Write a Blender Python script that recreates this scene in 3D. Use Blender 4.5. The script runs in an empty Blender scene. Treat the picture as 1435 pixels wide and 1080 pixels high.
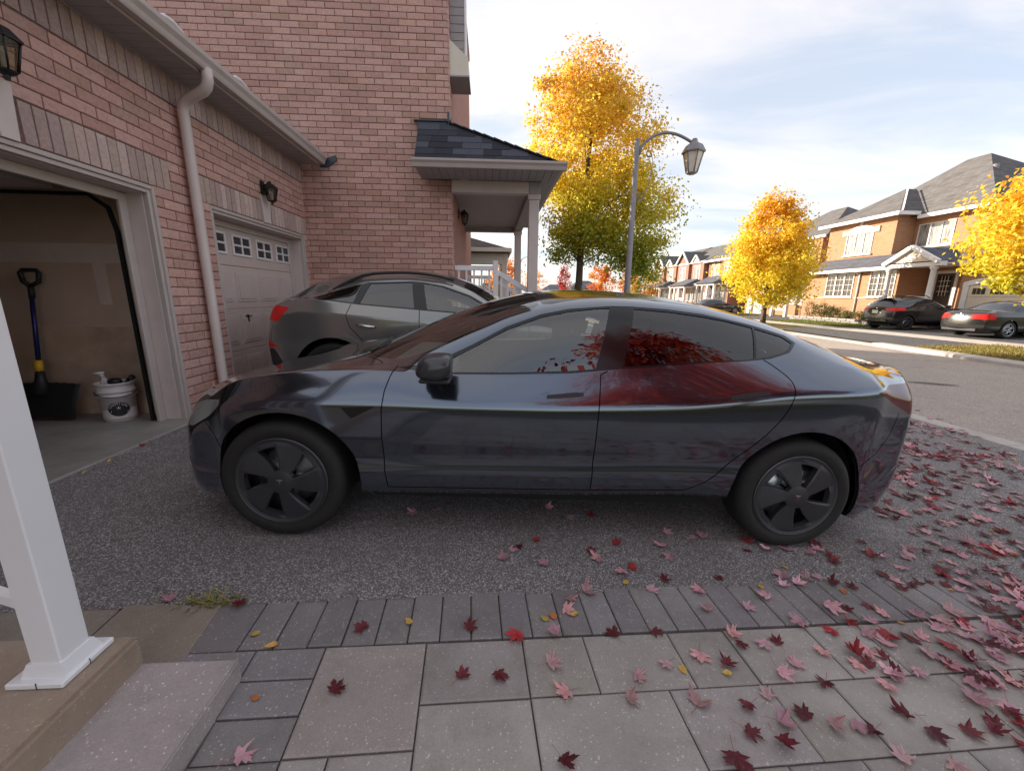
import bpy, bmesh, math, random
import numpy as np
from mathutils import Vector, Matrix, Quaternion
from mathutils.bvhtree import BVHTree
from mathutils.geometry import tessellate_polygon

random.seed(7); RNG = np.random.default_rng(7)
S = bpy.context.scene
C = S.collection
R = math.radians

# ------------------------------------------------------------------ camera, sky, sun, exposure
CAM_H, FPX, PITCH, YAW, ROLL = 1.3222, 562.65, 0.2189, 0.0565, 0.0099
def cam_axes():
    cy, sy, ct, st, cr, sr = math.cos(YAW), math.sin(YAW), math.cos(PITCH), math.sin(PITCH), math.cos(ROLL), math.sin(ROLL)
    r = Vector((cy, -sy, 0)); f = Vector((sy, cy, 0)); u = Vector((0, 0, 1))
    f2 = f*ct - u*st; u2 = u*ct + f*st
    return r*cr + u2*sr, u2*cr - r*sr, f2
AX_R, AX_U, AX_F = cam_axes()
CAM_P = Vector((0, 0, CAM_H))
cam = bpy.data.cameras.new('camera'); camo = bpy.data.objects.new('camera', cam); C.objects.link(camo)
m = Matrix((AX_R, AX_U, -AX_F)).transposed().to_4x4(); m.translation = CAM_P
camo.matrix_world = m
cam.sensor_fit = 'HORIZONTAL'; cam.sensor_width = 36.0; cam.lens = 36*FPX/1435
cam.clip_start = 0.03; cam.clip_end = 3000
S.camera = camo
def depth_of(p):            # metres along the viewing axis, used to rank which repeats show largest
    return (Vector(p)-CAM_P).dot(AX_F)
def in_frame(p, mg=0.03):
    d = Vector(p)-CAM_P; z = d.dot(AX_F)
    if z < .1: return False
    return abs(d.dot(AX_R)/z*FPX/1435) < .5+mg and abs(d.dot(AX_U)/z*FPX/1435) < .5*1080/1435+mg

SUN_EL, SUN_AZ = R(19), R(-52)      # azimuth from +Y towards +X
W = bpy.data.worlds.new('World'); S.world = W; W.use_nodes = True
nt = W.node_tree; N = nt.nodes; L = nt.links; N.clear()
out = N.new('ShaderNodeOutputWorld'); bg = N.new('ShaderNodeBackground')
sky = N.new('ShaderNodeTexSky'); sky.sky_type = 'NISHITA'; sky.sun_disc = False
sky.sun_elevation = SUN_EL; sky.sun_rotation = SUN_AZ; sky.air_density = 1.0; sky.dust_density = 1.4; sky.ozone_density = 1.2
tc = N.new('ShaderNodeTexCoord')
sep = N.new('ShaderNodeSeparateXYZ'); L.new(tc.outputs['Generated'], sep.inputs[0])
zc = N.new('ShaderNodeMath'); zc.operation = 'MAXIMUM'; zc.inputs[1].default_value = 0.0; L.new(sep.outputs['Z'], zc.inputs[0])
za = N.new('ShaderNodeMath'); za.operation = 'ADD'; za.inputs[1].default_value = 0.12; L.new(zc.outputs[0], za.inputs[0])
dx = N.new('ShaderNodeMath'); dx.operation = 'DIVIDE'; L.new(sep.outputs['X'], dx.inputs[0]); L.new(za.outputs[0], dx.inputs[1])
dy = N.new('ShaderNodeMath'); dy.operation = 'DIVIDE'; L.new(sep.outputs['Y'], dy.inputs[0]); L.new(za.outputs[0], dy.inputs[1])
cmb = N.new('ShaderNodeCombineXYZ'); L.new(dx.outputs[0], cmb.inputs[0]); L.new(dy.outputs[0], cmb.inputs[1])
mp = N.new('ShaderNodeMapping'); mp.inputs['Scale'].default_value = (0.75, 1.5, 1); mp.inputs['Rotation'].default_value = (0, 0, R(28)); mp.inputs['Location'].default_value = (2.3, 0.6, 0)
L.new(cmb.outputs[0], mp.inputs[0])
nz = N.new('ShaderNodeTexNoise'); nz.inputs['Scale'].default_value = 1.15; nz.inputs['Detail'].default_value = 7; nz.inputs['Roughness'].default_value = .56; nz.inputs['Distortion'].default_value = .5
L.new(mp.outputs[0], nz.inputs['Vector'])
cr = N.new('ShaderNodeMapRange'); cr.interpolation_type = 'SMOOTHSTEP'
cr.inputs['From Min'].default_value = .30; cr.inputs['From Max'].default_value = .64; cr.inputs['To Min'].default_value = 0; cr.inputs['To Max'].default_value = 1
L.new(nz.outputs['Fac'], cr.inputs['Value'])
veil = N.new('ShaderNodeMix'); veil.data_type = 'RGBA'; L.new(cr.outputs[0], veil.inputs['Factor'])     # thin high cloud: bluish where thin, white where thick
veil.inputs['A'].default_value = (1.54, 1.64, 1.86, 1); veil.inputs['B'].default_value = (2.44, 2.26, 2.14, 1)
mx = N.new('ShaderNodeMix'); mx.data_type = 'RGBA'; dt = N.new('ShaderNodeVectorMath'); dt.operation = 'DOT_PRODUCT'; L.new(tc.outputs['Generated'], dt.inputs[0]); dt.inputs[1].default_value = (math.sin(SUN_AZ)*math.cos(SUN_EL), math.cos(SUN_AZ)*math.cos(SUN_EL), math.sin(SUN_EL))
hz = N.new('ShaderNodeMapRange'); hz.interpolation_type = 'SMOOTHSTEP'; hz.inputs['From Min'].default_value = -1.0; hz.inputs['From Max'].default_value = .7; hz.inputs['To Min'].default_value = .66; hz.inputs['To Max'].default_value = .86; L.new(dt.outputs['Value'], hz.inputs['Value'])   # the veil thins away from the sun
L.new(hz.outputs[0], mx.inputs['Factor']); L.new(sky.outputs[0], mx.inputs['A']); L.new(veil.outputs['Result'], mx.inputs['B'])
L.new(mx.outputs['Result'], bg.inputs['Color']); bg.inputs['Strength'].default_value = 0.15
L.new(bg.outputs[0], out.inputs['Surface'])

sl = bpy.data.lights.new('sun', 'SUN'); sl.energy = 4.0; sl.angle = R(.6); sl.color = (1.0, .87, .70)
so = bpy.data.objects.new('sun', sl); C.objects.link(so)
sd = Vector((math.sin(SUN_AZ)*math.cos(SUN_EL), math.cos(SUN_AZ)*math.cos(SUN_EL), math.sin(SUN_EL)))
so.rotation_euler = sd.to_track_quat('Z', 'Y').to_euler(); so.location = sd*200
S.view_settings.view_transform = 'Standard'; S.view_settings.look = 'None'; S.view_settings.gamma = 1; S.view_settings.use_curve_mapping = False
S.view_settings.exposure = 1.6
S.render.engine = 'CYCLES'; S.cycles.use_denoising = True
S.cycles.max_bounces = 10; S.cycles.transparent_max_bounces = 16

# ------------------------------------------------------------------ materials
class Mt:
    """small wrapper for building a Principled material from nodes"""
    def __init__(s, name, col=(.5, .5, .5), rough=.6, metal=0, spec=.5, coat=0):
        s.m = bpy.data.materials.new(name); s.m.use_nodes = True
        s.t = s.m.node_tree; s.n = s.t.nodes; s.l = s.t.links
        s.p = s.n['Principled BSDF']
        s.p.inputs['Base Color'].default_value = (*col, 1); s.p.inputs['Roughness'].default_value = rough
        s.p.inputs['Metallic'].default_value = metal; s.p.inputs['Specular IOR Level'].default_value = spec
        if coat: s.p.inputs['Coat Weight'].default_value = coat; s.p.inputs['Coat Roughness'].default_value = .03
        s.pos = None
    def P(s):
        if s.pos is None:
            g = s.n.new('ShaderNodeNewGeometry'); s.pos = g.outputs['Position']
        return s.pos
    def noise(s, scale, detail=4, rough=.55, vec=None, dist=0):
        x = s.n.new('ShaderNodeTexNoise'); x.inputs['Scale'].default_value = scale; x.inputs['Detail'].default_value = detail
        x.inputs['Roughness'].default_value = rough; x.inputs['Distortion'].default_value = dist
        s.l.new(vec or s.P(), x.inputs['Vector']); return x.outputs['Fac']
    def vor(s, scale, out='Distance', feat='F1', rand=1):
        x = s.n.new('ShaderNodeTexVoronoi'); x.feature = feat; x.inputs['Scale'].default_value = scale; x.inputs['Randomness'].default_value = rand
        s.l.new(s.P(), x.inputs['Vector']); return x.outputs[out]
    def ramp(s, fac, stops, interp='LINEAR'):
        x = s.n.new('ShaderNodeValToRGB'); x.color_ramp.interpolation = interp
        e = x.color_ramp.elements
        while len(e) < len(stops): e.new(.5)
        for q, (p, c) in zip(e, stops):
            q.position = p; q.color = (*c, 1) if len(c) == 3 else c
        s.l.new(fac, x.inputs[0]); return x.outputs[0]
    def rng(s, fac, a, b, c=0, d=1):
        x = s.n.new('ShaderNodeMapRange'); s.l.new(fac, x.inputs['Value'])
        for k, v in zip(('From Min', 'From Max', 'To Min', 'To Max'), (a, b, c, d)): x.inputs[k].default_value = v
        return x.outputs[0]
    def mix(s, f, a, b, mode='MIX'):
        x = s.n.new('ShaderNodeMix'); x.data_type = 'RGBA'; x.blend_type = mode
        for v, k in ((f, 'Factor'), (a, 'A'), (b, 'B')):
            if isinstance(v, (int, float)): x.inputs[k].default_value = v
            elif isinstance(v, tuple): x.inputs[k].default_value = (*v, 1)
            else: s.l.new(v, x.inputs[k])
        return x.outputs['Result']
    def math(s, op, a, b=0.0):
        x = s.n.new('ShaderNodeMath'); x.operation = op
        for i, v in enumerate((a, b)):
            if isinstance(v, (int, float)): x.inputs[i].default_value = v
            else: s.l.new(v, x.inputs[i])
        return x.outputs[0]
    def attr(s, name='tint'):
        x = s.n.new('ShaderNodeAttribute'); x.attribute_name = name; return x.outputs['Color']
    def objrand(s):
        x = s.n.new('ShaderNodeObjectInfo'); return x.outputs['Random']
    def sep(s, v):
        x = s.n.new('ShaderNodeSeparateXYZ'); s.l.new(v, x.inputs[0]); return x.outputs
    def comb(s, a, b, c=0.0):
        x = s.n.new('ShaderNodeCombineXYZ')
        for i, v in enumerate((a, b, c)):
            if isinstance(v, (int, float)): x.inputs[i].default_value = v
            else: s.l.new(v, x.inputs[i])
        return x.outputs[0]
    def color(s, v): s.l.new(v, s.p.inputs['Base Color']); return s
    def rough(s, v): s.l.new(v, s.p.inputs['Roughness']); return s
    def bump(s, h, strength=.3, dist=.01):
        x = s.n.new('ShaderNodeBump'); x.inputs['Strength'].default_value = strength; x.inputs['Distance'].default_value = dist
        s.l.new(h, x.inputs['Height']); s.l.new(x.outputs[0], s.p.inputs['Normal']); return s

M = {}
def plain(name, col, rough=.6, metal=0, spec=.5, coat=0, var=.12, scale=6, bump=0):
    a = Mt(name, col, rough, metal, spec, coat)
    if var:
        lo = tuple(c*(1-var) for c in col); hi = tuple(min(1, c*(1+var)) for c in col)
        a.color(a.ramp(a.noise(scale, 5, .6), [(.3, lo), (.7, hi)]))
    if bump: a.bump(a.noise(scale*12, 3), bump, .004)
    M[name] = a.m; return a.m

def mk_asphalt(name, dark, mid, stone, sc=150):
    a = Mt(name, mid, .85, 0, .3)
    cell = a.sep(a.vor(sc, 'Color'))
    base = a.ramp(cell[0], [(0, tuple(v*.7 for v in dark)), (.42, tuple(v*.85 for v in mid)), (.80, mid), (.86, stone), (1, stone)])
    big = a.noise(1.3, 6, .6); fine = a.noise(420, 2)
    c = a.mix(a.rng(fine, .3, .7, 0, .35), base, dark)
    c = a.mix(a.rng(big, .35, .7, 0, .40), c, tuple(v*.62 for v in mid)); c = a.mix(a.rng(a.noise(.55, 5, .55, dist=1.2), .60, .70, 0, .4), c, tuple(v*.42 for v in mid)); c = a.mix(a.rng(a.noise(2.2, 7, .7), .60, .75, 0, .35), c, stone)
    a.color(c); a.bump(a.math('ADD', a.math('MULTIPLY', a.vor(sc, 'Distance'), -.7), a.math('MULTIPLY', fine, .3)), .65, .006)
    a.rough(a.rng(cell[1], 0, 1, .6, .95))
    M[name] = a.m
mk_asphalt('asphalt_drive', (.10, .092, .092), (.245, .227, .225), (.60, .56, .55), 190)
mk_asphalt('asphalt_road', (.27, .23, .20), (.46, .395, .35), (.58, .52, .47), 90)
mk_asphalt('asphalt_far', (.05, .05, .055), (.105, .10, .105), (.2, .2, .2), 60)

def mk_paver(name, col, light, dark):
    a = Mt(name, col, .85, 0, .3)
    cell = a.sep(a.vor(300, 'Color'))
    sp = a.sep(a.vor(210, 'Color'))
    c = a.mix(.75, a.ramp(cell[0], [(0, dark), (.5, col), (1, tuple(v*1.25 for v in col))]), col)
    c = a.mix(a.rng(sp[1], .972, .985, 0, .75), c, light)
    c = a.mix(a.rng(a.noise(3.2, 5, .65), .42, .72, 0, .5), c, tuple(v*.7 for v in col))
    c = a.mix(a.rng(a.noise(9, 6, .7), .5, .72, 0, .35), c, dark); c = a.mix(a.rng(a.noise(1.4, 4, .6), .52, .7, 0, .3), c, light)
    t = a.attr(); c = a.mix(1.0, c, t, 'MULTIPLY')
    a.color(c); a.bump(a.math('ADD', a.noise(260, 3), a.math('MULTIPLY', cell[0], .5)), .4, .003)
    M[name] = a.m
mk_paver('paver_dark', (.235, .215, .213), (.52, .49, .48), (.10, .092, .09))
mk_paver('paver_pink', (.345, .313, .29), (.64, .60, .57), (.17, .15, .14))
mk_paver('concrete_tan', (.33, .27, .215), (.5, .45, .4), (.2, .16, .13))
plain('joint_sand', (.10, .09, .082), .95, var=.4, scale=40, bump=.4)
a = Mt('concrete', (.4, .37, .34), .85, 0, .3)
c = a.ramp(a.noise(2.5, 8, .7), [(.3, (.40, .365, .335)), (.7, (.58, .54, .50))]); c = a.mix(a.rng(a.noise(180, 2), .3, .7, 0, .25), c, (.2, .18, .17))
a.color(c); a.bump(a.noise(200, 3), .3, .003); M['concrete'] = a.m
a = Mt('garage_floor', (.3, .29, .27), .55, 0, .4)
c = a.ramp(a.noise(1.7, 8, .7), [(.3, (.20, .185, .17)), (.7, (.36, .335, .31))]); a.color(c); a.rough(a.rng(a.noise(2.2, 6), .3, .7, .35, .75)); a.bump(a.noise(120, 3), .12, .002); M['garage_floor'] = a.m

def mk_brick(name, cols, mort):
    a = Mt(name, cols[1], .9, 0, .25)
    t = a.attr()
    n1 = a.noise(38, 6, .65); n2 = a.noise(150, 4, .7)
    c = a.ramp(n1, [(.28, cols[0]), (.5, cols[1]), (.72, cols[2])])
    c = a.mix(a.rng(n2, .55, .75, 0, .45), c, cols[3])
    wth = a.noise(1.1, 6, .65); c = a.mix(a.rng(wth, .5, .75, 0, .30), c, cols[3]); c = a.mix(a.rng(a.noise(2.3, 5, .6), .56, .74, 0, .35), c, cols[0])
    c = a.mix(1.0, c, t, 'MULTIPLY')
    a.color(c); a.bump(a.math('ADD', a.math('MULTIPLY', n1, 1.0), a.math('MULTIPLY', n2, .5)), .8, .012)
    M[name] = a.m
    b = Mt(name+'_mortar', mort, .95, 0, .2)
    b.color(b.ramp(b.noise(60, 4), [(.3, tuple(v*.75 for v in mort)), (.7, tuple(v*1.2 for v in mort))])); b.bump(b.noise(200, 2), .4, .004)
    M[name+'_mortar'] = b.m
mk_brick('brick_pink', [(.46, .265, .225), (.585, .36, .305), (.64, .42, .365), (.75, .57, .50)], (.20, .122, .115))
mk_brick('brick_buff', [(.46, .345, .30), (.58, .455, .405), (.65, .53, .475), (.40, .31, .275)], (.155, .085, .085))

def mk_far_brick(name, c1, c2, mort):
    a = Mt(name, c1, .9, 0, .25)
    p = a.sep(a.P())
    v = a.comb(a.math('ADD', p[0], p[1]), p[2])
    b = a.n.new('ShaderNodeTexBrick'); a.l.new(v, b.inputs['Vector'])
    b.inputs['Scale'].default_value = 1; b.inputs['Brick Width'].default_value = .23; b.inputs['Row Height'].default_value = .08
    b.inputs['Mortar Size'].default_value = .008; b.inputs['Color1'].default_value = (*c1, 1); b.inputs['Color2'].default_value = (*c2, 1); b.inputs['Mortar'].default_value = (*mort, 1)
    b.inputs['Bias'].default_value = .1
    c = a.mix(a.rng(a.noise(.9, 4), .3, .7, 0, .3), b.outputs['Color'], tuple(v*.75 for v in c1))
    a.color(c); a.bump(b.outputs['Fac'], -.4, .01)
    M[name] = a.m
mk_far_brick('brick_far', (.44, .225, .12), (.36, .175, .095), (.36, .28, .21))
mk_far_brick('brick_far_dark', (.36, .17, .12), (.29, .13, .095), (.3, .23, .19))

mk_far_brick('brick_far_pink', (.47, .26, .225), (.40, .2, .175), (.3, .2, .17))

def mk_shingle(name, c):
    a = Mt(name, c, .95, 0, .2)
    t = a.attr()
    k = a.ramp(a.noise(260, 2), [(.3, tuple(v*.55 for v in c)), (.7, tuple(v*1.5 for v in c))])
    a.color(a.mix(1.0, k, t, 'MULTIPLY')); a.bump(a.noise(300, 2), .5, .003); M[name] = a.m
mk_shingle('shingle', (.062, .064, .075))
def mk_far_roof(name, c):
    a = Mt(name, c, .95, 0, .2)
    p = a.sep(a.P()); v = a.comb(a.math('ADD', p[0], p[1]), a.math('MULTIPLY', p[2], 1.6))
    b = a.n.new('ShaderNodeTexBrick'); a.l.new(v, b.inputs['Vector'])
    b.inputs['Scale'].default_value = 1; b.inputs['Brick Width'].default_value = .34; b.inputs['Row Height'].default_value = .15; b.inputs['Mortar Size'].default_value = .008
    b.inputs['Color1'].default_value = (*tuple(v*1.2 for v in c), 1); b.inputs['Color2'].default_value = (*tuple(v*.75 for v in c), 1); b.inputs['Mortar'].default_value = (*tuple(v*.45 for v in c), 1)
    a.color(a.mix(a.rng(a.noise(1.1, 5), .3, .7, 0, .35), b.outputs['Color'], tuple(v*1.3 for v in c)))
    a.bump(a.noise(60, 3), .4, .01); M[name] = a.m
mk_far_roof('roof_far', (.125, .118, .118))
mk_far_roof('roof_far_blue', (.10, .105, .125))

plain('trim_taupe', (.48, .415, .38), .5, var=.05)
plain('trim_taupe_light', (.60, .51, .475), .5, var=.04)
plain('soffit_grey', (.36, .335, .335), .6, var=.05)
plain('trim_white', (.74, .72, .72), .45, var=.03)
plain('trim_cream', (.66, .59, .49), .5, var=.05)
plain('vinyl_white', (.79, .785, .80), .35, var=.02, bump=.03)
plain('door_taupe', (.56, .46, .415), .5, var=.05)
plain('flashing', (.045, .06, .075), .4, metal=.3, var=.1)
plain('black_metal', (.02, .02, .022), .45, metal=.3, var=.2)
plain('rubber', (.013, .0125, .012), .75, var=.25, scale=30, bump=.1)
plain('black_plastic', (.018, .018, .02), .5, var=.15)
plain('black_gloss', (.008, .008, .009), .12, var=0)
plain('liner', (.006, .006, .006), .9, var=0)
plain('wheel_grey', (.055, .056, .062), .45, metal=.5, var=.1)
plain('alloy', (.45, .46, .48), .3, metal=.9, var=.05)
plain('chrome', (.7, .7, .72), .12, metal=1, var=0)
plain('wood_bark', (.10, .075, .06), .95, var=.4, scale=14, bump=.8)
plain('post_grey', (.25, .235, .245), .55, metal=.3, var=.12)
plain('seat_dark', (.03, .028, .03), .7, var=.15)
plain('interior_light', (.42, .41, .37), .7, var=.1)
plain('dash_wood', (.16, .10, .06), .5, var=.2)
plain('drywall', (.60, .45, .345), .9, var=.12, scale=1.2)
plain('drywall_mud', (.72, .60, .53), .9, var=.08, scale=3)
plain('found_wall', (.50, .36, .26), .95, var=.3, scale=2.0, bump=.4)
plain('plate', (.6, .62, .66), .5, var=.04)
plain('soil', (.06, .045, .035), .95, var=.4, scale=20, bump=.5)
plain('yellow_plastic', (.75, .42, .02), .45, var=.05)
plain('blue_metal', (.03, .035, .16), .3, metal=.6, var=.05)
plain('bucket_white', (.66, .6, .58), .45, var=.05)
plain('stone_grey', (.30, .28, .27), .9, var=.3, scale=8, bump=.5)
plain('shrub', (.06, .085, .025), .8, var=.4, scale=12)
plain('curtain', (.62, .60, .56), .9, var=.12, scale=9)
plain('door_dark', (.05, .04, .04), .5, var=.1)
plain('lamp_glass', (.72, .66, .56), .25, var=.1)
plain('sill_stone', (.55, .45, .34), .8, var=.08)
plain('red_lamp', (.62, .018, .016), .28, spec=.3, var=.1)
plain('dark_red_lamp', (.10, .008, .01), .15, spec=.5, var=.1)
def paint(name, col, metal=.55, rough=.34):
    a = Mt(name, col, rough, metal, .5, 1.0)
    d = a.noise(2.4, 6, .65)          # thin road dust film
    f = a.noise(900, 1)
    c = a.mix(a.rng(d, .45, .75, 0, .05), col, (.19, .17, .165)); c = a.mix(a.rng(f, .4, .7, 0, .3), c, tuple(v*1.7 for v in col))
    a.color(c); x = a.rng(d, .4, .75, .015, .04); a.l.new(x, a.p.inputs['Coat Roughness']); M[name] = a.m
paint('paint_midnight', (.104, .122, .155), .94, .12)
paint('paint_suv', (.225, .225, .215), .6, .2)
paint('paint_black', (.009, .009, .010), 0, .3)
paint('paint_silver', (.4, .41, .42), .6, .3)
def glass(name, tint, ior=1.9, rough=0.0):
    m_ = bpy.data.materials.new(name); m_.use_nodes = True; t = m_.node_tree; n = t.nodes; l = t.links; n.clear()
    o = n.new('ShaderNodeOutputMaterial'); mxs = n.new('ShaderNodeMixShader'); tr = n.new('ShaderNodeBsdfTransparent'); gl = n.new('ShaderNodeBsdfGlossy'); fr = n.new('ShaderNodeFresnel')
    tr.inputs[0].default_value = (*tint, 1); gl.inputs['Roughness'].default_value = rough; gl.inputs[0].default_value = (1, 1, 1, 1); fr.inputs['IOR'].default_value = ior
    geo = n.new('ShaderNodeNewGeometry')
    l.new(fr.outputs[0], mxs.inputs[0]); l.new(tr.outputs[0], mxs.inputs[1]); l.new(gl.outputs[0], mxs.inputs[2]); l.new(mxs.outputs[0], o.inputs[0])
    M[name] = m_
glass('glass_car', (.78, .86, .84), 2.1)
glass('glass_rear', (.50, .52, .50), 1.75)
glass('glass_dark', (.06, .065, .07), 2.0)
glass('glass_lens', (.75, .78, .8), 1.6)
glass('glass_lamp', (.62, .6, .55), 1.5, .12)
a = Mt('window_dark', (.03, .035, .042), .06, 0, .9); M['window_dark'] = a.m
def leafmat(name, trans=.45):
    m_ = bpy.data.materials.new(name); m_.use_nodes = True; t = m_.node_tree; n = t.nodes; l = t.links; n.clear()
    o = n.new('ShaderNodeOutputMaterial'); at = n.new('ShaderNodeAttribute'); at.attribute_name = 'tint'
    d = n.new('ShaderNodeBsdfPrincipled'); d.inputs['Roughness'].default_value = .55; d.inputs['Specular IOR Level'].default_value = .3
    tr = n.new('ShaderNodeBsdfTranslucent'); ms = n.new('ShaderNodeMixShader'); ms.inputs[0].default_value = trans
    g = n.new('ShaderNodeNewGeometry'); nzz = n.new('ShaderNodeTexNoise'); nzz.inputs['Scale'].default_value = 60; l.new(g.outputs['Position'], nzz.inputs['Vector'])
    mr = n.new('ShaderNodeMapRange'); mr.inputs['To Min'].default_value = .7; mr.inputs['To Max'].default_value = 1.3; l.new(nzz.outputs['Fac'], mr.inputs['Value'])
    vm = n.new('ShaderNodeVectorMath'); vm.operation = 'SCALE'; l.new(at.outputs['Color'], vm.inputs[0]); l.new(mr.outputs[0], vm.inputs['Scale'])
    l.new(vm.outputs[0], d.inputs['Base Color']); l.new(vm.outputs[0], tr.inputs[0]); l.new(d.outputs[0], ms.inputs[1]); l.new(tr.outputs[0], ms.inputs[2]); l.new(ms.outputs[0], o.inputs[0])
    M[name] = m_
leafmat('leaf', .52); leafmat('fallen_leaf', .12); leafmat('grass_blade', .35)
a = Mt('lawn', (.09, .10, .03), .95, 0, .2)
c = a.ramp(a.noise(1.6, 6, .7), [(.3, (.07, .085, .022)), (.7, (.17, .14, .05))]); c = a.mix(a.rng(a.noise(60, 3), .3, .7, 0, .6), c, (.045, .05, .015)); a.color(c); a.bump(a.noise(50, 3), .8, .03); M['lawn'] = a.m

# ------------------------------------------------------------------ object helpers
ORG = {}
def tag(o, label=None, cat=None, group=None, kind=None):
    if label: o['label'] = label
    if cat: o['category'] = cat
    if group: o['group'] = group
    if kind: o['kind'] = kind
    return o
def thing(name, label, cat, loc=(0, 0, 0), group=None, rot=(0, 0, 0)):
    o = bpy.data.objects.new(name, None); C.objects.link(o); o.location = loc; o.rotation_euler = rot
    o.empty_display_size = .2
    ORG[o.name] = Vector(loc)
    return tag(o, label, cat, group)
class MB:
    def __init__(s): s.v = []; s.f = []; s.t = []; s.sm = []; s.cur = (1, 1, 1)
    def add(s, vs, fs, smooth=False):
        b = len(s.v); s.v += [tuple(x) for x in vs]; s.f += [tuple(b+i for i in f) for f in fs]
        s.t += [s.cur]*len(vs); s.sm += [smooth]*len(fs); return s
    def tint(s, *c): s.cur = c if len(c) == 3 else (c[0],)*3; return s
    def box(s, x0, y0, z0, x1, y1, z1):
        x0, x1 = min(x0, x1), max(x0, x1); y0, y1 = min(y0, y1), max(y0, y1); z0, z1 = min(z0, z1), max(z0, z1)
        return s.add([(x0, y0, z0), (x1, y0, z0), (x1, y1, z0), (x0, y1, z0), (x0, y0, z1), (x1, y0, z1), (x1, y1, z1), (x0, y1, z1)],
                     [(0, 3, 2, 1), (4, 5, 6, 7), (0, 1, 5, 4), (1, 2, 6, 5), (2, 3, 7, 6), (3, 0, 4, 7)])
    def bbox(s, x0, y0, z0, x1, y1, z1, b=.004):      # box with bevelled vertical and top/bottom edges
        bm = bmesh.new(); x0, x1 = min(x0, x1), max(x0, x1); y0, y1 = min(y0, y1), max(y0, y1); z0, z1 = min(z0, z1), max(z0, z1)
        bmesh.ops.create_cube(bm, size=1)
        for v in bm.verts: v.co = Vector((x0+(v.co.x+.5)*(x1-x0), y0+(v.co.y+.5)*(y1-y0), z0+(v.co.z+.5)*(z1-z0)))
        bmesh.ops.bevel(bm, geom=bm.edges[:], offset=b, segments=1, affect='EDGES')
        s.frombm(bm); return s
    def frombm(s, bm, mat=None, smooth=False):
        bm.verts.index_update(); vs = [tuple(mat @ v.co if mat else v.co) for v in bm.verts]
        s.add(vs, [tuple(v.index for v in f.verts) for f in bm.faces], smooth); bm.free(); return s
    def quad(s, a, b, c, d): return s.add([a, b, c, d], [(0, 1, 2, 3)])
    def poly(s, pts): return s.add(pts, [tuple(range(len(pts)))])
    def prism(s, pts, vec):      # polygon extruded along vec
        n = len(pts); v = Vector(vec); q = [Vector(p) for p in pts]
        nrm = Vector((0, 0, 0))
        for i in range(n): nrm += q[i].cross(q[(i+1) % n])
        if nrm.dot(v) > 0: q = q[::-1]
        tri = tessellate_polygon([q]); 
        vs = q+[p+v for p in q]
        fs = [tuple(range(n)), tuple(range(2*n-1, n-1, -1))] if n <= 4 else [t for t in ((t[0], t[1], t[2]) for t in tri)] + [tuple(n+k for k in t[::-1]) for t in tri]
        fs += [(i, i+n, (i+1) % n+n, (i+1) % n)[::1] for i in range(n)]
        return s.add(vs, fs)
    def tube(s, pts, r, n=8, cap=True, smooth=True, sq=None):
        pts = [Vector(p) for p in pts]; rs = r if isinstance(r, (list, tuple)) else [r]*len(pts)
        vs = []; up = None
        for i, p in enumerate(pts):
            d = (pts[min(i+1, len(pts)-1)]-pts[max(i-1, 0)]).normalized()
            if up is None: up = Vector((0, 0, 1)) if abs(d.z) < .9 else Vector((1, 0, 0))
            a_ = d.cross(up).normalized(); b_ = a_.cross(d).normalized(); up = b_
            for k in range(n):
                t = 2*math.pi*(k+.5)/n; ca, sa = math.cos(t), math.sin(t)
                if sq: f = 1/max(abs(ca), abs(sa)); ca *= f*sq[0]; sa *= f*sq[1]
                vs.append(p+a_*ca*rs[i]+b_*sa*rs[i])
        fs = [(i*n+k, i*n+(k+1) % n, (i+1)*n+(k+1) % n, (i+1)*n+k) for i in range(len(pts)-1) for k in range(n)]
        if cap: fs += [tuple(range(n))[::-1], tuple((len(pts)-1)*n+k for k in range(n))]
        return s.add(vs, fs, smooth)
    def lathe(s, prof, n=32, axis='Z', org=(0, 0, 0), smooth=True, flip=False):   # prof: (r, h)
        o = Vector(org); vs = []
        for r_, h in prof:
            for k in range(n):
                t = 2*math.pi*k/n; a_, b_ = r_*math.cos(t), r_*math.sin(t)
                vs.append(o+(Vector((a_, b_, h)) if axis == 'Z' else Vector((a_, h, b_)) if axis == 'Y' else Vector((h, a_, b_))))
        fs = [(i*n+k, i*n+(k+1) % n, (i+1)*n+(k+1) % n, (i+1)*n+k) for i in range(len(prof)-1) for k in range(n)]
        if axis == 'Y': fs = [f[::-1] for f in fs]
        if flip: fs = [f[::-1] for f in fs]
        return s.add(vs, fs, smooth)
    def ellipsoid(s, c, r, nu=12, nv=8, p=1.0):
        c = Vector(c); vs = []
        sg = lambda x: math.copysign(abs(x)**p, x)
        for j in range(nv+1):
            ph = -math.pi/2+math.pi*j/nv
            for i in range(nu):
                th = 2*math.pi*i/nu
                vs.append(c+Vector((r[0]*sg(math.cos(ph))*sg(math.cos(th)), r[1]*sg(math.cos(ph))*sg(math.sin(th)), r[2]*sg(math.sin(ph)))))
        fs = [(j*nu+i, j*nu+(i+1) % nu, (j+1)*nu+(i+1) % nu, (j+1)*nu+i) for j in range(nv) for i in range(nu)]
        return s.add(vs, fs, True)
    def mesh(s, name, off=None, xf=None):
        me = bpy.data.meshes.new(name)
        vs = s.v
        if xf is not None: vs = [tuple(xf @ Vector(v)) for v in vs]
        if off is not None: vs = [(v[0]-off[0], v[1]-off[1], v[2]-off[2]) for v in vs]
        me.from_pydata(vs, [], s.f)
        if any(s.sm): me.polygons.foreach_set('use_smooth', s.sm)
        at = me.color_attributes.new('tint', 'FLOAT_COLOR', 'POINT')
        at.data.foreach_set('color', [x for t in s.t for x in (t[0], t[1], t[2], 1)])
        return me
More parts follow.
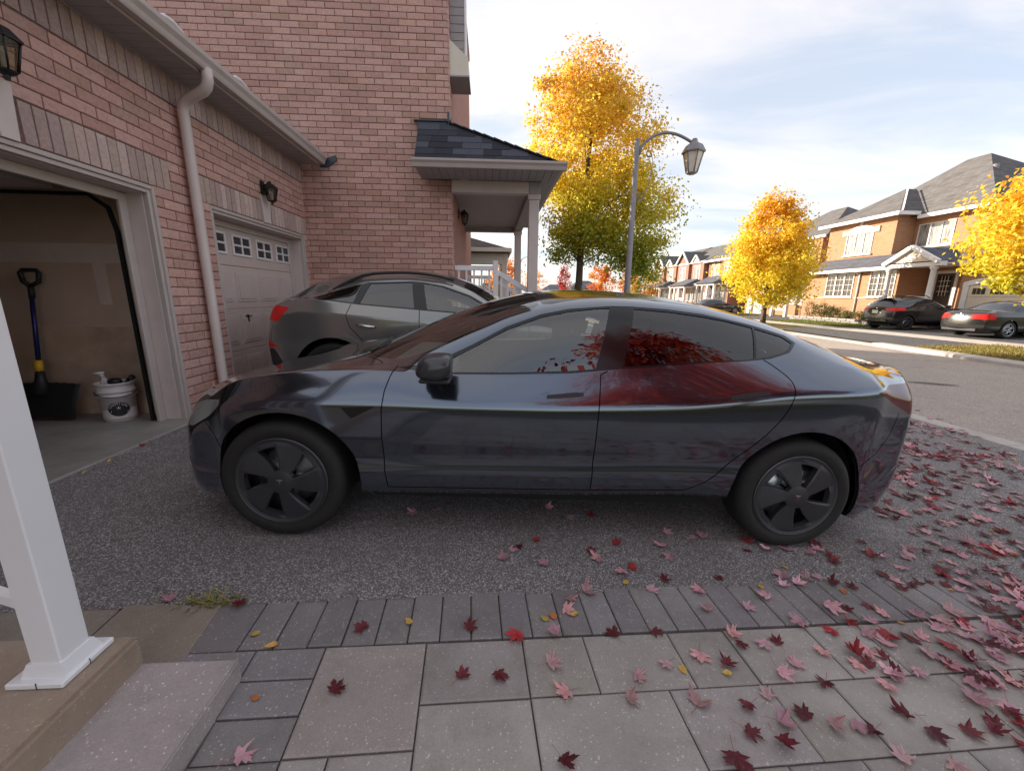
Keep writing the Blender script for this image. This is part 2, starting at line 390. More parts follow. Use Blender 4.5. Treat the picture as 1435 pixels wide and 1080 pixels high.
    def build(s, name, mat, parent=None, world=True, kind=None, label=None, xf=None):
        off = ORG.get(parent.name) if (parent is not None and world) else None
        me = s.mesh(name, off, xf); me.materials.append(M[mat] if isinstance(mat, str) else mat)
        o = bpy.data.objects.new(name, me); C.objects.link(o)
        if parent is not None:
            o.parent = parent; ORG[o.name] = ORG.get(parent.name, Vector((0, 0, 0)))
        if kind: o['kind'] = kind
        if label: o['label'] = label
        return o
def struct(name, mb, mat): return mb.build(name, mat, kind='structure')
def inst(name, me, parent, loc, scale=(1, 1, 1), rot=None):
    o = bpy.data.objects.new(name, me); C.objects.link(o)
    if parent is not None: o.parent = parent; loc = Vector(loc)-ORG[parent.name]; 
    o.location = loc; o.scale = scale
    if rot is not None: o.rotation_mode = 'QUATERNION'; o.rotation_quaternion = rot
    return o
def copy_tree(o, parent=None):
    c_ = o.copy(); C.objects.link(c_)
    if parent is not None: c_.parent = parent
    ORG[c_.name] = ORG.get(o.name, Vector((0, 0, 0)))
    for ch in list(o.children): copy_tree(ch, c_)
    return c_
def text_mesh(txt, size):
    cu = bpy.data.curves.new('glyphs', 'FONT'); cu.body = txt; cu.size = size; cu.align_x = 'CENTER'; cu.resolution_u = 3
    o = bpy.data.objects.new('glyphs', cu); C.objects.link(o); bpy.context.view_layer.update()
    me = o.evaluated_get(bpy.context.evaluated_depsgraph_get()).to_mesh()
    vs = [tuple(v.co) for v in me.vertices]; fs = [tuple(p.vertices) for p in me.polygons]
    o.evaluated_get(bpy.context.evaluated_depsgraph_get()).to_mesh_clear()
    bpy.data.objects.remove(o); bpy.data.curves.remove(cu)
    return vs, fs
SLOPE = 0.0406
def gz(x): return -SLOPE*(x+1.1377)
def zfar(x): return -.25+.02*(x-14)
# ------------------------------------------------------------------ cars: a lofted shell, cut into panels along their real shut lines
def pchip(tbl):
    t = np.array(sorted(tbl), float); x, y = t[:, 0], t[:, 1]; h = np.diff(x); d = np.diff(y)/h; n = len(x)
    mm = np.zeros(n)
    for i in range(1, n-1):
        if d[i-1]*d[i] > 0:
            w1, w2 = 2*h[i]+h[i-1], h[i]+2*h[i-1]; mm[i] = (w1+w2)/(w1/d[i-1]+w2/d[i])
    mm[0], mm[-1] = d[0], d[-1]
    def f(q):
        q = min(max(q, x[0]), x[-1]); i = min(max(int(np.searchsorted(x, q))-1, 0), n-2)
        s_ = (q-x[i])/h[i]; a_, b_ = s_*s_, s_*s_*s_
        return (2*b_-3*a_+1)*y[i]+(b_-2*a_+s_)*h[i]*mm[i]+(-2*b_+3*a_)*y[i+1]+(b_-a_)*h[i]*mm[i+1]
    return f
def in_poly(p, poly):
    x, y = p; c_ = False; j = len(poly)-1
    for i in range(len(poly)):
        xi, yi = poly[i]; xj, yj = poly[j]
        if (yi > y) != (yj > y) and x < (xj-xi)*(y-yi)/(yj-yi)+xi: c_ = not c_
        j = i
    return c_
def strip(pl, w=.0028):
    q = [Vector(p) for p in pl]; a_, b_ = [], []
    for i, p in enumerate(q):
        d = (q[min(i+1, len(q)-1)]-q[max(i-1, 0)]).normalized(); nn = Vector((-d.y, d.x))*w
        a_.append(tuple(p+nn)); b_.append(tuple(p-nn))
    return a_+b_[::-1]
def smooth_poly(pts, n=4, closed=False):
    out = []; q = [Vector(p) for p in pts]; k = len(q)
    rngk = range(k) if closed else range(k-1)
    for i in rngk:
        p0, p1, p2, p3 = q[(i-1) % k] if (closed or i > 0) else q[0], q[i], q[(i+1) % k], q[(i+2) % k] if (closed or i+2 < k) else q[-1]
        for j in range(n):
            t = j/n; out.append(tuple(.5*((2*p1)+(p2-p0)*t+(2*p0-5*p1+4*p2-p3)*t*t+(3*p1-p0-3*p2+p3)*t**3)))
    if not closed: out.append(tuple(q[-1]))
    return out
def circ(cx, cz, r, n=28, a0=0, a1=2*math.pi): return [(cx+r*math.cos(a0+(a1-a0)*i/n), cz+r*math.sin(a0+(a1-a0)*i/n)) for i in range(n)]

class Shell:
    def __init__(s, sp, ns=130, q=1.0):
        s.sp = sp; T = {k: pchip(v) for k, v in sp['t'].items()}
        x0, x1 = sp['x']; xf, xb = sp['ref']
        nf, nb = max(6, int(ns*.14)), max(6, int(ns*.14))
        xs = [x0+(xf-x0)*(i/nf)**2.0 for i in range(nf)]
        xs += [xf+(xb-xf)*i/(ns-nf-nb) for i in range(ns-nf-nb)]
        xs += [x1-(x1-xb)*(1-i/nb)**2.0 for i in range(nb+1)]
        subs = [max(1, round(k*q)) for k in (2, 4, 2, 4, 6, 6, 10, 6, 6)]
        zone = [0, 0]+[0]*sum(subs[:6])+[1]*subs[6]+[2]*sum(subs[7:])
        smf, pf = sp['sweepf']; smr, pr = sp['sweepr']; Wd = sp['W']
        G = []
        for x in xs:
            zl, zb, zt = T['zlo'](x), T['zbelt'](x), T['ztop'](x); xr = min(max(x, xf), xb)
            zlr, zbr = T['zlo'](xr), T['zbelt'](xr)
            fr = lambda z: zl+(z-zlr)/(zbr-zlr)*(zb-zl)
            g = (zb-zl)/(zbr-zlr)
            yb, ys = T['ybelt'](x), T['ysh'](x); ge = min(1, g*1.7); ys = yb+(ys-yb)*ge
            K = [(ys*.72, zl-.02*g), (ys-.045*ge, zl), (ys-.016*ge, fr(T['zcr'](xr))), (ys-.024*ge, fr(T['zcr'](xr)+.045)), (ys-.006*ge, fr(T['zmid'](xr))), (ys, fr(T['zsh'](xr))),
                 (yb, zb), (T['yrail'](x), T['zrail'](x))]
            K += [(K[-1][0]*.55, K[-1][1]+(zt-K[-1][1])*.74), (0, zt), (-K[-1][0]*.55, K[-1][1]+(zt-K[-1][1])*.74)]
            K = [np.array(k) for k in K]; n = len(K)-1
            tan = []
            for i in range(len(K)):
                if i == 0: tan.append((K[1]-K[0])/max(1e-6, np.linalg.norm(K[1]-K[0]))); continue
                if i == len(K)-1: tan.append(np.array([-1., 0])); continue
                a_, b_ = K[i]-K[i-1], K[i+1]-K[i]; la, lb = max(1e-6, np.linalg.norm(a_)), max(1e-6, np.linalg.norm(b_))
                tan.append((b_/lb*la+a_/la*lb)/(la+lb))
            soft = sp.get('soft', {5: .25, 2: .35, 6: .3})
            row = [np.array((0., K[0][1])), np.array((K[0][0]*.5, K[0][1]))]
            for i in range(n-1):
                d = max(1e-6, np.linalg.norm(K[i+1]-K[i])); ta, tb = tan[i]*d*soft.get(i, 1), tan[i+1]*d*soft.get(i+1, 1)
                for j in range(subs[i]):
                    t = j/subs[i]; a2, a3 = t*t, t**3
                    row.append((2*a3-3*a2+1)*K[i]+(a3-2*a2+t)*ta+(-2*a3+3*a2)*K[i+1]+(a3-a2)*tb)
            row.append(K[n-1])
            kf = max(0, min(1, (sp['swx'][0]-x)/(sp['swx'][0]-x0))); kf = kf*kf*(3-2*kf)
            kr = max(0, min(1, (x-sp['swx'][1])/(x1-sp['swx'][1]))); kr = kr*kr*(3-2*kr)
            G.append([(x+kf*smf*(abs(p[0])/Wd)**pf-kr*smr*(abs(p[0])/Wd)**pr, -p[0], p[1]) for p in row])
        G = np.array(G); s.G = G
        du = np.gradient(G, axis=0); dv = np.gradient(G, axis=1); nn = np.cross(du, dv); ln = np.linalg.norm(nn, axis=2, keepdims=True)
        nn = nn/np.maximum(ln, 1e-12)
        nn[:, 0] = nn[:, 1]; mid = nn[len(xs)//2, 2+sum(subs[:5])]
        if mid[1] > 0: nn = -nn
        for e, sg, (am, pw) in ((0, -1, (smf, pf)), (-1, 1, (smr, pr))):
            for j in range(G.shape[1]):
                y = abs(G[e, j, 1]); sl = am*pw*(y/Wd)**(pw-1)/Wd
                v = np.array([sg, -sl, 0]); nn[e, j] = v/np.linalg.norm(v)
        nn[:, -1, 1] = 0; nn[:, -1] /= np.maximum(1e-9, np.linalg.norm(nn[:, -1], axis=1, keepdims=True))
        bm = bmesh.new(); ln_ = bm.verts.layers.float_vector.new('nrm'); lz = bm.faces.layers.int.new('zone')
        V = [[None]*G.shape[1] for _ in xs]
        for i in range(G.shape[0]):
            for j in range(G.shape[1]):
                v = bm.verts.new(G[i, j]); v[ln_] = nn[i, j]; V[i][j] = v
        for i in range(G.shape[0]-1):
            for j in range(G.shape[1]-1):
                f = bm.faces.new((V[i][j], V[i+1][j], V[i+1][j+1], V[i][j+1])); f[lz] = zone[j]
        bm.normal_update(); s.bm = bm; s.ln, s.lz = ln_, lz
        s.bvh = BVHTree.FromBMesh(bm)
    def at(s, x, z, rear=False):     # outer surface point of the near flank at (x, z), and its normal
        h = s.bvh.ray_cast(Vector((x, -3, z)), Vector((0, 1, 0)))
        n_ = h[1]; n_ = n_ if n_.y < 0 else -n_
        return h[0], n_
    def at_end(s, y, z, front=False):
        h = s.bvh.ray_cast(Vector((-9 if front else 12, -abs(y)-.012, z)), Vector((1 if front else -1, 0, 0)))
        return h[0]
    def cut(s, zones, poly, ax, pred=None):
        bm = s.bm; lz = s.lz; i0, i1 = ax
        k0 = min(p[0] for p in poly); k1 = max(p[0] for p in poly); k2 = min(p[1] for p in poly); k3 = max(p[1] for p in poly)
        def box(f):
            a_ = [v.co[i0] for v in f.verts]; b_ = [v.co[i1] for v in f.verts]; return min(a_), max(a_), min(b_), max(b_)
        cand = {}
        for f in bm.faces:
            if f[lz] not in zones or (pred and not pred(f)): continue
            b = box(f)
            if b[1] >= k0 and b[0] <= k1 and b[3] >= k2 and b[2] <= k3: cand[f] = b
        e = 1e-5
        for i in range(len(poly)):
            p, q = poly[i], poly[(i+1) % len(poly)]
            x0, x1, z0, z1 = min(p[0], q[0])-e, max(p[0], q[0])+e, min(p[1], q[1])-e, max(p[1], q[1])+e
            sub = [f for f, b in cand.items() if b[1] >= x0 and b[0] <= x1 and b[3] >= z0 and b[2] <= z1]
            if not sub: continue
            nrm = Vector((0, 0, 0)); nrm[i0] = q[1]-p[1]; nrm[i1] = -(q[0]-p[0])
            if nrm.length < 1e-9: continue
            co = Vector((0, 0, 0)); co[i0] = p[0]; co[i1] = p[1]
            geom = set(sub)
            for f in sub: geom.update(f.edges); geom.update(f.verts)
            for f in sub: del cand[f]
            r_ = bmesh.ops.bisect_plane(bm, geom=list(geom), dist=1e-6, plane_co=co, plane_no=nrm.normalized())
            for g in r_['geom']:
                if isinstance(g, bmesh.types.BMFace) and g.is_valid: cand[g] = box(g)
    def finish(s, regions):
        """regions: (label, zones, polygon, axes, predicate); the first that holds a face's centre names it"""
        for lab, zones, poly, ax, pred in regions: s.cut(zones, poly, ax, pred)
        s.lab = {}
        bbs = [(min(p[0] for p in r[2]), max(p[0] for p in r[2]), min(p[1] for p in r[2]), max(p[1] for p in r[2])) for r in regions]
        for f in s.bm.faces:
            c_ = f.calc_center_median(); lab = 'body'
            for (l_, zones, poly, ax, pred), bb in zip(regions, bbs):
                p = (c_[ax[0]], c_[ax[1]])
                if f[s.lz] in zones and bb[0] <= p[0] <= bb[1] and bb[2] <= p[1] <= bb[3] and (not pred or pred(f)) and in_poly(p, poly): lab = l_; break
            s.lab.setdefault(lab, []).append(f)
    def part(s, labels, name, mat, parent, sides=(1,), off=0, lip=.012):
        vs, fs, ns_ = [], [], []
        fl = [f for l_ in labels for f in s.lab.get(l_, [])]
        if name == 'inner_shell':
            e0, e1 = s.sp['x'][0]+.46, s.sp['x'][1]-.50
            fl = [f for f in fl if e0 < f.calc_center_median().x < e1]
        if not fl: return None
        fset = set(fl); idx = {}
        for f in fl:
            for v in f.verts:
                if v not in idx:
                    n_ = Vector(v[s.ln]); n_ = n_.normalized() if n_.length > 1e-6 else Vector((0, -1, 0))
                    idx[v] = len(vs); vs.append(v.co-n_*off); ns_.append(n_)
        for f in fl:
            ids = [idx[v] for v in f.verts]
            fn = f.normal
            if fn.length < .5:
                fn = Vector((0, 0, 0))
            if fn.dot(sum((ns_[i] for i in ids), Vector((0, 0, 0)))) < 0: ids = ids[::-1]
            fs.append(tuple(ids))
        if lip:
            for f in fl:
                for e in f.edges:
                    if sum(1 for g in e.link_faces if g in fset) != 1: continue
                    a_, b_ = e.verts
                    if abs(a_.co.y) < 1e-4 and abs(b_.co.y) < 1e-4: continue
                    na, nb = ns_[idx[a_]], ns_[idx[b_]]
                    out_ = (b_.co-a_.co).cross(na)
                    if out_.length < 1e-9: continue
                    out_.normalize()
                    cm = f.calc_center_median()
                    if out_.dot(cm-a_.co) > 0: out_ = -out_
                    k = len(vs); vs += [vs[idx[a_]].copy(), vs[idx[b_]].copy(), vs[idx[b_]]-nb*lip, vs[idx[a_]]-na*lip]; ns_ += [out_]*4
                    q = (k, k+1, k+2, k+3)
                    if (vs[k+1]-vs[k]).cross(vs[k+3]-vs[k]).dot(out_) < 0: q = q[::-1]
                    fs.append(q)
        V, F, NN = [], [], []
        for sd_ in sides:
            b = len(V)
            if sd_ > 0: V += [tuple(v) for v in vs]; NN += [tuple(n_) for n_ in ns_]; F += [tuple(b+i for i in f) for f in fs]
            else: V += [(v.x, -v.y, v.z) for v in vs]; NN += [(n_.x, -n_.y, n_.z) for n_ in ns_]; F += [tuple(b+i for i in f[::-1]) for f in fs]
        me = bpy.data.meshes.new(name); me.from_pydata(V, [], F); me.polygons.foreach_set('use_smooth', [True]*len(F))
        me.normals_split_custom_set_from_vertices(NN); me.materials.append(M[mat])
        o = bpy.data.objects.new(name, me); C.objects.link(o); o.parent = parent; ORG[o.name] = Vector((0, 0, 0))
        return o

def flank_prism(sh, pts, side, depth, out_):    # a thin plate following the flank: front face out_ metres proud of it
    mb = MB(); top, bot = [], []
    for x, z in pts:
        p, n_ = sh.at(x, z)
        a_, b_ = p+n_*out_, p-n_*depth
        if side < 0: a_.y *= -1; b_.y *= -1
        top.append(a_); bot.append(b_)
    n = len(pts); tri = tessellate_polygon([[Vector((p[0], p[1], 0)) for p in pts]])
    vs = top+bot; fs = []
    for t in tri:
        t = list(t); nn = (vs[t[1]]-vs[t[0]]).cross(vs[t[2]]-vs[t[0]])
        if nn.y*side > 0: t = t[::-1]
        fs.append(tuple(t))
    for i in range(n): fs.append((i, (i+1) % n, n+(i+1) % n, n+i))
    mb.add(vs, fs); return mb

def wheel(parent, x, yc, side, r=.335, rim=.243, w=.225, style='aero', zc=None, rim_mat='wheel_grey', spokes=5):
    """tyre, rim barrel, brake disc and cover; the outer face is at yc"""
    zc = r if zc is None else zc; sg = -side   # outward direction along y
    o = bpy.data.objects.new('wheel', None); C.objects.link(o); o.parent = parent; o.location = (x, yc, zc); ORG[o.name] = Vector((0, 0, 0))
    Y = lambda d: sg*d    # d > 0 is outward
    t = MB(); pr = [(rim-.004, -.012), (rim+.008, -.002), (rim+.03, .004), (r-.045, .006), (r-.02, -.004), (r-.006, -.022), (r-.001, -.05), (r, -w*.5), (r-.001, -w+.05), (r-.02, -w), (rim, -w+.01)]
    t.lathe([(a_, Y(b_)) for a_, b_ in pr], 64, 'Y', flip=sg < 0)
    for k in range(4):      # tread grooves stand as ribs
        pass
    ty = t.build('tyre', 'rubber', o, world=False)
    b = MB(); b.lathe([(rim, Y(-.010)), (rim-.012, Y(-.02)), (rim-.03, Y(-w+.02)), (.05, Y(-w+.03))], 48, 'Y', flip=sg > 0)
    b.lathe([(.001, Y(-.10)), (rim-.03, Y(-.10))], 40, 'Y', flip=sg < 0)
    b.build('wheel_barrel', 'liner', o, world=False)
    dsk = MB(); dsk.lathe([(.06, Y(-.075)), (.165, Y(-.075)), (.165, Y(-.095))], 40, 'Y', flip=sg < 0)
    ca = R(35 if side > 0 else 145)
    dsk.box(.13*math.cos(ca)-.05, Y(-.05), .13*math.sin(ca)-.06, .13*math.cos(ca)+.05, Y(-.1), .13*math.sin(ca)+.06)
    dsk.build('brake_disc', 'alloy', o, world=False)
    return o
def add_aero_cover(o, side, rim=.243, rot=0.0):
    sg = -side; mb = MB(); rr = [.001, .028, .05, .068, .10, .13, .16, .198, .208, rim-.018, rim-.006, rim]
    hh = [.018, .018, .015, .011, .008, .006, .004, .002, .001, -.001, .003, -.004]
    V, F = [], []; NS, NB = 3, 11; NA = 5*(NS+NB); vs = []
    for r_, h in zip(rr, hh):
        rc = min(max(r_, .07), .200); a0 = (rc-.07)*40; wd = 25+(rc-.07)*40; ring = []
        for k in range(5):
            angs = [a0+wd*i/NS for i in range(NS)]+[a0+wd+(72-wd)*i/NB for i in range(NB)]
            for i, q in enumerate(angs):
                b_ = 0 if i <= NS else (i-NS)/NB       # each blade is twisted a little
                dz = .012*(b_-.5)*min(1, max(0, (r_-.05)/.08))*(1 if r_ < rim-.02 else 0) if i >= NS else 0
                if i < NS and i > 0: dz = 0
                a_ = R(rot+72*k+q); ring.append(len(V)); V.append((r_*math.cos(a_), sg*(h+dz), r_*math.sin(a_)))
        vs.append(ring)
    for i in range(len(rr)-1):
        for k in range(NA):
            if 3 <= i <= 6 and k % (NS+NB) < NS: continue
            k2 = (k+1) % NA; f = (vs[i][k], vs[i][k2], vs[i+1][k2], vs[i+1][k]); F.append(f if sg < 0 else f[::-1])
    cnt = {}
    for f in F:
        for a_, b_ in zip(f, f[1:]+f[:1]): cnt[(min(a_, b_), max(a_, b_))] = cnt.get((min(a_, b_), max(a_, b_)), 0)+1
    for (a_, b_), c_ in cnt.items():
        if c_ == 1:
            r_ = math.hypot(V[a_][0], V[a_][2])
            k = len(V); V += [(V[b_][0]*.97, V[b_][1]-sg*.03, V[b_][2]*.97), (V[a_][0]*.97, V[a_][1]-sg*.03, V[a_][2]*.97)]
            F.append((a_, b_, k, k+1))
    mb.add(V, F); c = mb.build('wheel_cover', 'wheel_grey', o, world=False)
    rg = MB(); rg.lathe([(rim-.003, sg*-.004), (rim-.001, sg*.003), (rim+.002, sg*-.002)], 64, 'Y', flip=sg < 0); rg.build('rim_edge', 'alloy_dull', o, world=False)
    sp = MB()
    for k in range(5):
        a_ = math.radians(rot+72*k+48); d = Vector((math.cos(a_), 0, math.sin(a_))); e = Vector((-math.sin(a_), 0, math.cos(a_)))
        p0, p1 = d*.05, d*(rim-.03)
        sp.add([p0+e*.03+Vector((0, -sg*.035, 0)), p0-e*.03+Vector((0, -sg*.035, 0)), p1-e*.022+Vector((0, -sg*.03, 0)), p1+e*.022+Vector((0, -sg*.03, 0)),
                p0+e*.03+Vector((0, -sg*.07, 0)), p0-e*.03+Vector((0, -sg*.07, 0)), p1-e*.022+Vector((0, -sg*.07, 0)), p1+e*.022+Vector((0, -sg*.07, 0))],
               [(0, 1, 2, 3), (7, 6, 5, 4), (0, 3, 7, 4), (1, 5, 6, 2)])
    sp.build('spokes', 'alloy', o, world=False)
    lg = MB()       # the maker's small three-stroke emblem on the hub
    yl = sg*.0195; q = .017
    for pts in ([(-1, .9), (-.55, 1.05), (0, .98), (.55, 1.05), (1, .9), (.8, .55), (.35, .72), (.12, .3), (0, -1), (-.12, .3), (-.35, .72), (-.8, .55)],):
        p3 = [(x*q, yl, z*q) for x, z in pts]; lg.prism(p3, (0, -sg*.003, 0))
    lg.build('hub_emblem', 'chrome', o, world=False)
    return c
def add_spokes(o, side, n=5, rim=.25, mat='alloy', wd=.05, tw=.35):
    sg = -side; mb = MB()
    for k in range(n):
        for j in (-1, 1):
            a_ = 2*math.pi*k/n+j*.09; b_ = 2*math.pi*k/n+j*tw*.62
            p0 = Vector((.04*math.cos(a_), sg*.0, .04*math.sin(a_))); p1 = Vector(((rim-.012)*math.cos(b_), -sg*.012, (rim-.012)*math.sin(b_)))
            mb.tube([p0, (p0+p1)/2+Vector((0, -sg*.012, 0)), p1], [wd*.42, wd*.34, wd*.36], 6)
    mb.lathe([(.001, sg*.012), (.05, sg*.010), (.06, -sg*.01)], 20, 'Y', flip=sg < 0)
    mb.lathe([(rim-.016, -sg*.008), (rim-.006, sg*.004), (rim+.004, -sg*.004)], 48, 'Y', flip=sg < 0)
    return mb.build('alloy_rim', mat, o, world=False)
def well(parent, x, side, r, zc, y0=-.905, y1=-.50, mat='liner'):
    mb = MB(); sg = 1 if side > 0 else -1
    n = 26; a0, a1 = R(-8), R(188); V = []; F = []
    for i in range(n+1):
        a_ = a0+(a1-a0)*i/n
        for y in (y0, y1): V.append((x+r*math.cos(a_), y*sg, zc+r*math.sin(a_)))
    for i in range(n): F.append((2*i, 2*i+1, 2*i+3, 2*i+2))
    c_ = len(V); V.append((x, y1*sg, zc))
    for i in range(n): F.append((2*i+1, 2*i+3, c_))
    mb.add(V, F); return mb.build('wheel_well', mat, parent, world=False)
plain('alloy_dull', (.13, .13, .14), .4, metal=.7, var=.05)
plain('mirror_cap', (.045, .046, .052), .3, metal=.3, coat=.3, var=.05)
def seat(parent, x, y, mat='seat_dark', name='seat', wdt=.5, head=True, zb=.30):
    mb = MB(); mb.bbox(x-.30, y-wdt/2, zb, x+.2, y+wdt/2, zb+.22, .05)
    bm = bmesh.new(); bmesh.ops.create_cube(bm, size=1)
    for v in bm.verts: v.co = Vector((v.co.x*(.16 if v.co.z < 0 else .10), v.co.y*wdt*(1 if v.co.z < 0 else .82), v.co.z*.62))
    bmesh.ops.bevel(bm, geom=bm.edges[:], offset=.035, segments=2, affect='EDGES')
    mb.frombm(bm, Matrix.Translation((x+.26, y, zb+.50)) @ Matrix.Rotation(R(18), 4, 'Y'))
    o = mb.build(name, mat, parent, world=False)
    if head:
        h = MB(); bm = bmesh.new(); bmesh.ops.create_cube(bm, size=1)
        for v in bm.verts: v.co = Vector((v.co.x*.09, v.co.y*.27, v.co.z*.17))
        bmesh.ops.bevel(bm, geom=bm.edges[:], offset=.03, segments=2, affect='EDGES')
        h.frombm(bm, Matrix.Translation((x+.385, y, zb+.865)) @ Matrix.Rotation(R(12), 4, 'Y')); h.build('headrest', mat, o, world=False)
    return o

# ---- the dark grey electric sedan across the driveway
SED = dict(x=(-.80, 3.84), ref=(-.28, 3.28), W=.925, sweepf=(.36, 2.4), sweepr=(.40, 2.7), swx=(-.18, 3.08), soft={5: .45, 2: .35, 6: .3}, t=dict(
    zlo=[(-.80, .50), (-.798, .37), (-.79, .29), (-.77, .235), (-.70, .195), (-.55, .175), (-.3, .19), (.4, .272), (1.58, .293), (2.24, .312), (2.9, .27), (3.3, .20), (3.5, .17), (3.66, .19), (3.74, .24), (3.80, .34), (3.83, .46), (3.84, .58)],
    zbelt=[(-.80, .50), (-.79, .565), (-.765, .625), (-.70, .69), (-.55, .762), (-.33, .836), (-.13, .890), (.19, .936), (.5, .954), (.71, .951), (.912, .942), (1.2, .955), (1.534, .975), (1.802, 1.01), (2.256, 1.06), (2.624, 1.090), (2.8, 1.098), (3.0, 1.085), (3.2, 1.068), (3.45, 1.035), (3.62, 1.012), (3.74, .985), (3.79, .955), (3.812, .87), (3.825, .76), (3.838, .64), (3.84, .58)],
    ztop=[(-.80, .50), (-.79, .572), (-.765, .64), (-.70, .72), (-.55, .775), (-.32, .838), (-.05, .900), (.13, .940), (.28, .976), (.45, 1.055), (.85, 1.245), (1.2, 1.372), (1.45, 1.424), (1.75, 1.443), (2.1, 1.432), (2.5, 1.385), (2.9, 1.297), (3.2, 1.195), (3.4, 1.115), (3.52, 1.078), (3.66, 1.064), (3.735, 1.064), (3.765, 1.035), (3.79, .98), (3.812, .88), (3.825, .765), (3.838, .642), (3.84, .58)],
    zrail=[(-.80, .50), (-.79, .57), (-.765, .635), (-.70, .71), (-.55, .772), (-.32, .838), (-.05, .902), (.2, .945), (.45, .966), (.62, .975), (.75, 1.0), (.85, 1.037), (1.0, 1.113), (1.18, 1.215), (1.37, 1.29), (1.53, 1.326), (1.77, 1.353), (1.9, 1.356), (2.3, 1.333), (2.59, 1.287), (2.8, 1.237), (2.95, 1.19), (3.1, 1.142), (3.25, 1.10), (3.45, 1.055), (3.62, 1.036), (3.73, 1.03), (3.765, 1.005), (3.79, .966), (3.812, .875), (3.825, .762), (3.838, .641), (3.84, .58)],
    yrail=[(-.80, .62), (-.5, .66), (0, .71), (.45, .745), (.71, .785), (.85, .768), (1.0, .738), (1.18, .702), (1.37, .672), (1.53, .655), (1.9, .64), (2.3, .63), (2.6, .632), (2.95, .65), (3.2, .665), (3.5, .67), (3.83, .60)],
    ybelt=[(-.80, .74), (-.6, .765), (-.3, .81), (0, .835), (.55, .846), (1, .848), (1.8, .846), (2.4, .826), (2.9, .80), (3.3, .765), (3.6, .73), (3.83, .68)],
    ysh=[(-.80, .80), (-.6, .84), (-.3, .90), (0, .922), (.4, .920), (1, .921), (2, .921), (2.6, .926), (2.95, .924), (3.3, .90), (3.6, .855), (3.83, .80)],
    zsh=[(-.28, .76), (.3, .79), (1.4, .80), (1.7, .812), (2.1, .838), (2.45, .89), (2.75, .94), (3.28, .985)],
    zmid=[(-.28, .60), (1, .61), (2.5, .64), (3.28, .68)], zcr=[(-.28, .36), (.3, .41), (.94, .425), (1.57, .438), (2.28, .46), (2.9, .44), (3.28, .40)]))
SED_POS = dict(x0=-1.1377, y0=2.0693, ph=-.0186, be=.0406)
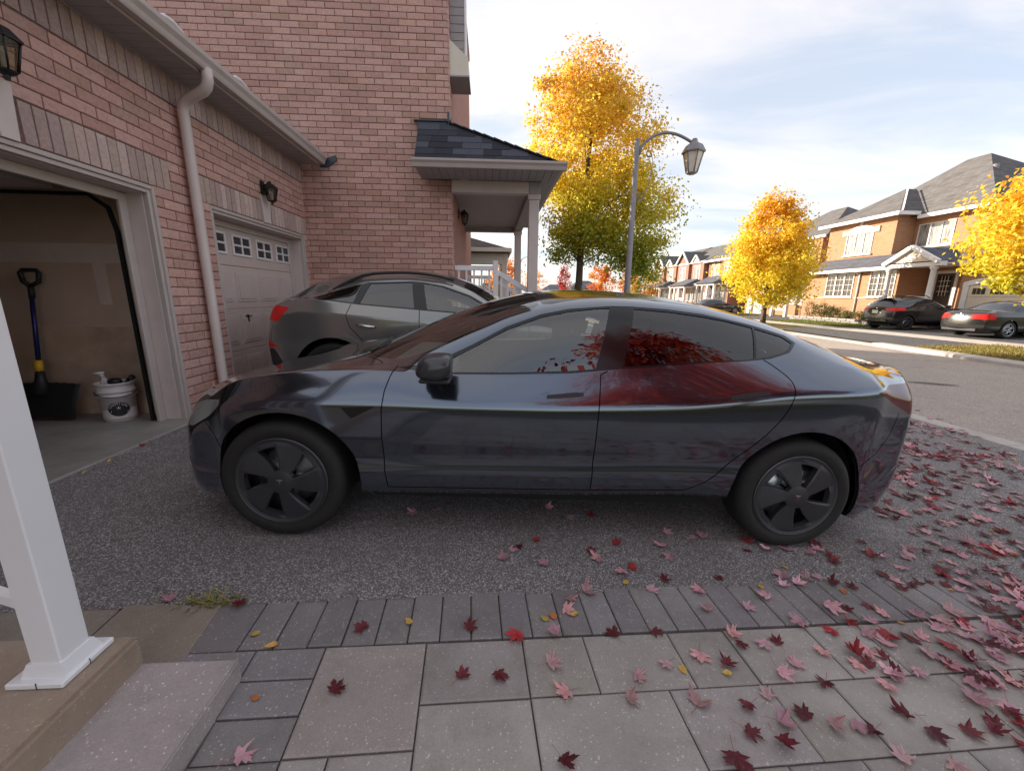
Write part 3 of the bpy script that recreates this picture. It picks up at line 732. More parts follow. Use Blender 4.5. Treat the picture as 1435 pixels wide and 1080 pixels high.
def build_sedan():
    sh = Shell(SED, 150)
    xz, xy = (0, 2), (0, 1); Z01 = (0, 1); near = None
    DLO = [(.60, .968), (.71, .960), (.912, .951), (1.2, .963), (1.534, .984), (1.802, 1.018), (2.256, 1.068), (2.5, 1.088), (2.64, 1.105), (2.77, 1.14), (2.845, 1.19), (2.80, 1.228), (2.59, 1.278), (2.30, 1.325), (2.1, 1.342), (1.88, 1.348), (1.77, 1.345), (1.53, 1.318), (1.37, 1.281), (1.18, 1.206), (1.0, 1.104), (.85, 1.028), (.72, .986)]
    FW = [(.83, .962), (.92, .963), (1.2, .974), (1.534, .996), (1.665, 1.012), (1.755, 1.334), (1.70, 1.331), (1.53, 1.306), (1.37, 1.268), (1.18, 1.192), (1.0, 1.089), (.86, 1.012)]
    RW = [(1.815, 1.03), (2.0, 1.052), (2.256, 1.079), (2.50, 1.096), (2.548, 1.103), (2.598, 1.266), (2.45, 1.294), (2.30, 1.314), (2.1, 1.331), (1.895, 1.337)]
    QW = [(2.562, 1.106), (2.64, 1.117), (2.755, 1.147), (2.822, 1.19), (2.78, 1.222), (2.612, 1.262)]
    FA = circ(.03, .335, .394, 40); RA = circ(2.875, .335, .396, 40)
    front_cut = [(.60, .975), (.578, .93), (.556, .86), (.545, .76), (.543, .6), (.552, .42), (.566, .318)]
    b_cut = [(1.73, 1.003), (1.693, .985), (1.683, .80), (1.684, .6), (1.685, .334)]
    rear_cut = smooth_poly([(2.60, 1.099), (2.66, 1.06), (2.725, 1.0), (2.728, .93), (2.69, .82), (2.61, .70), (2.50, .58), (2.40, .475), (2.32, .405), (2.22, .352)], 3)
    low_cut = [(.566, .318), (1.685, .334), (2.22, .352)]
    FD = front_cut+[(1.685, .334)]+b_cut[::-1][1:]+[(1.78, 1.36), (1.3, 1.30), (.8, 1.05)]
    RD = b_cut+[(2.22, .352)]+rear_cut[::-1][1:]+[(2.9, 1.3), (1.8, 1.38)]
    HL = [(-.66, .565), (-.50, .60), (-.40, .66), (-.30, .745), (-.315, .765), (-.45, .735), (-.58, .685), (-.70, .62)]
    TL = [(3.20, .962), (3.36, .99), (3.60, .985), (3.9, .975), (3.9, .82), (3.60, .82), (3.50, .83), (3.37, .885)]
    wsh = smooth_poly([(.20, .0), (.24, -.30), (.34, -.52), (.52, -.665), (.70, -.700), (.86, -.690), (1.02, -.660), (1.2, -.617), (1.36, -.590), (1.34, -.30), (1.32, .02)], 3)
    rg = smooth_poly([(1.345, .02), (1.365, -.30), (1.385, -.588), (1.6, -.570), (2.0, -.556), (2.4, -.55), (2.8, -.555), (3.02, -.545), (3.2, -.49), (3.33, -.30), (3.37, .02)], 3)
    hood = smooth_poly([(-.70, .02), (-.665, -.25), (-.60, -.46), (-.50, -.60), (-.36, -.665), (0, -.705), (.30, -.732), (.50, -.735), (.42, -.62), (.27, -.46), (.19, -.28), (.155, .02)], 3)
    trunk = [(3.40, .02), (3.36, -.32), (3.23, -.52), (3.02, -.60), (3.12, -.638), (3.3, -.655), (3.55, -.655), (3.9, -.62), (3.9, .02)]
    up = lambda f: f.normal.z > .05 or True
    reg = [('void', (0,), FA, xz, None), ('void', (0,), RA, xz, None),
           ('front_window', Z01, FW, xz, None), ('rear_window', Z01, RW, xz, None), ('quarter_window', Z01, QW, xz, None),
           ('trim', Z01, DLO, xz, None),
           ('gap', Z01, strip(front_cut), xz, None), ('gap', Z01, strip(b_cut), xz, None), ('gap', Z01, strip(rear_cut), xz, None), ('gap', (0,), strip(low_cut), xz, None),
           ('headlight', Z01, HL, xz, None), ('lamp_edge', (0, 1, 2), [(3.665, 1.1), (3.9, 1.1), (3.9, .83), (3.70, .83)], xz, lambda f: f.calc_center_median().y < -.48 and f.calc_center_median().z < .985), ('taillight', (0, 1, 2), TL, xz, lambda f: f.calc_center_median().y < -.48),
           ('front_door', Z01, FD, xz, None), ('rear_door', Z01, RD, xz, None),
           ('gap', (0,), strip([(-.33, .50), (-.36, .56), (-.42, .645)]), xz, None), ('gap', (0,), strip([(3.235, .52), (3.34, .60), (3.40, .70), (3.42, .835)]), xz, None),
           ('front_bumper', (0,), [(-.30, .1), (-.30, .45), (-.33, .50), (-.36, .56), (-.42, .645), (-.7, .58), (-1, .6), (-1, .1)], xz, None),
           ('rear_bumper', (0,), [(3.2, .1), (3.2, .5), (3.235, .52), (3.34, .60), (3.40, .70), (3.42, .835), (3.6, .80), (4, .80), (4, .1)], xz, None),
           ('front_fender', Z01, [(-.8, .3), (.60, .3), (.545, .6), (.545, .78), (.6, 1.0), (-.8, 1.0)], xz, None),
           ('windshield', (1, 2), wsh, xy, None), ('roof_glass', (1, 2), rg, xy, None),
           ('gap', (1, 2), strip(hood[:-1]), xy, None), ('hood', (1, 2), hood, xy, None),
           ('gap', (1, 2), strip(trunk[:-1]), xy, lambda f: f.calc_center_median().x > 3.0), ('trunk_lid', (1, 2), trunk, xy, lambda f: f.calc_center_median().z > .8)]
    sh.finish(reg)
    ph, be = SED_POS['ph'], SED_POS['be']
    a_ = Vector((math.cos(ph)*math.cos(be), math.sin(ph)*math.cos(be), -math.sin(be))); b_ = Vector((-math.sin(ph), math.cos(ph), 0)); c_ = a_.cross(b_)
    org = Vector((SED_POS['x0'], SED_POS['y0'], 0))+.90*b_
    t = thing('sedan', 'dark grey electric sedan parked across the driveway with maple leaves around its rear wheel', 'car', (0, 0, 0))
    mt = Matrix((a_, b_, c_)).transposed().to_4x4(); mt.translation = org
    t.matrix_world = mt
    P = sh.part; B = (1, -1)
    P(['body'], 'body', 'paint_midnight', t, B); P(['front_bumper'], 'front_bumper', 'paint_midnight', t, B); P(['rear_bumper'], 'rear_bumper', 'paint_midnight', t, B)
    P(['hood'], 'hood', 'paint_midnight', t, B); P(['trunk_lid'], 'trunk_lid', 'paint_midnight', t, B)
    P(['windshield'], 'windshield', 'glass_car', t, B, lip=0); P(['roof_glass'], 'roof_glass', 'black_gloss', t, B)
    P(['body', 'front_bumper', 'rear_bumper', 'hood', 'trunk_lid', 'roof_glass', 'front_door', 'rear_door', 'front_fender', 'gap', 'taillight', 'headlight'], 'inner_shell', 'liner', t, B, off=.02, lip=0)
    for sd_ in B:
        q = (sd_,)
        P(['front_fender'], 'front_fender', 'paint_midnight', t, q)
        fd = P(['front_door'], 'front_door', 'paint_midnight', t, q); rd = P(['rear_door'], 'rear_door', 'paint_midnight', t, q)
        P(['trim'], 'window_trim', 'black_gloss', t, q, off=.002)
        P(['front_window'], 'window', 'glass_car', fd, q, off=.006, lip=0); P(['rear_window'], 'window', 'glass_rear', rd, q, off=.006, lip=0)
        P(['quarter_window'], 'quarter_window', 'glass_rear', t, q, off=.006, lip=0)
        P(['headlight'], 'headlight', 'headlamp', t, q, off=.001); P(['taillight'], 'taillight', 'dark_red_lamp', t, q, off=.001); P(['lamp_edge'], 'backlit_lens_edge', 'red_lamp', t, q, off=.001)  # rear lens edge coloured brighter red, standing in for light shining through it
        flank_prism(sh, [(.335, .772), (.50, .781), (.51, .776), (.40, .716), (.385, .714)], sd_, .004, .004).build('side_camera', 'black_gloss', t, world=False)
        for dr, (xa, za, xb, zb) in ((fd, (1.405, .862, 1.60, .882)), (rd, (2.39, .902, 2.595, .934))):
            k = [(xa, za-.010), (xb-.03, zb-.015), (xb, zb-.008), (xb, zb+.007), (xb-.04, zb+.008), (xa, za+.008)]
            flank_prism(sh, k, sd_, .004, .0035).build('door_handle', 'paint_midnight' if False else 'handle_dark', dr, world=False)
        # mirror: a tapered housing on a short arm
        mo = MB(); sg = -sd_
        prof = [(.735, .985, .055), (.76, 1.03, .075), (.82, 1.055, .10), (.90, 1.045, .10), (.935, 1.03, .095)]
        bm = bmesh.new(); bmesh.ops.create_uvsphere(bm, u_segments=24, v_segments=14, radius=1)
        for v in bm.verts:
            x, y, z = v.co
            px = math.copysign(abs(x)**.75, x); pz = math.copysign(abs(z)**.7, z); py = math.copysign(abs(y)**.8, y)
            wx = .105 if px < 0 else .075
            v.co = Vector((.855+px*wx+.018*(pz), sg*(1.03+py*.105), 1.02+pz*(.068 if pz > 0 else .062)))
            if v.co.x > .915: v.co.x = .915
        mo.frombm(bm, None, True); mh = mo.build('mirror', 'mirror_cap', fd, world=False)
        ar = MB(); ar.tube([(.79, sg*.84, .955), (.82, sg*.92, .963), (.845, sg*.98, .972)], [.03, .026, .03], 8); ar.bbox(.77, sg*.93, .952, .915, sg*1.11, .972, .008); ar.build('mirror_base', 'black_plastic', fd, world=False)
        # wheels
        for x, rot in ((0.0, 19), (2.875, 56)):
            w = wheel(t, x, sg*.90, sd_, .335, .243, .235); add_aero_cover(w, sd_, .243, rot)
            well(t, x if x else .03, sd_, .405, .335, -.80)
    for y in (-.38, .38): seat(t, 1.42, y)
    b = MB(); b.bbox(2.15, -.62, .32, 2.55, .62, .50, .04); b.bbox(2.58, -.62, .45, 2.72, .62, 1.0, .05)
    for y in (-.4, 0, .4): b.bbox(2.70, y-.12, 1.0, 2.79, y+.12, 1.10, .03)
    b.build('rear_bench', 'seat_dark', t, world=False)
    d = MB(); d.bbox(.42, -.74, .80, .86, .74, .935, .05); d.build('dashboard', 'interior_light', t, world=False)
    d = MB(); d.bbox(.862, -.72, .83, .885, .72, .87, .005); d.bbox(.87, -.14, .86, .895, .20, 1.06, .01); d.build('dash_trim', 'dash_wood', t, world=False)
    sw = MB(); st = [Matrix.Translation((1.02, .38, .93)) @ Matrix.Rotation(R(-24), 4, 'Y') @ Vector((0, .185*math.cos(2*math.pi*i/28), .185*math.sin(2*math.pi*i/28))) for i in range(29)]
    sw.tube(st, .016, 8, cap=False); sw.tube([st[0], st[14]], .014, 6); sw.tube([(1.02, .38, .93), (.86, .38, .86)], .03, 8); sw.build('steering_wheel', 'seat_dark', t, world=False)
    f = MB(); f.box(-.45, -.52, .16, 3.3, .52, .22); f.box(.45, -.80, .22, 2.4, .80, .27); f.build('floor_pan', 'liner', t, world=False)
    fp = MB()
    fp.bbox(1.64, .74, .5, 1.74, .78, 1.2, .01); fp.build('pillar_lining', 'seat_dark', t, world=False)
    wp = MB()      # wiper arms in the cowl
    for y0, y1 in ((-.45, .05), (.05, .6)):
        wp.tube([(.36, y0, 1.0), (.40, (y0+y1)/2, 1.045), (.36, y1, 1.03)], .009, 6)
    wp.build('wiper', 'black_plastic', t, world=False)
    return t, sh
plain('handle_dark', (.012, .012, .014), .45, var=0)
a = Mt('headlamp', (.62, .65, .64), .12, .6, .8, 1); M['headlamp'] = a.m

# ---- the grey coupe SUV behind it, and the two dark cars over the road, share the loft with their own tables
def sides(tb, x0, x1): return tb
SUV = dict(x=(-.82, 3.74), ref=(-.25, 3.05), W=.945, sweepf=(.34, 2.4), sweepr=(.26, 3.0), swx=(-.1, 2.95), soft={5: .1, 6: .2, 2: .35}, t=dict(
    zlo=[(-.82, .62), (-.80, .45), (-.74, .32), (-.55, .25), (.4, .30), (2.3, .31), (3.2, .30), (3.6, .33), (3.70, .42), (3.73, .58), (3.74, .68)],
    zbelt=[(-.82, .62), (-.81, .75), (-.78, .86), (-.65, .98), (-.3, 1.06), (.3, 1.10), (.9, 1.115), (1.3, 1.135), (1.91, 1.16), (2.54, 1.185), (3.04, 1.225), (3.25, 1.22), (3.45, 1.19), (3.58, 1.165), (3.66, 1.09), (3.71, .96), (3.735, .80), (3.74, .68)],
    ztop=[(-.82, .62), (-.81, .76), (-.78, .88), (-.65, 1.0), (-.3, 1.08), (.3, 1.13), (.55, 1.16), (.9, 1.33), (1.3, 1.52), (1.6, 1.60), (2.0, 1.64), (2.5, 1.62), (2.9, 1.555), (3.12, 1.49), (3.2, 1.455), (3.4, 1.31), (3.56, 1.195), (3.62, 1.16), (3.68, 1.04), (3.72, .90), (3.74, .68)],
    zrail=[(-.82, .62), (-.81, .755), (-.78, .87), (-.65, .99), (-.3, 1.07), (.3, 1.115), (.75, 1.14), (1.0, 1.21), (1.12, 1.275), (1.3, 1.37), (1.61, 1.465), (1.86, 1.495), (1.97, 1.50), (2.47, 1.462), (2.8, 1.36), (3.0, 1.29), (3.15, 1.26), (3.4, 1.22), (3.58, 1.18), (3.66, 1.10), (3.71, .965), (3.735, .80), (3.74, .68)],
    yrail=[(-.82, .68), (.3, .74), (.75, .83), (1.12, .77), (1.6, .71), (2.0, .69), (2.5, .69), (2.9, .70), (3.2, .71), (3.6, .74), (3.74, .74)],
    ybelt=[(-.82, .76), (-.3, .85), (.5, .89), (1.5, .90), (2.3, .89), (2.9, .865), (3.3, .83), (3.6, .81), (3.74, .80)],
    ysh=[(-.82, .84), (-.3, .93), (.2, .945), (1.2, .94), (2.2, .94), (2.8, .945), (3.2, .93), (3.5, .90), (3.74, .86)],
    zsh=[(-.25, .96), (1.0, 1.01), (1.6, 1.035), (2.74, 1.085), (3.05, 1.09)], zmid=[(-.25, .75), (3.05, .80)], zcr=[(-.25, .48), (3.05, .50)]))
def build_suv(loc, rot):
    sh = Shell(SUV, 110, .8)
    xz, xy, yz = (0, 2), (0, 1), (1, 2); Z01 = (0, 1)
    DLO = [(.95, 1.15), (1.3, 1.148), (1.91, 1.172), (2.54, 1.198), (3.0, 1.235), (3.08, 1.25), (2.8, 1.348), (2.6, 1.41), (2.47, 1.45), (1.97, 1.487), (1.86, 1.484), (1.61, 1.452), (1.3, 1.36), (1.12, 1.268)]
    FW = [(1.05, 1.165), (1.3, 1.163), (1.775, 1.182), (1.835, 1.468), (1.62, 1.44), (1.32, 1.35), (1.13, 1.255)]
    RW = [(1.92, 1.188), (2.53, 1.212), (2.44, 1.437), (1.97, 1.472)]
    QW = [(2.60, 1.216), (3.0, 1.25), (3.03, 1.257), (2.8, 1.335), (2.545, 1.413)]
    RA = circ(2.82, .37, .455, 36); FA = circ(0, .37, .455, 36)
    fc = [(.62, 1.1), (.60, .9), (.62, .35)]; bc = [(1.86, 1.17), (1.85, .9), (1.86, .36)]; rc = [(2.62, 1.20), (2.66, 1.08), (2.62, .95), (2.48, .8), (2.36, .6), (2.3, .36)]
    TL = [(3.30, 1.13), (3.44, 1.145), (3.8, 1.145), (3.8, .985), (3.42, .975)]
    RF = [(3.44, .68), (3.8, .665), (3.8, .745), (3.56, .75)]
    reg = [('void', (0,), FA, xz, None), ('void', (0,), RA, xz, None), ('front_window', Z01, FW, xz, None), ('rear_window', Z01, RW, xz, None), ('quarter_window', Z01, QW, xz, None), ('trim', Z01, DLO, xz, None),
           ('gap', Z01, strip(fc, .004), xz, None), ('gap', Z01, strip(bc, .004), xz, None), ('gap', Z01, strip(rc, .004), xz, None),
           ('taillight', (0, 1), TL, xz, None), ('reflector', (0,), RF, xz, None),
           ('rear_arch', (0,), circ(2.82, .37, .51, 36), xz, None), ('front_arch', (0,), circ(0, .37, .51, 36), xz, None),
           ('lower_cladding', (0,), [(3.42, .2), (3.40, .5), (3.50, .66), (3.9, .66), (3.9, .2)], xz, None),
           ('front_door', Z01, fc+bc[::-1]+[(1.9, 1.5), (.9, 1.3)], xz, None), ('rear_door', Z01, bc+rc[::-1]+[(2.8, 1.4), (2, 1.53)], xz, None),
           ('rear_glass', (1, 2), [(3.16, .02), (3.155, -.55), (3.22, -.66), (3.50, -.70), (3.53, -.5), (3.54, .02)], xy, None),
           ('windshield', (1, 2), [(.55, .02), (.62, -.5), (.85, -.72), (1.1, -.70), (1.38, -.64), (1.36, .02)], xy, None)]
    sh.finish(reg)
    t = thing('suv', 'grey coupe shaped SUV with red tail lights parked before the closed garage door', 'SUV', loc, rot=rot); ORG[t.name] = Vector((0, 0, 0))
    P = sh.part; B = (1, -1)
    P(['body'], 'body', 'paint_suv', t, B); P(['rear_glass'], 'rear_glass', 'window_dark', t, B); P(['windshield'], 'windshield', 'glass_rear', t, B, lip=0)
    P(['body', 'front_door', 'rear_door', 'gap', 'taillight', 'rear_arch', 'front_arch'], 'inner_shell', 'liner', t, B, off=.02, lip=0)
    P(['lower_cladding'], 'lower_cladding', 'black_plastic', t, B)
    for sd_ in B:
        q = (sd_,); sg = -sd_
        fd = P(['front_door'], 'front_door', 'paint_suv', t, q); rd = P(['rear_door'], 'rear_door', 'paint_suv', t, q)
        P(['trim'], 'window_trim', 'black_gloss', t, q); P(['front_window'], 'window', 'glass_car', fd, q, off=.005, lip=0); P(['rear_window'], 'window', 'glass_dark', rd, q, off=.005, lip=0); P(['quarter_window'], 'quarter_window', 'glass_dark', t, q, off=.005, lip=0)
        tl = P(['taillight'], 'taillight', 'red_lamp', t, q, off=-.004); P(['reflector'], 'reflector', 'red_lamp', t, q, off=-.003)
        P(['front_arch'], 'wheel_arch', 'paint_suv', t, q, off=-.008); P(['rear_arch'], 'wheel_arch', 'paint_suv', t, q, off=-.008)
        for dr, xa in ((rd, 2.44), (fd, 1.62)):
            h = MB(); p, n_ = sh.at(xa, .965)
            y = p.y-.028
            h.tube([(xa-.1, (y+.03)*sd_, .962), (xa-.07, y*sd_, .965), (xa+.07, y*sd_, .975), (xa+.1, (y+.03)*sd_, .978)], .013, 8); h.build('door_handle', 'chrome', dr, world=False)
        mo = MB(); mo.ellipsoid((1.10, sg*1.04, 1.20), (.11, .12, .085), 16, 10, .75); mo.tube([(1.08, sg*.86, 1.13), (1.1, sg*.98, 1.16)], .03, 8); mo.build('mirror', 'black_plastic', fd, world=False)
        rl = MB(); pts = []
        for x in np.linspace(1.5, 2.95, 12):
            pts.append((x, sg*(.64 if 1.6 < x < 2.8 else .65), pchip(SUV['t']['zrail'])(x)+.085-.09*max(0, (x-2.4)/.55)**2))
        rl.tube(pts, .018, 8); rl.build('roof_rail', 'black_plastic', t, world=False)
        for x in (0, 2.82):
            w = wheel(t, x, sg*.925, sd_, .38, .275, .25); add_spokes(w, sd_, 5, .275, 'alloy', .06, .42); well(t, x, sd_, .465, .36, -.82)
    for y in (-.4, .4): seat(t, 1.35, y, zb=.5)
    b = MB(); b.bbox(2.2, -.6, .5, 2.6, .6, .7, .04); b.bbox(2.55, -.6, .6, 2.7, .6, 1.2, .05); b.build('rear_bench', 'seat_dark', t, world=False)
    f = MB(); f.box(-.5, -.55, .22, 3.4, .55, .3); f.box(.46, -.8, .3, 2.36, .8, .36); f.bbox(.5, -.75, .9, .9, .75, 1.12, .04); f.build('floor_pan', 'liner', t, world=False)
    return t
HAT = dict(x=(-.85, 3.55), ref=(-.3, 2.95), W=.90, sweepf=(.34, 2.4), sweepr=(.22, 2.6), swx=(-.1, 2.85), t=dict(
    zlo=[(-.85, .55), (-.83, .42), (-.75, .30), (.4, .34), (2.3, .35), (3.2, .36), (3.45, .40), (3.53, .52), (3.55, .62)],
    zbelt=[(-.85, .55), (-.83, .70), (-.7, .88), (-.2, .98), (.5, 1.03), (1.2, 1.05), (2, 1.08), (2.8, 1.13), (3.1, 1.15), (3.33, 1.14), (3.44, 1.08), (3.51, .92), (3.54, .76), (3.55, .62)],
    ztop=[(-.85, .55), (-.83, .71), (-.7, .90), (-.2, 1.02), (.3, 1.08), (.5, 1.13), (.9, 1.34), (1.3, 1.52), (1.7, 1.585), (2.3, 1.59), (2.8, 1.555), (3.05, 1.50), (3.2, 1.38), (3.33, 1.20), (3.42, 1.12), (3.51, .93), (3.54, .77), (3.55, .62)],
    zrail=[(-.85, .55), (-.83, .705), (-.7, .89), (-.2, 1.0), (.5, 1.05), (.8, 1.10), (1.1, 1.27), (1.4, 1.40), (1.8, 1.45), (2.3, 1.44), (2.7, 1.38), (2.95, 1.30), (3.1, 1.24), (3.33, 1.16), (3.43, 1.09), (3.51, .925), (3.54, .765), (3.55, .62)],
    yrail=[(-.85, .64), (.3, .72), (.8, .78), (1.1, .73), (1.6, .67), (2.3, .65), (2.9, .66), (3.3, .70), (3.55, .72)],
    ybelt=[(-.85, .74), (0, .82), (1, .85), (2.2, .85), (2.8, .83), (3.2, .80), (3.55, .78)], ysh=[(-.85, .80), (-.2, .88), (.4, .90), (2.2, .90), (2.9, .90), (3.3, .87), (3.55, .83)],
    zsh=[(-.3, .88), (3, .98)], zmid=[(-.3, .7), (3, .76)], zcr=[(-.3, .5), (3, .54)]))
SALOON = dict(x=(-.85, 3.82), ref=(-.3, 3.2), W=.90, sweepf=(.34, 2.4), sweepr=(.26, 2.6), swx=(-.1, 3.0), t=dict(
    zlo=[(-.85, .50), (-.83, .36), (-.75, .24), (.4, .24), (2.3, .25), (3.4, .26), (3.7, .30), (3.79, .42), (3.82, .56)],
    zbelt=[(-.85, .50), (-.83, .62), (-.7, .76), (-.2, .86), (.5, .92), (1.2, .94), (2, .96), (2.8, .99), (3.2, 1.0), (3.55, .99), (3.69, .96), (3.77, .84), (3.81, .70), (3.82, .56)],
    ztop=[(-.85, .50), (-.83, .63), (-.7, .78), (-.2, .90), (.3, .97), (.5, 1.03), (.9, 1.22), (1.3, 1.39), (1.7, 1.44), (2.1, 1.435), (2.5, 1.36), (2.9, 1.18), (3.15, 1.08), (3.5, 1.065), (3.66, 1.05), (3.72, .99), (3.78, .85), (3.81, .71), (3.82, .56)],
    zrail=[(-.85, .50), (-.83, .625), (-.7, .77), (-.2, .88), (.5, .94), (.8, 1.0), (1.1, 1.17), (1.4, 1.28), (1.8, 1.32), (2.2, 1.28), (2.6, 1.15), (2.9, 1.06), (3.2, 1.03), (3.55, 1.02), (3.70, .975), (3.78, .845), (3.81, .705), (3.82, .56)],
    yrail=[(-.85, .64), (.3, .72), (.8, .77), (1.1, .70), (1.6, .64), (2.2, .63), (2.7, .66), (3.2, .70), (3.82, .70)],
    ybelt=[(-.85, .74), (0, .82), (1, .85), (2.2, .85), (2.8, .83), (3.3, .80), (3.82, .76)], ysh=[(-.85, .80), (-.2, .88), (.4, .90), (2.2, .90), (3.0, .90), (3.5, .87), (3.82, .81)],
    zsh=[(-.3, .76), (3.2, .88)], zmid=[(-.3, .6), (3.2, .66)], zcr=[(-.3, .4), (3.2, .42)]))
def build_far_car(spec, name, label, cat, mat, loc, rot, rear, wr=.33, rim_mat='wheel_grey'):
    """rear: polygons in (y, z) for the rear glass and lamp, in (x, z) for side windows"""
    sh = Shell(spec, 64, .6); xz, yz, xy = (0, 2), (1, 2), (0, 1)
    xr = spec['ref'][1]
    back = lambda f: f.calc_center_median().x > rear['xmin']
    reg = [('void', (0,), circ(0, wr, wr+.055, 24), xz, None), ('void', (0,), circ(rear['wb'], wr, wr+.055, 24), xz, None)]
    reg += [('side_window', (0, 1), p, xz, None) for p in rear['side']]
    reg += [('rear_glass', (1, 2), rear['glass'], xy, None), ('windshield', (1, 2), rear['ws'], xy, None), ('taillight', (0, 1, 2), rear['lamp'], yz, back)]
    if 'lowblack' in rear: reg += [('cladding', (0,), rear['lowblack'], xz, None), ('cladding', (0,), circ(rear['wb'], wr, wr+.12, 24), xz, None), ('cladding', (0,), circ(0, wr, wr+.12, 24), xz, None)]
    sh.finish(reg)
    t = thing(name, label, cat, loc, rot=rot); ORG[t.name] = Vector((0, 0, 0)); B = (1, -1); P = sh.part
    P(['body'], 'body', mat, t, B, lip=.01); P(['cladding'], 'cladding', 'black_plastic', t, B, lip=.01)
    P(['rear_glass'], 'rear_glass', 'window_dark', t, B, lip=.01); P(['windshield'], 'windshield', 'window_dark', t, B, lip=.01)
    P(['body', 'cladding'], 'inner_shell', 'liner', t, B, off=.03, lip=0)
    for sd_ in B:
        sg = -sd_
        P(['side_window'], 'side_window', 'window_dark', t, (sd_,), lip=.01); P(['taillight'], 'taillight', 'red_lamp', t, (sd_,), off=-.005)
        mo = MB(); mo.ellipsoid((.85, sg*1.0, rear['mz']), (.09, .11, .075), 12, 8, .8); mo.build('mirror', mat, t, world=False)
        for x in (0, rear['wb']):
            w = wheel(t, x, sg*.88, sd_, wr, wr*.70, .22); add_spokes(w, sd_, 5, wr*.70, rim_mat, .05); well(t, x, sd_, wr+.06, wr, -.78)
    py, pz = rear['plate']; q = sh.at_end(.0, pz)
    pl = MB(); pl.bbox(q.x-.01, -.15, pz-.075, q.x+.018, .15, pz+.075, .006); pl.build('license_plate', 'plate', t, world=False)
    em = MB(); q = sh.at_end(0, rear['emb']); em.ellipsoid((q.x, 0, rear['emb']), (.015, .05, .03), 14, 8); em.build('emblem', 'chrome', t, world=False)
    f = MB(); f.box(-.5, -.55, .2, spec['x'][1]-.35, .55, .3); f.build('floor_pan', 'liner', t, world=False)
    ex = MB()
    bx = sh.at_end(.3, rear['lowz']).x
    ex.bbox(bx-.12, -.62, rear['lowz']-.09, bx+.006, .62, rear['lowz']+.03, .02); ex.build('lower_bumper', 'black_plastic', t, world=False)
    return t
# ------------------------------------------------------------------ ground, drive, road, far verge
g = MB(); prof = [(-700, -.06), (-3.4, -.06), (-2.9, -.03), (5.9, -.40), (6.2, -.48), (13.0, -.48), (15.2, -.26), (26, -.045), (60, .5), (700, 4.0)]
for (xa, za), (xb, zb) in zip(prof, prof[1:]): g.quad((xa, -700, za), (xb, -700, zb), (xb, 700, zb), (xa, 700, za))
struct('ground', g, 'lawn')
def edge_y(x): return 1.645+.054*x            # asphalt / paving boundary
d = MB(); xs = np.linspace(-2.95, 5.86, 24)
for a_, b_ in zip(xs, xs[1:]): d.quad((a_, edge_y(a_)-.02, gz(a_)), (b_, edge_y(b_)-.02, gz(b_)), (b_, 14.2, gz(b_)), (a_, 14.2, gz(a_)))
struct('driveway', d, 'asphalt_drive')
k = MB()
for i in range(-6, 30):
    y0 = i*2.0; k.bbox(5.87, y0+.004, gz(5.87)-.25, 6.13, y0+1.996, gz(5.87)+.004, .012)
struct('kerb', k, 'concrete')
def kerb_x(y): return 13.42+.115*(y-9.15) if y < 30 else 13.42+.115*20.85+.03*(y-30)
d = MB(); ys = list(range(-60, 30, 4))+list(range(30, 240, 15))
for a_, b_ in zip(ys, ys[1:]): d.quad((6.12, a_, -.31), (kerb_x(a_), a_, -.33), (kerb_x(b_), b_, -.33), (6.12, b_, -.31))
struct('road', d, 'asphalt_road')
rp = MB()      # a dark ragged seam sealed across the carriageway, and the drain grating
for i in range(40):
    x = 6.3+i*.18; rp.tint(.5+.2*random.random()); w_ = .012+.02*random.random(); y0 = 10.9-.02*i+.08*random.random()
    rp.quad((x, y0, -.3065), (x+.18, y0, -.3065), (x+.18, y0+w_, -.3065), (x, y0+w_, -.3065))
struct('road_seam', rp, 'asphalt_far')
k = MB()
yk = -10.0
while yk < 60:
    a_, b_ = yk+.01, yk+2.98; xa, xb = kerb_x(a_), kerb_x(b_)
    h0 = -.33 if 13.2 < (a_+b_)/2 < 20.5 else -.33
    hh = .045 if 12.6 < (a_+b_)/2 < 21 else .11
    k.prism([(xa, a_, -.45), (xa, a_, -.33+hh*.7), (xa+.06, a_, -.33+hh), (xa+.42, a_, -.33+hh+.01), (xa+.42, a_, -.45)], (xb-xa, b_-a_, 0)); yk += 3
struct('kerb', k, 'concrete')
def strip_far(name, mat, f0, f1, y0, y1, dz, n=8, kind='structure'):
    s_ = MB()
    for i in range(n):
        a_, b_ = y0+(y1-y0)*i/n, y0+(y1-y0)*(i+1)/n
        s_.quad((f0(a_), a_, zfar(f0(a_))+dz), (f1(a_), a_, zfar(f1(a_))+dz), (f1(b_), b_, zfar(f1(b_))+dz), (f0(b_), b_, zfar(f0(b_))+dz))
    return s_.build(name, mat, kind=kind)
cst = lambda v: (lambda y: v)
walk_x = lambda y: 17.3+.02*(y-12)
strip_far('verge', 'lawn', lambda y: kerb_x(y)+.40, walk_x, -10, 12.7, .0)
strip_far('verge', 'lawn', lambda y: kerb_x(y)+.40, walk_x, 20.8, 60, .0)
strip_far('drive_apron', 'asphalt_far', lambda y: kerb_x(y)+.40, walk_x, 12.7, 20.8, .004)
strip_far('sidewalk', 'concrete', walk_x, lambda y: walk_x(y)+1.35, -10, 70, .012, 20)
strip_far('far_driveway', 'asphalt_far', lambda y: walk_x(y)+1.35, cst(25), 12.7, 20.8, .004)
strip_far('front_lawn', 'lawn', lambda y: walk_x(y)+1.35, cst(25), 20.8, 27.5, .006)
strip_far('far_driveway', 'asphalt_far', lambda y: walk_x(y)+1.35, cst(25), 27.5, 32, .004)
strip_far('front_lawn', 'lawn', lambda y: walk_x(y)+1.35, cst(25), 32, 60, .006)
strip_far('front_lawn', 'lawn', lambda y: walk_x(y)+1.35, cst(25), -10, 12.7, .006)
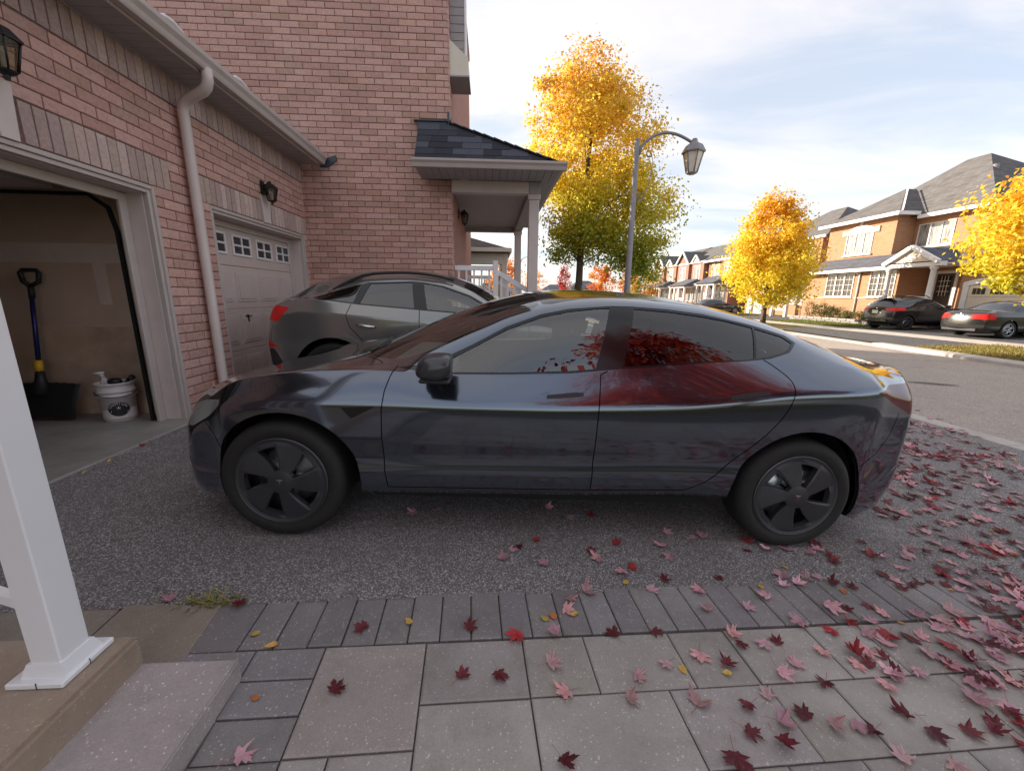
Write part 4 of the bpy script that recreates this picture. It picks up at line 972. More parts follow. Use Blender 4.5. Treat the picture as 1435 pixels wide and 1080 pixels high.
# near-side lawn past the neighbour's drive
s_ = MB(); s_.quad((-.6, 14.2, gz(-.6)+.02), (5.86, 14.2, gz(5.86)+.02), (5.86, 90, gz(5.86)+.02), (-.6, 90, gz(-.6)+.02)); struct('lawn', s_, 'lawn')
s_ = MB(); s_.quad((1.5, -12, gz(1.5)-.0), (5.86, -12, gz(5.86)-.0), (5.86, -1.3, gz(5.86)-.0), (1.5, -1.3, gz(1.5)-.0)); struct('lawn', s_, 'lawn')

# ------------------------------------------------------------------ grass blades
def blades(name, fn, n, h, cols, seed):
    rg_ = np.random.default_rng(seed); s_ = MB(); V, F, T = [], [], []
    for i in range(n):
        x, y, z = fn(rg_); a_ = rg_.uniform(0, 6.283); hh = h*rg_.uniform(.5, 1.3); w_ = .010+.008*rg_.random(); l_ = rg_.uniform(.1, .6)*hh
        c_ = cols[rg_.integers(len(cols))]; b_ = len(V)
        V += [(x-w_*math.cos(a_), y-w_*math.sin(a_), z), (x+w_*math.cos(a_), y+w_*math.sin(a_), z), (x+l_*math.sin(a_), y-l_*math.cos(a_), z+hh)]
        F.append((b_, b_+1, b_+2)); T += [c_]*3
    s_.v, s_.f, s_.t, s_.sm = V, F, T, [False]*len(F)
    o = s_.build(name, 'grass_blade', kind='stuff'); return o
GC = [(.20, .20, .05), (.30, .26, .08), (.14, .16, .04), (.36, .27, .09), (.42, .24, .07)]
def f_verge(r_):
    y = r_.uniform(4, 12.7); x = kerb_x(y)+.42+(walk_x(y)-kerb_x(y)-.45)*r_.random(); return x, y, zfar(x)
def f_lawn(r_):
    y = r_.uniform(20.8, 27.4); x = walk_x(y)+1.38+(22.6-walk_x(y)-1.4)*r_.random(); return x, y, zfar(x)
tag(blades('grass', f_verge, 22000, .10, GC, 3), 'dry sunlit grass on the verge between the far kerb and sidewalk', 'grass')
tag(blades('grass', f_lawn, 9000, .09, [(.12, .17, .04), (.18, .2, .05), (.22, .2, .06)], 4), 'green lawn grass before the windows of the orange brick house', 'grass')

# ------------------------------------------------------------------ paving of the walk beside the drive
walk = MB(); xs = np.linspace(-4.2, 5.86, 20)
for a_, b_ in zip(xs, xs[1:]): walk.quad((a_, -1.4, gz(a_)-.014), (b_, -1.4, gz(b_)-.014), (b_, edge_y(b_), gz(b_)-.014), (a_, edge_y(a_), gz(a_)-.014))
walk_o = struct('walkway', walk, 'joint_sand')
def paver_mesh(corners, mat, tint, h=.05, gap=.0028, bev=.006):
    """a stone from its four plan corners (anticlockwise); top on the sloping ground, arrises knocked off"""
    c_ = [Vector((p[0], p[1], 0)) for p in corners]; n = len(c_); ctr = sum(c_, Vector())/n
    def inset(d):
        out_ = []
        for i in range(n):
            p, q, r_ = c_[i-1], c_[i], c_[(i+1) % n]
            e1 = (q-p).normalized(); e2 = (r_-q).normalized(); n1 = Vector((-e1.y, e1.x, 0)); n2 = Vector((-e2.y, e2.x, 0))
            out_.append(q+(n1+n2)/max(.2, (1+n1.dot(n2)))*d)
        return out_
    a_, b_ = inset(gap), inset(gap+bev); tz = random.uniform(-.0025, .0015); tx, ty = random.uniform(-.004, .004), random.uniform(-.004, .004)
    Z = lambda p, dz: (p.x, p.y, gz(p.x)+dz+tz+(p.x-ctr.x)*tx+(p.y-ctr.y)*ty)
    m_ = MB(); m_.tint(*tint)
    vs = [Z(p, -h) for p in a_]+[Z(p, -bev*.6) for p in a_]+[Z(p, 0) for p in b_]
    fs = [(i, (i+1) % n, n+(i+1) % n, n+i) for i in range(n)]+[(n+i, n+(i+1) % n, 2*n+(i+1) % n, 2*n+i) for i in range(n)]+[tuple(2*n+i for i in range(n))]
    m_.add(vs, fs); return m_
def paver(corners, mat, name='paver', t=None):
    v = random.uniform(.88, 1.1); t = t or (v, v*random.uniform(.98, 1.01), v*random.uniform(.97, 1.03))
    m_ = paver_mesh(corners, mat, t); return m_.build(name, mat, walk_o)
ORG[walk_o.name] = Vector((0, 0, 0))
TH = .048; RX = Vector((math.cos(TH), math.sin(TH))); RY = Vector((-math.sin(TH), math.cos(TH)))
def P2(u, v): p = RX*u+RY*v; return (p.x, p.y)
def rect(u0, v0, u1, v1): return [P2(u0, v0), P2(u1, v0), P2(u1, v1), P2(u0, v1)]
# soldier course along the asphalt: slightly skewed stones
u = -.905
while u < 5.6:
    w_ = .1275; sk = -.024-.012*(u+.8)*0
    top0, top1 = u-.15+.0*u, u+w_-.15
    v1 = 1.648+.004*u; v0 = v1-.268
    paver([P2(u, v0), P2(u+w_, v0), P2(u+w_+.075*(1 if u < .2 else 1)*0-.14*(1 if u < 9 else 0)+.0, v1), P2(u-.14, v1)] if False else [P2(u, v0), P2(u+w_, v0), P2(u+w_, v1), P2(u, v1)], 'paver_dark')
    u += w_
paver([P2(-1.08, 1.375), P2(-.905, 1.375), P2(-.905, 1.644), P2(-1.10, 1.644)], 'paver_dark')
# stretchers beside the steps
v = 1.375
for k in range(14):
    v0 = v-.131; paver(rect(-.83, v0, -.575, v), 'paver_dark')
    if v > 1.2: paver(rect(-1.09, v0, -.83, v), 'paver_dark')
    v = v0
# big slabs, three sizes laid in bands
bands = [(1.375, 1.125, [.385, .385, .255, .37, .255, .385, .255, .385, .385, .255, .385, .385, .255, .385, .385]), (1.125, .865, [.385, .385, .51, .385, .255, .51, .385, .255, .385, .51, .385, .255, .51, .385]),
         (.865, .61, [.255, .385, .385, .51, .255, .385, .51, .385, .255, .385, .51, .385, .385, .255]), (.61, .35, [.385, .51, .255, .385, .385, .51, .255, .385, .385, .51, .385, .385, .255]),
         (.35, .09, [.51, .385, .255, .385, .51, .385, .255, .51, .385, .385, .51, .255, .385]), (.09, -.17, [.255, .385, .51, .385, .385, .255, .51, .385, .385, .51, .255, .385, .385])]
for bi, (v1, v0, ws) in enumerate(bands):
    u = -.575
    if bi == 0: paver(rect(-.575, .985, -.19, 1.375), 'paver_pink', t=(1.02, .98, .98)); u = -.19; v0 = 1.125; ws = ws[1:]
    if bi == 1: paver(rect(-.575, .865, -.44, .985), 'paver_pink'); paver(rect(-.44, .865, -.19, .985), 'paver_pink'); u = -.19; ws = ws[1:]
    for w_ in ws:
        if u > 5.3: break
        big = random.random() < .5
        paver(rect(u, v0, u+w_, v1), 'paver_pink'); u += w_
# concrete flags left of the soldiers
paver([(-1.545, 1.20), (-1.12, 1.20), (-1.165, 1.575), (-1.56, 1.565)], 'concrete_tan', 'flagstone', (.85, .88, .9))
paver([(-2.3, 1.20), (-1.55, 1.20), (-1.565, 1.565), (-2.3, 1.525)], 'concrete_tan', 'flagstone', (.8, .84, .88))

# porch steps and the white post
def step(label, x0, y0, x1, y1, z0, z1, mat, b, tint):
    m_ = MB().tint(*tint); bm = bmesh.new(); bmesh.ops.create_cube(bm, size=1)
    for v in bm.verts: v.co = Vector((x0+(v.co.x+.5)*(x1-x0), y0+(v.co.y+.5)*(y1-y0), z0+(v.co.z+.5)*(z1-z0)))
    bmesh.ops.subdivide_edges(bm, edges=[e for e in bm.edges if e.calc_length() > .5], cuts=6)
    bmesh.ops.bevel(bm, geom=[e for e in bm.edges if len(e.link_faces) == 2 and e.calc_face_angle() > 1], offset=b, segments=2, affect='EDGES')
    m_.frombm(bm); o = m_.build('step', mat); tag(o, label, 'step'); return o
step('low grey concrete step stone laid on the paving beside the porch', -1.235, -.9, -.882, 1.222, -.06, .068, 'paver_dark', .006, (1.7, 1.62, 1.6))
step('tan poured concrete porch step under the white post', -2.6, -.9, -1.205, 1.235, -.06, .175, 'concrete_tan', .014, (1.05, 1, .95))
t = thing('porch_post', 'white vinyl porch post with stepped base trim on the tan step', 'post', (-1.335, 1.115, .175))
pm = MB(); pm.bbox(-1.378, 1.070, .175, -1.290, 1.160, 2.7, .004); pm.build('post', 'vinyl_white', t)
pb = MB(); pb.bbox(-1.425, 1.035, .176, -1.262, 1.205, .196, .004); pb.build('base_plate', 'vinyl_white', t)
pb = MB(); z0, z1, a_, b_ = .196, .235, .062, .050
cx, cy = -1.334, 1.115
q0 = [(cx-a_, cy-a_, z0), (cx+a_, cy-a_, z0), (cx+a_, cy+a_, z0), (cx-a_, cy+a_, z0)]; q1 = [(cx-b_, cy-b_, z1), (cx+b_, cy-b_, z1), (cx+b_, cy+b_, z1), (cx-b_, cy+b_, z1)]
pb.add(q0+q1, [(4, 5, 6, 7), (0, 1, 5, 4), (1, 2, 6, 5), (2, 3, 7, 6), (3, 0, 4, 7)]); pb.build('base_trim', 'vinyl_white', t)
sm_ = MB(); sm_.box(-1.3355, 1.0335, .190, -1.334, 1.036, .1985); sm_.box(-1.3355, 1.0335, .177, -1.334, 1.0362, .190); sm_.box(-1.264, 1.118, .178, -1.2605, 1.1195, .196); sm_.build('trim_joint', 'black_plastic', t)
t = thing('stair_railing', 'white vinyl stair railing climbing from the porch post at the edge of the photo', 'railing', (-1.38, 1.115, .175))
rm = MB(); rm.tube([(-1.378, 1.115, .40), (-1.85, 1.115, .62)], .02, 4, smooth=False); rm.build('bottom_rail', 'vinyl_white', t)
rm = MB(); rm.tube([(-1.378, 1.115, 1.12), (-1.85, 1.115, 1.34)], .026, 4, smooth=False); rm.build('top_rail', 'vinyl_white', t)
for x in (-1.50, -1.62, -1.74):
    rm = MB(); zz = .40+(-1.378-x)*.466; rm.box(x-.016, 1.099, zz, x+.016, 1.131, zz+.72); rm.build('baluster', 'vinyl_white', t)

# ------------------------------------------------------------------ bricks laid one by one
BL, BH, PL, PH = .260, .080, .2695, .0895
BRICKS = {}
def brick_variants(tag_, n, tones):
    out_ = []
    for i in range(n):
        m_ = MB(); v = random.uniform(*tones); m_.tint(v, v*random.uniform(.92, .99), v*random.uniform(.90, 1.0))
        j = lambda: random.uniform(-.05, .05); e = .07; d = 1.0
        vs = [(-.5, -.5, 0), (.5, -.5, 0), (.5, .5, 0), (-.5, .5, 0), (-.5, -.5, .72+j()), (.5, -.5, .72+j()), (.5, .5, .72+j()), (-.5, .5, .72+j()),
              (-.47, -.40, 1+j()), (.47, -.40, 1+j()), (.47, .40, 1+j()), (-.47, .40, 1+j())]
        fs = [(0, 1, 5, 4), (1, 2, 6, 5), (2, 3, 7, 6), (3, 0, 4, 7), (4, 5, 9, 8), (5, 6, 10, 9), (6, 7, 11, 10), (7, 4, 8, 11), (8, 9, 10, 11)]
        m_.add(vs, fs); out_.append(m_)
    return out_
BV = {'pink': brick_variants('pink', 10, (.78, 1.12)), 'buff': brick_variants('buff', 8, (.75, 1.15))}
BME = {}
for k_, mat_ in (('pink', 'brick_pink'), ('buff', 'brick_buff')):
    BME[k_] = [v.mesh('brick') for v in BV[k_]]
    for me in BME[k_]: me.materials.append(M[mat_])
def lay(parent, plane, items, proud=.011, limit=300):
    """items: (u, z, len, height, kind); plane: function (u, z, n) -> world point; the 300 that show largest are objects"""
    ax = plane(1, 0, 0)-plane(0, 0, 0); az = plane(0, 1, 0)-plane(0, 0, 0); an = plane(0, 0, 1)-plane(0, 0, 0)
    rot = Matrix((ax, az, an)).transposed().to_quaternion()
    rank = []
    for it in items:
        p = plane(it[0], it[1], 0); d = depth_of(p)
        rank.append((-(1 if in_frame(p, .01) and it[5] else 0), d if d > .1 else 1e9, it, p))
    rank.sort(key=lambda r_: (r_[0], r_[1]))
    rest = {}
    for i, (vis, d, it, p) in enumerate(rank):
        k_ = it[4]; vi = random.randrange(len(BV[k_])); jit = random.uniform(-.0015, .0015); dep = proud+random.uniform(-.002, .002)
        if i < limit and vis:
            inst('brick', BME[k_][vi], parent, p+an*0, (it[2], it[3], dep), rot)
        else:
            m_ = rest.setdefault(k_, MB()); sv = BV[k_][vi]
            m_.cur = sv.t[0]
            m_.add([p+ax*v[0]*it[2]+az*v[1]*it[3]+an*v[2]*dep for v in sv.v], sv.f)
    for k_, m_ in rest.items(): m_.build('brickwork', 'brick_'+k_, parent, kind='stuff')
def courses(u0, u1, z0, z1, holes, zbase, shift=0, seen=lambda u, z: True, kind='pink'):
    out_ = []; n0 = math.ceil((z0-zbase)/PH-1e-6); n1 = int((z1-zbase)/PH+1e-6)
    for n in range(n0, n1):
        zc = zbase+(n+.5)*PH
        cuts = sorted([(h[0], h[1]) for h in holes if h[2] < zc+.03 and h[3] > zc-.03]); spans = [(u0, u1)]
        for a_, b_ in cuts:
            ns_ = []
            for s0, s1 in spans:
                if b_ <= s0 or a_ >= s1: ns_.append((s0, s1)); continue
                if a_ > s0: ns_.append((s0, a_))
                if b_ < s1: ns_.append((b_, s1))
            spans = ns_
        off = shift+(PL/2 if n % 2 else 0)
        for s0, s1 in spans:
            k_ = math.floor((s0-off)/PL)
            while off+k_*PL < s1:
                a_, b_ = max(s0, off+k_*PL+.005), min(s1, off+(k_+1)*PL-.005); k_ += 1
                if b_-a_ > .03: out_.append(((a_+b_)/2, zc, b_-a_, BH, kind, seen((a_+b_)/2, zc)))
    return out_
def soldiers(u0, u1, z0, z1, seen=True, gap=None):
    n = round((u1-u0)/PH); p = (u1-u0)/n
    return [(u0+(i+.5)*p, (z0+z1)/2, p-.009, z1-z0-.008, 'buff', seen) for i in range(n) if not (gap and gap[0] < u0+(i+.5)*p < gap[1])]

# ------------------------------------------------------------------ the garage wing with its open and its closed door
XW = -3.05
GA = thing('brick_house', 'low pink brick garage wing with one open bay and one closed cream door', 'house', (XW, 4.4, 0))
O1, O2 = (1.66, 4.12), (4.86, 7.16); ZO = 2.26
def wall_boxes(m_, axis, c0, c1, u0, u1, z0, z1, holes):
    us = sorted({u0, u1, *[h[0] for h in holes], *[h[1] for h in holes]})
    for a_, b_ in zip(us, us[1:]):
        hs = [h for h in holes if h[0] <= a_+1e-6 and h[1] >= b_-1e-6]
        zz = [(z0, z1)] if not hs else [(z0, hs[0][2]), (hs[0][3], z1)]
        for q0, q1 in zz:
            if q1-q0 > .005:
                if axis == 'X': m_.box(c0, a_, q0, c1, b_, q1)
                else: m_.box(a_, c0, q0, b_, c1, q1)
w = MB(); wall_boxes(w, 'X', XW-.24, XW, -2.5, 7.26, -.15, 3.36, [(O1[0], O1[1], -.15, ZO), (O2[0], O2[1], -.15, ZO)]); w.build('wall', 'brick_pink_mortar', GA)
pl = lambda u, z, n: Vector((XW+n, u, z))
L1, L2 = (1.40, 4.335), (4.73, 7.255); ZL = (2.268, 2.532)
pipe_y = 4.56
items = courses(.2, 7.255, .03, 3.075, [(O1[0]-.0, O1[1], -1, ZO), (O2[0], O2[1], -1, ZO), (L1[0], L1[1], ZL[0], ZL[1]), (L2[0], L2[1], ZL[0], ZL[1])], .032, .03,
                lambda u, z: not (u > 4.7 and z < .9) and not (u < 2.9))
items += soldiers(L1[0], L1[1], *ZL, gap=(2.92, 3.06)); items += soldiers(L2[0], L2[1], *ZL, gap=(5.9, 6.13)); items += soldiers(.4, 7.25, 3.085, 3.335)
lay(GA, pl, items)
# returns of the brick at the two openings
rt = MB(); 
for n in range(26):
    z = .032+(n+.5)*PH
    if z < ZO-.03:
        rt.tint(random.uniform(.8, 1.1)); rt.box(XW-.11, O1[1]-.001, z-.04, XW-.001, O1[1]-.009, z+.04); rt.box(XW-.11, O2[1]+.001, z-.04, XW-.001, O2[1]-.008, z+.04)
rt.build('brick_return', 'brick_pink', GA, kind='stuff')
for y0, y1, nm in ((2.925, 3.055, 0), (5.905, 6.125, 1)):
    ks = MB(); c_ = (y0+y1)/2; h_ = (y1-y0)/2
    ks.prism([(XW+.001, c_-h_*.8, 2.262), (XW+.001, c_+h_*.8, 2.262), (XW+.001, c_+h_*1.08, 2.60), (XW+.001, c_-h_*1.08, 2.60)], (.028, 0, 0)); ks.build('keystone', 'trim_taupe_light', GA)
# frames: brick mould, jamb board and stop
def door_frame(y0, y1, zt, near=True):
    m_ = MB(); a_ = .035
    for k, (dd, x0, x1) in enumerate(((.0, XW-.04, XW+.012), (.035, XW-.05, XW-.004))):
        m_.bbox(x0, y1-.035-dd, .02, x1, y1-dd-.001, zt-dd, .004); m_.bbox(x0, y0+dd+.001, .02, x1, y0+.035+dd, zt-dd, .004); m_.bbox(x0, y0+dd+.036, zt-dd-.035, x1, y1-dd-.036, zt-dd-.001, .004)
    m_.build('brick_mould', 'trim_taupe', GA)
    m_ = MB(); m_.bbox(XW-.25, y1-.075, .02, XW-.05, y1-.04, zt-.04, .003); m_.bbox(XW-.25, y0+.04, .02, XW-.05, y0+.075, zt-.04, .003); m_.bbox(XW-.25, y0+.076, zt-.075, XW-.05, y1-.076, zt-.04, .003); m_.build('jamb', 'trim_taupe_light', GA)
    m_ = MB(); m_.bbox(XW-.215, y1-.16, .02, XW-.185, y1-.076, zt-.08, .004); m_.bbox(XW-.215, y0+.076, .02, XW-.185, y0+.13, zt-.08, .004); m_.bbox(XW-.215, y0+.131, zt-.15, XW-.185, y1-.161, zt-.076, .004); m_.build('door_stop', 'trim_taupe', GA)
door_frame(O1[0], O1[1], ZO); door_frame(O2[0], O2[1], ZO)
# the closed door: four sections with raised panels, small paned lights on top
gd = MB(); DX = -3.262
for k in range(4): gd.bbox(DX-.05, O2[0]+.03, .06+k*.535, DX, O2[1]-.03, .06+(k+1)*.535-.006, .004)
gdo = gd.build('garage_door', 'door_taupe', GA)
cw = (O2[1]-O2[0]-.16)/4
for k in range(4):
    for j in range(4):
        y0 = O2[0]+.08+j*cw+.05; y1 = O2[0]+.08+(j+1)*cw-.05; z0 = .06+k*.535+.085; z1 = .06+(k+1)*.535-.085
        if k < 3:
            m_ = MB(); m_.bbox(DX+.0005, y0, z0, DX+.009, y1, z1, .004); m_.bbox(DX+.009, y0+.035, z0+.035, DX+.016, y1-.035, z1-.035, .005); m_.build('panel', 'door_taupe', gdo)
        else:
            yc = (y0+y1)/2; wy, z0, z1 = .205, 1.795, 2.055
            m_ = MB()
            for a_, b_, c_, d_ in ((yc-wy, z0, yc+wy, z0+.028), (yc-wy, z1-.028, yc+wy, z1), (yc-wy, z0+.0285, yc-wy+.028, z1-.0285), (yc+wy-.028, z0+.0285, yc+wy, z1-.0285), (yc-.012, z0+.0285, yc+.012, z1-.0285)):
                m_.bbox(DX+.0005, a_, b_, DX+.016, c_, d_, .003)
            m_.bbox(DX+.0005, yc-wy+.0285, (z0+z1)/2-.012, DX+.014, yc+wy-.0285, (z0+z1)/2+.012, .003); m_.build('window_frame', 'trim_white', gdo)
            for a_, b_ in ((yc-wy+.028, yc-.012), (yc+.012, yc+wy-.028)):
                for c_, d_ in ((z0+.028, (z0+z1)/2-.012), ((z0+z1)/2+.012, z1-.028)):
                    m_ = MB(); m_.box(DX+.0006, a_, c_, DX+.003, b_, d_); m_.build('pane', 'window_dark', gdo)
hd = MB(); hd.bbox(DX+.002, 5.655, .95, DX+.022, 5.685, 1.05, .005); hd.tube([(DX+.025, 5.60, 1.03), (DX+.035, 5.67, 1.03), (DX+.025, 5.74, 1.03)], .008, 6); hd.build('handle', 'black_metal', gdo)
bx = MB(); bx.bbox(XW-.03, O2[1]-.055, 1.30, XW+.045, O2[1]-.005, 1.42, .006); bx.build('keypad', 'trim_taupe_light', GA)
# eaves: soffit boards, fascia, gutter, roof
for i, y in enumerate(np.arange(-.6, 7.20, .1)):
    m_ = MB(); m_.tint(random.uniform(.94, 1.05)); m_.bbox(XW+.001, y+.002, 3.338, -2.712, min(y+.098, 7.24), 3.352, .003); m_.build('soffit_board', 'soffit_grey', GA)
m_ = MB(); m_.box(XW, -.6, 3.33, XW+.02, 7.24, 3.337); m_.build('soffit_channel', 'trim_taupe', GA)
m_ = MB(); m_.bbox(-2.712, -.8, 3.325, -2.695, 7.08, 3.48, .002); m_.build('fascia', 'trim_taupe', GA)
m_ = MB(); gp = [(-2.694, 3.345), (-2.63, 3.345), (-2.622, 3.36), (-2.612, 3.395), (-2.588, 3.43), (-2.585, 3.468), (-2.600, 3.470), (-2.604, 3.455), (-2.604, 3.435), (-2.628, 3.40), (-2.64, 3.36), (-2.694, 3.36)]
m_.prism([(x, -.8, z) for x, z in gp], (0, 7.98, 0)); m_.build('gutter', 'trim_taupe', GA)
m_ = MB(); m_.prism([(x, 7.181, z) for x, z in [(-2.694, 3.345), (-2.63, 3.345), (-2.612, 3.395), (-2.585, 3.468), (-2.694, 3.47)]], (0, .006, 0)); m_.build('gutter_end', 'trim_taupe', GA)
m_ = MB(); m_.prism([(-2.66, -.8, 3.485), (-7.5, -.8, 5.55), (-7.5, -.8, 5.45), (-2.70, -.8, 3.40)], (0, 8.0, 0)); m_.build('roof', 'roof_far', GA)
for y in (4.02, 4.95):      # two curled ends of gutter mesh showing over the rim
    m_ = MB(); m_.tube([(-2.60, y-.16, 3.455), (-2.602, y-.09, 3.485), (-2.605, y, 3.495), (-2.607, y+.09, 3.485), (-2.605, y+.15, 3.455)], [.01, .018, .02, .018, .01], 8); m_.build('gutter_guard', 'trim_white', GA)
m_ = MB(); m_.prism([(-2.72, 7.235, 3.42), (-2.46, 7.235, 3.50), (-2.46, 7.235, 3.42), (-2.60, 7.235, 3.32), (-2.72, 7.235, 3.32)], (0, .03, 0)); m_.build('flashing', 'flashing', GA)
# downspout with two elbows, a strap and the outlet
m_ = MB(); m_.tube([(-2.645, 4.46, 3.37), (-2.645, 4.465, 3.28), (-2.665, 4.47, 3.225), (-2.71, 4.48, 3.19), (-2.80, 4.505, 3.165), (-2.88, 4.525, 3.14), (-2.94, 4.54, 3.10), (-2.966, 4.548, 3.04), (-2.972, pipe_y, 2.93), (-2.972, pipe_y, .22), (-2.93, pipe_y+.01, .12), (-2.84, pipe_y+.02, .09)], .050, 8, sq=(1, .85), smooth=True); dn = m_.build('downspout', 'trim_taupe_light', GA)
# inside of the open bay
m_ = MB(); m_.bbox(-10, 0.6, -.12, -2.93, 4.40, .085, .012); m_.build('garage_floor', 'garage_floor', GA)
m_ = MB(); m_.bbox(-2.93+.001, 1.45, -.2, -2.86, 4.30, .06, .02); m_.build('sill', 'concrete', GA)
m_ = MB(); m_.box(-10, 4.33, .98, -3.30, 4.40, 2.65); m_.build('partition', 'drywall', GA)
m_ = MB(); m_.box(-10, 4.27, .085, -3.30, 4.40, .98); m_.build('foundation', 'found_wall', GA)
m_ = MB(); m_.box(-10, 4.318, .80, -3.301, 4.336, .985); m_.box(-10, 4.322, 1.60, -3.301, 4.334, 1.78); m_.box(-3.9, 4.326, 1.2, -3.78, 4.334, 1.6); m_.build('taped_joint', 'drywall_mud', GA)
m_ = MB(); m_.box(-10, .55, 2.60, -3.30, 4.33, 2.65); m_.box(-10.1, .55, .085, -10, 4.33, 2.65); m_.box(-10, .5, .085, -3.30, .55, 2.65); m_.build('garage_lining', 'drywall', GA)
tr = MB(); tr.tube([(-3.33, 4.0, .09), (-3.33, 4.0, 1.85), (-3.37, 4.0, 2.05), (-3.52, 4.0, 2.16), (-6.2, 4.0, 2.18)], .02, 4, smooth=False); tr.build('door_track', 'black_metal', GA)
m_ = MB()
for k in range(4): m_.bbox(-3.75-(k+1)*.53, 1.72, 2.19, -3.75-k*.53-.01, 3.96, 2.235, .004)
m_.build('raised_door', 'door_taupe', GA)

# things inside the garage
t = thing('snow_shovel', 'black snow shovel with yellow collar leaning on the garage partition', 'shovel', (-4.27, 4.0, .09))
sh_ = MB(); V, F = [], []; NX, NZ = 18, 8
for i in range(NX+1):
    for j in range(NZ+1):
        u, v = i/NX, j/NZ; x = -4.66+u*.60+.03*v*(u-.5); rib = .016*math.cos(u*NX*math.pi)*(0.4+.6*v); curve = .10*(v-.5)**2*2
        V.append((x, 4.02+.10*v+curve*.4-.05+rib*.8, .10+.33*v+.02*math.cos((u-.5)*2.6)))
for i in range(NX):
    for j in range(NZ): a_ = i*(NZ+1)+j; F.append((a_, a_+NZ+1, a_+NZ+2, a_+1))
sh_.add(V, F, True); V2 = [(x, y+.012, z) for x, y, z in V]; sh_.add(V2, [f[::-1] for f in F], True); sh_.build('blade', 'black_plastic', t)
sh_ = MB(); sh_.tube([(-4.365, 4.05, .34), (-4.368, 4.075, .50), (-4.37, 4.085, .57)], [.075, .04, .032], 10); sh_.build('socket', 'black_plastic', t)
sh_ = MB(); sh_.tube([(-4.37, 4.083, .555), (-4.374, 4.095, .67)], .032, 12); sh_.build('collar', 'yellow_plastic', t)
sh_ = MB(); sh_.tube([(-4.371, 4.09, .6), (-4.40, 4.215, 1.38)], .0185, 12); sh_.build('shaft', 'blue_metal', t)
sh_ = MB(); sh_.tube([(-4.396, 4.20, 1.26), (-4.40, 4.215, 1.38)], .024, 10); hp = [(-4.40, 4.215, 1.37), (-4.463, 4.22, 1.41), (-4.478, 4.225, 1.495), (-4.453, 4.23, 1.52), (-4.333, 4.23, 1.52), (-4.308, 4.225, 1.495), (-4.323, 4.22, 1.41), (-4.40, 4.215, 1.37)]
sh_.tube(hp, .021, 8); sh_.build('grip', 'black_plastic', t)
bx_, by_ = -3.68, 4.06
t = thing('bucket', 'white plastic wash bucket with a round black badge on the garage floor', 'bucket', (bx_, by_, .085))
b = MB(); b.lathe([(.001, .09), (.118, .085), (.122, .088), (.136, .33), (.150, .332), (.150, .350), (.138, .352), (.139, .372), (.150, .374), (.150, .392), (.140, .394), (.146, .45), (.152, .452), (.152, .466), (.138, .466), (.130, .30), (.128, .12)], 40, 'Z', (bx_, by_, 0)); b.build('pail', 'bucket_white', t)
bn = Vector((-bx_*.9, -by_, 0)).normalized(); bt = Vector((-bn.y, bn.x, 0))
def on_pail(vs, r0=.1305, dz=.215):
    out_ = []
    for v in vs:
        a_ = v[0]/r0; d = bn*math.cos(a_)+bt*math.sin(a_); rr_ = r0+.0195*(v[1])*.9+v[2]; out_.append(Vector((bx_, by_, dz+v[1]))+d*rr_)
    return out_
def badge(pts, mat, name, lift):
    m_ = MB(); tri = tessellate_polygon([[Vector((p[0], p[1], 0)) for p in pts]]); m_.add(on_pail([(p[0], p[1], lift) for p in pts]), [tuple(t_) for t_ in tri]); return m_.build(name, mat, t)
def ring_pts(rx, rz, n=36): return [(rx*math.cos(2*math.pi*i/n), rz*math.sin(2*math.pi*i/n)) for i in range(n)]
m_ = MB(); q = []
for r_ in np.linspace(.001, 1, 6): q += [(p[0]*r_, p[1]*r_, .0012) for p in ring_pts(.082, .072, 32)]
m_.add(on_pail(q), [(i*32+k, i*32+(k+1) % 32, (i+1)*32+(k+1) % 32, (i+1)*32+k) for i in range(5) for k in range(32)]); m_.build('badge', 'black_plastic', t)
def arc_text(txt, size, rx, rz, span, cen=math.pi/2):
    m_ = MB(); n = len(txt)
    for i, ch in enumerate(txt):
        vs, fs = text_mesh(ch, size); a_ = cen+span/2-span*i/max(1, n-1); ox, oz = rx*math.cos(a_), rz*math.sin(a_); th = a_-math.pi/2; c_, s__ = math.cos(th), math.sin(th)
        m_.add(on_pail([(ox+v[0]*c_-v[1]*s__, oz+v[0]*s__+v[1]*c_, .0026) for v in vs]), fs)
    return m_
arc_text('CHEMICAL', .030, .058, .040, R(135)).build('badge_lettering', 'bucket_white', t)
m_ = MB(); m_.add(on_pail([(x, z, .0024) for x, z in [(-.066, -.034), (.06, -.046), (.066, -.022), (-.055, -.010)]]), [(0, 1, 2, 3)]); m_.build('badge_ribbon', 'bucket_white', t)
vs, fs = text_mesh('GUYS', .022); m_ = MB(); m_.add(on_pail([(v[0], v[1]-.038-v[0]*.09, .0034) for v in vs]), fs); m_.build('ribbon_lettering', 'black_plastic', t)
m_ = MB()
for a_ in range(5): m_.tube(on_pail([(.0, .012, .004), (.016*math.cos(a_*1.257+1.57), .012+.016*math.sin(a_*1.257+1.57), .004)]), .003, 5)
m_.build('badge_figure', 'bucket_white', t)
m_ = MB(); ha = [Vector((bx_, by_, .385))+bt*.155*math.cos(a_)+bn*.155*math.sin(a_)+Vector((0, 0, -.05*math.sin(a_))) for a_ in np.linspace(0, math.pi, 20)]; m_.tube(ha, .004, 6); m_.build('bail_handle', 'alloy_dull', t)
t = thing('spray_bottle', 'white spray bottle sticking up out of the bucket', 'bottle', (bx_-.07, by_+.02, .30))
m_ = MB(); o = Vector((bx_-.07, by_+.02, .30)); tl = Vector((-.22, .0, 1)).normalized()
m_.tube([o, o+tl*.16, o+tl*.19, o+tl*.215], [.036, .036, .022, .014], 14); m_.build('bottle_body', 'bucket_white', t)
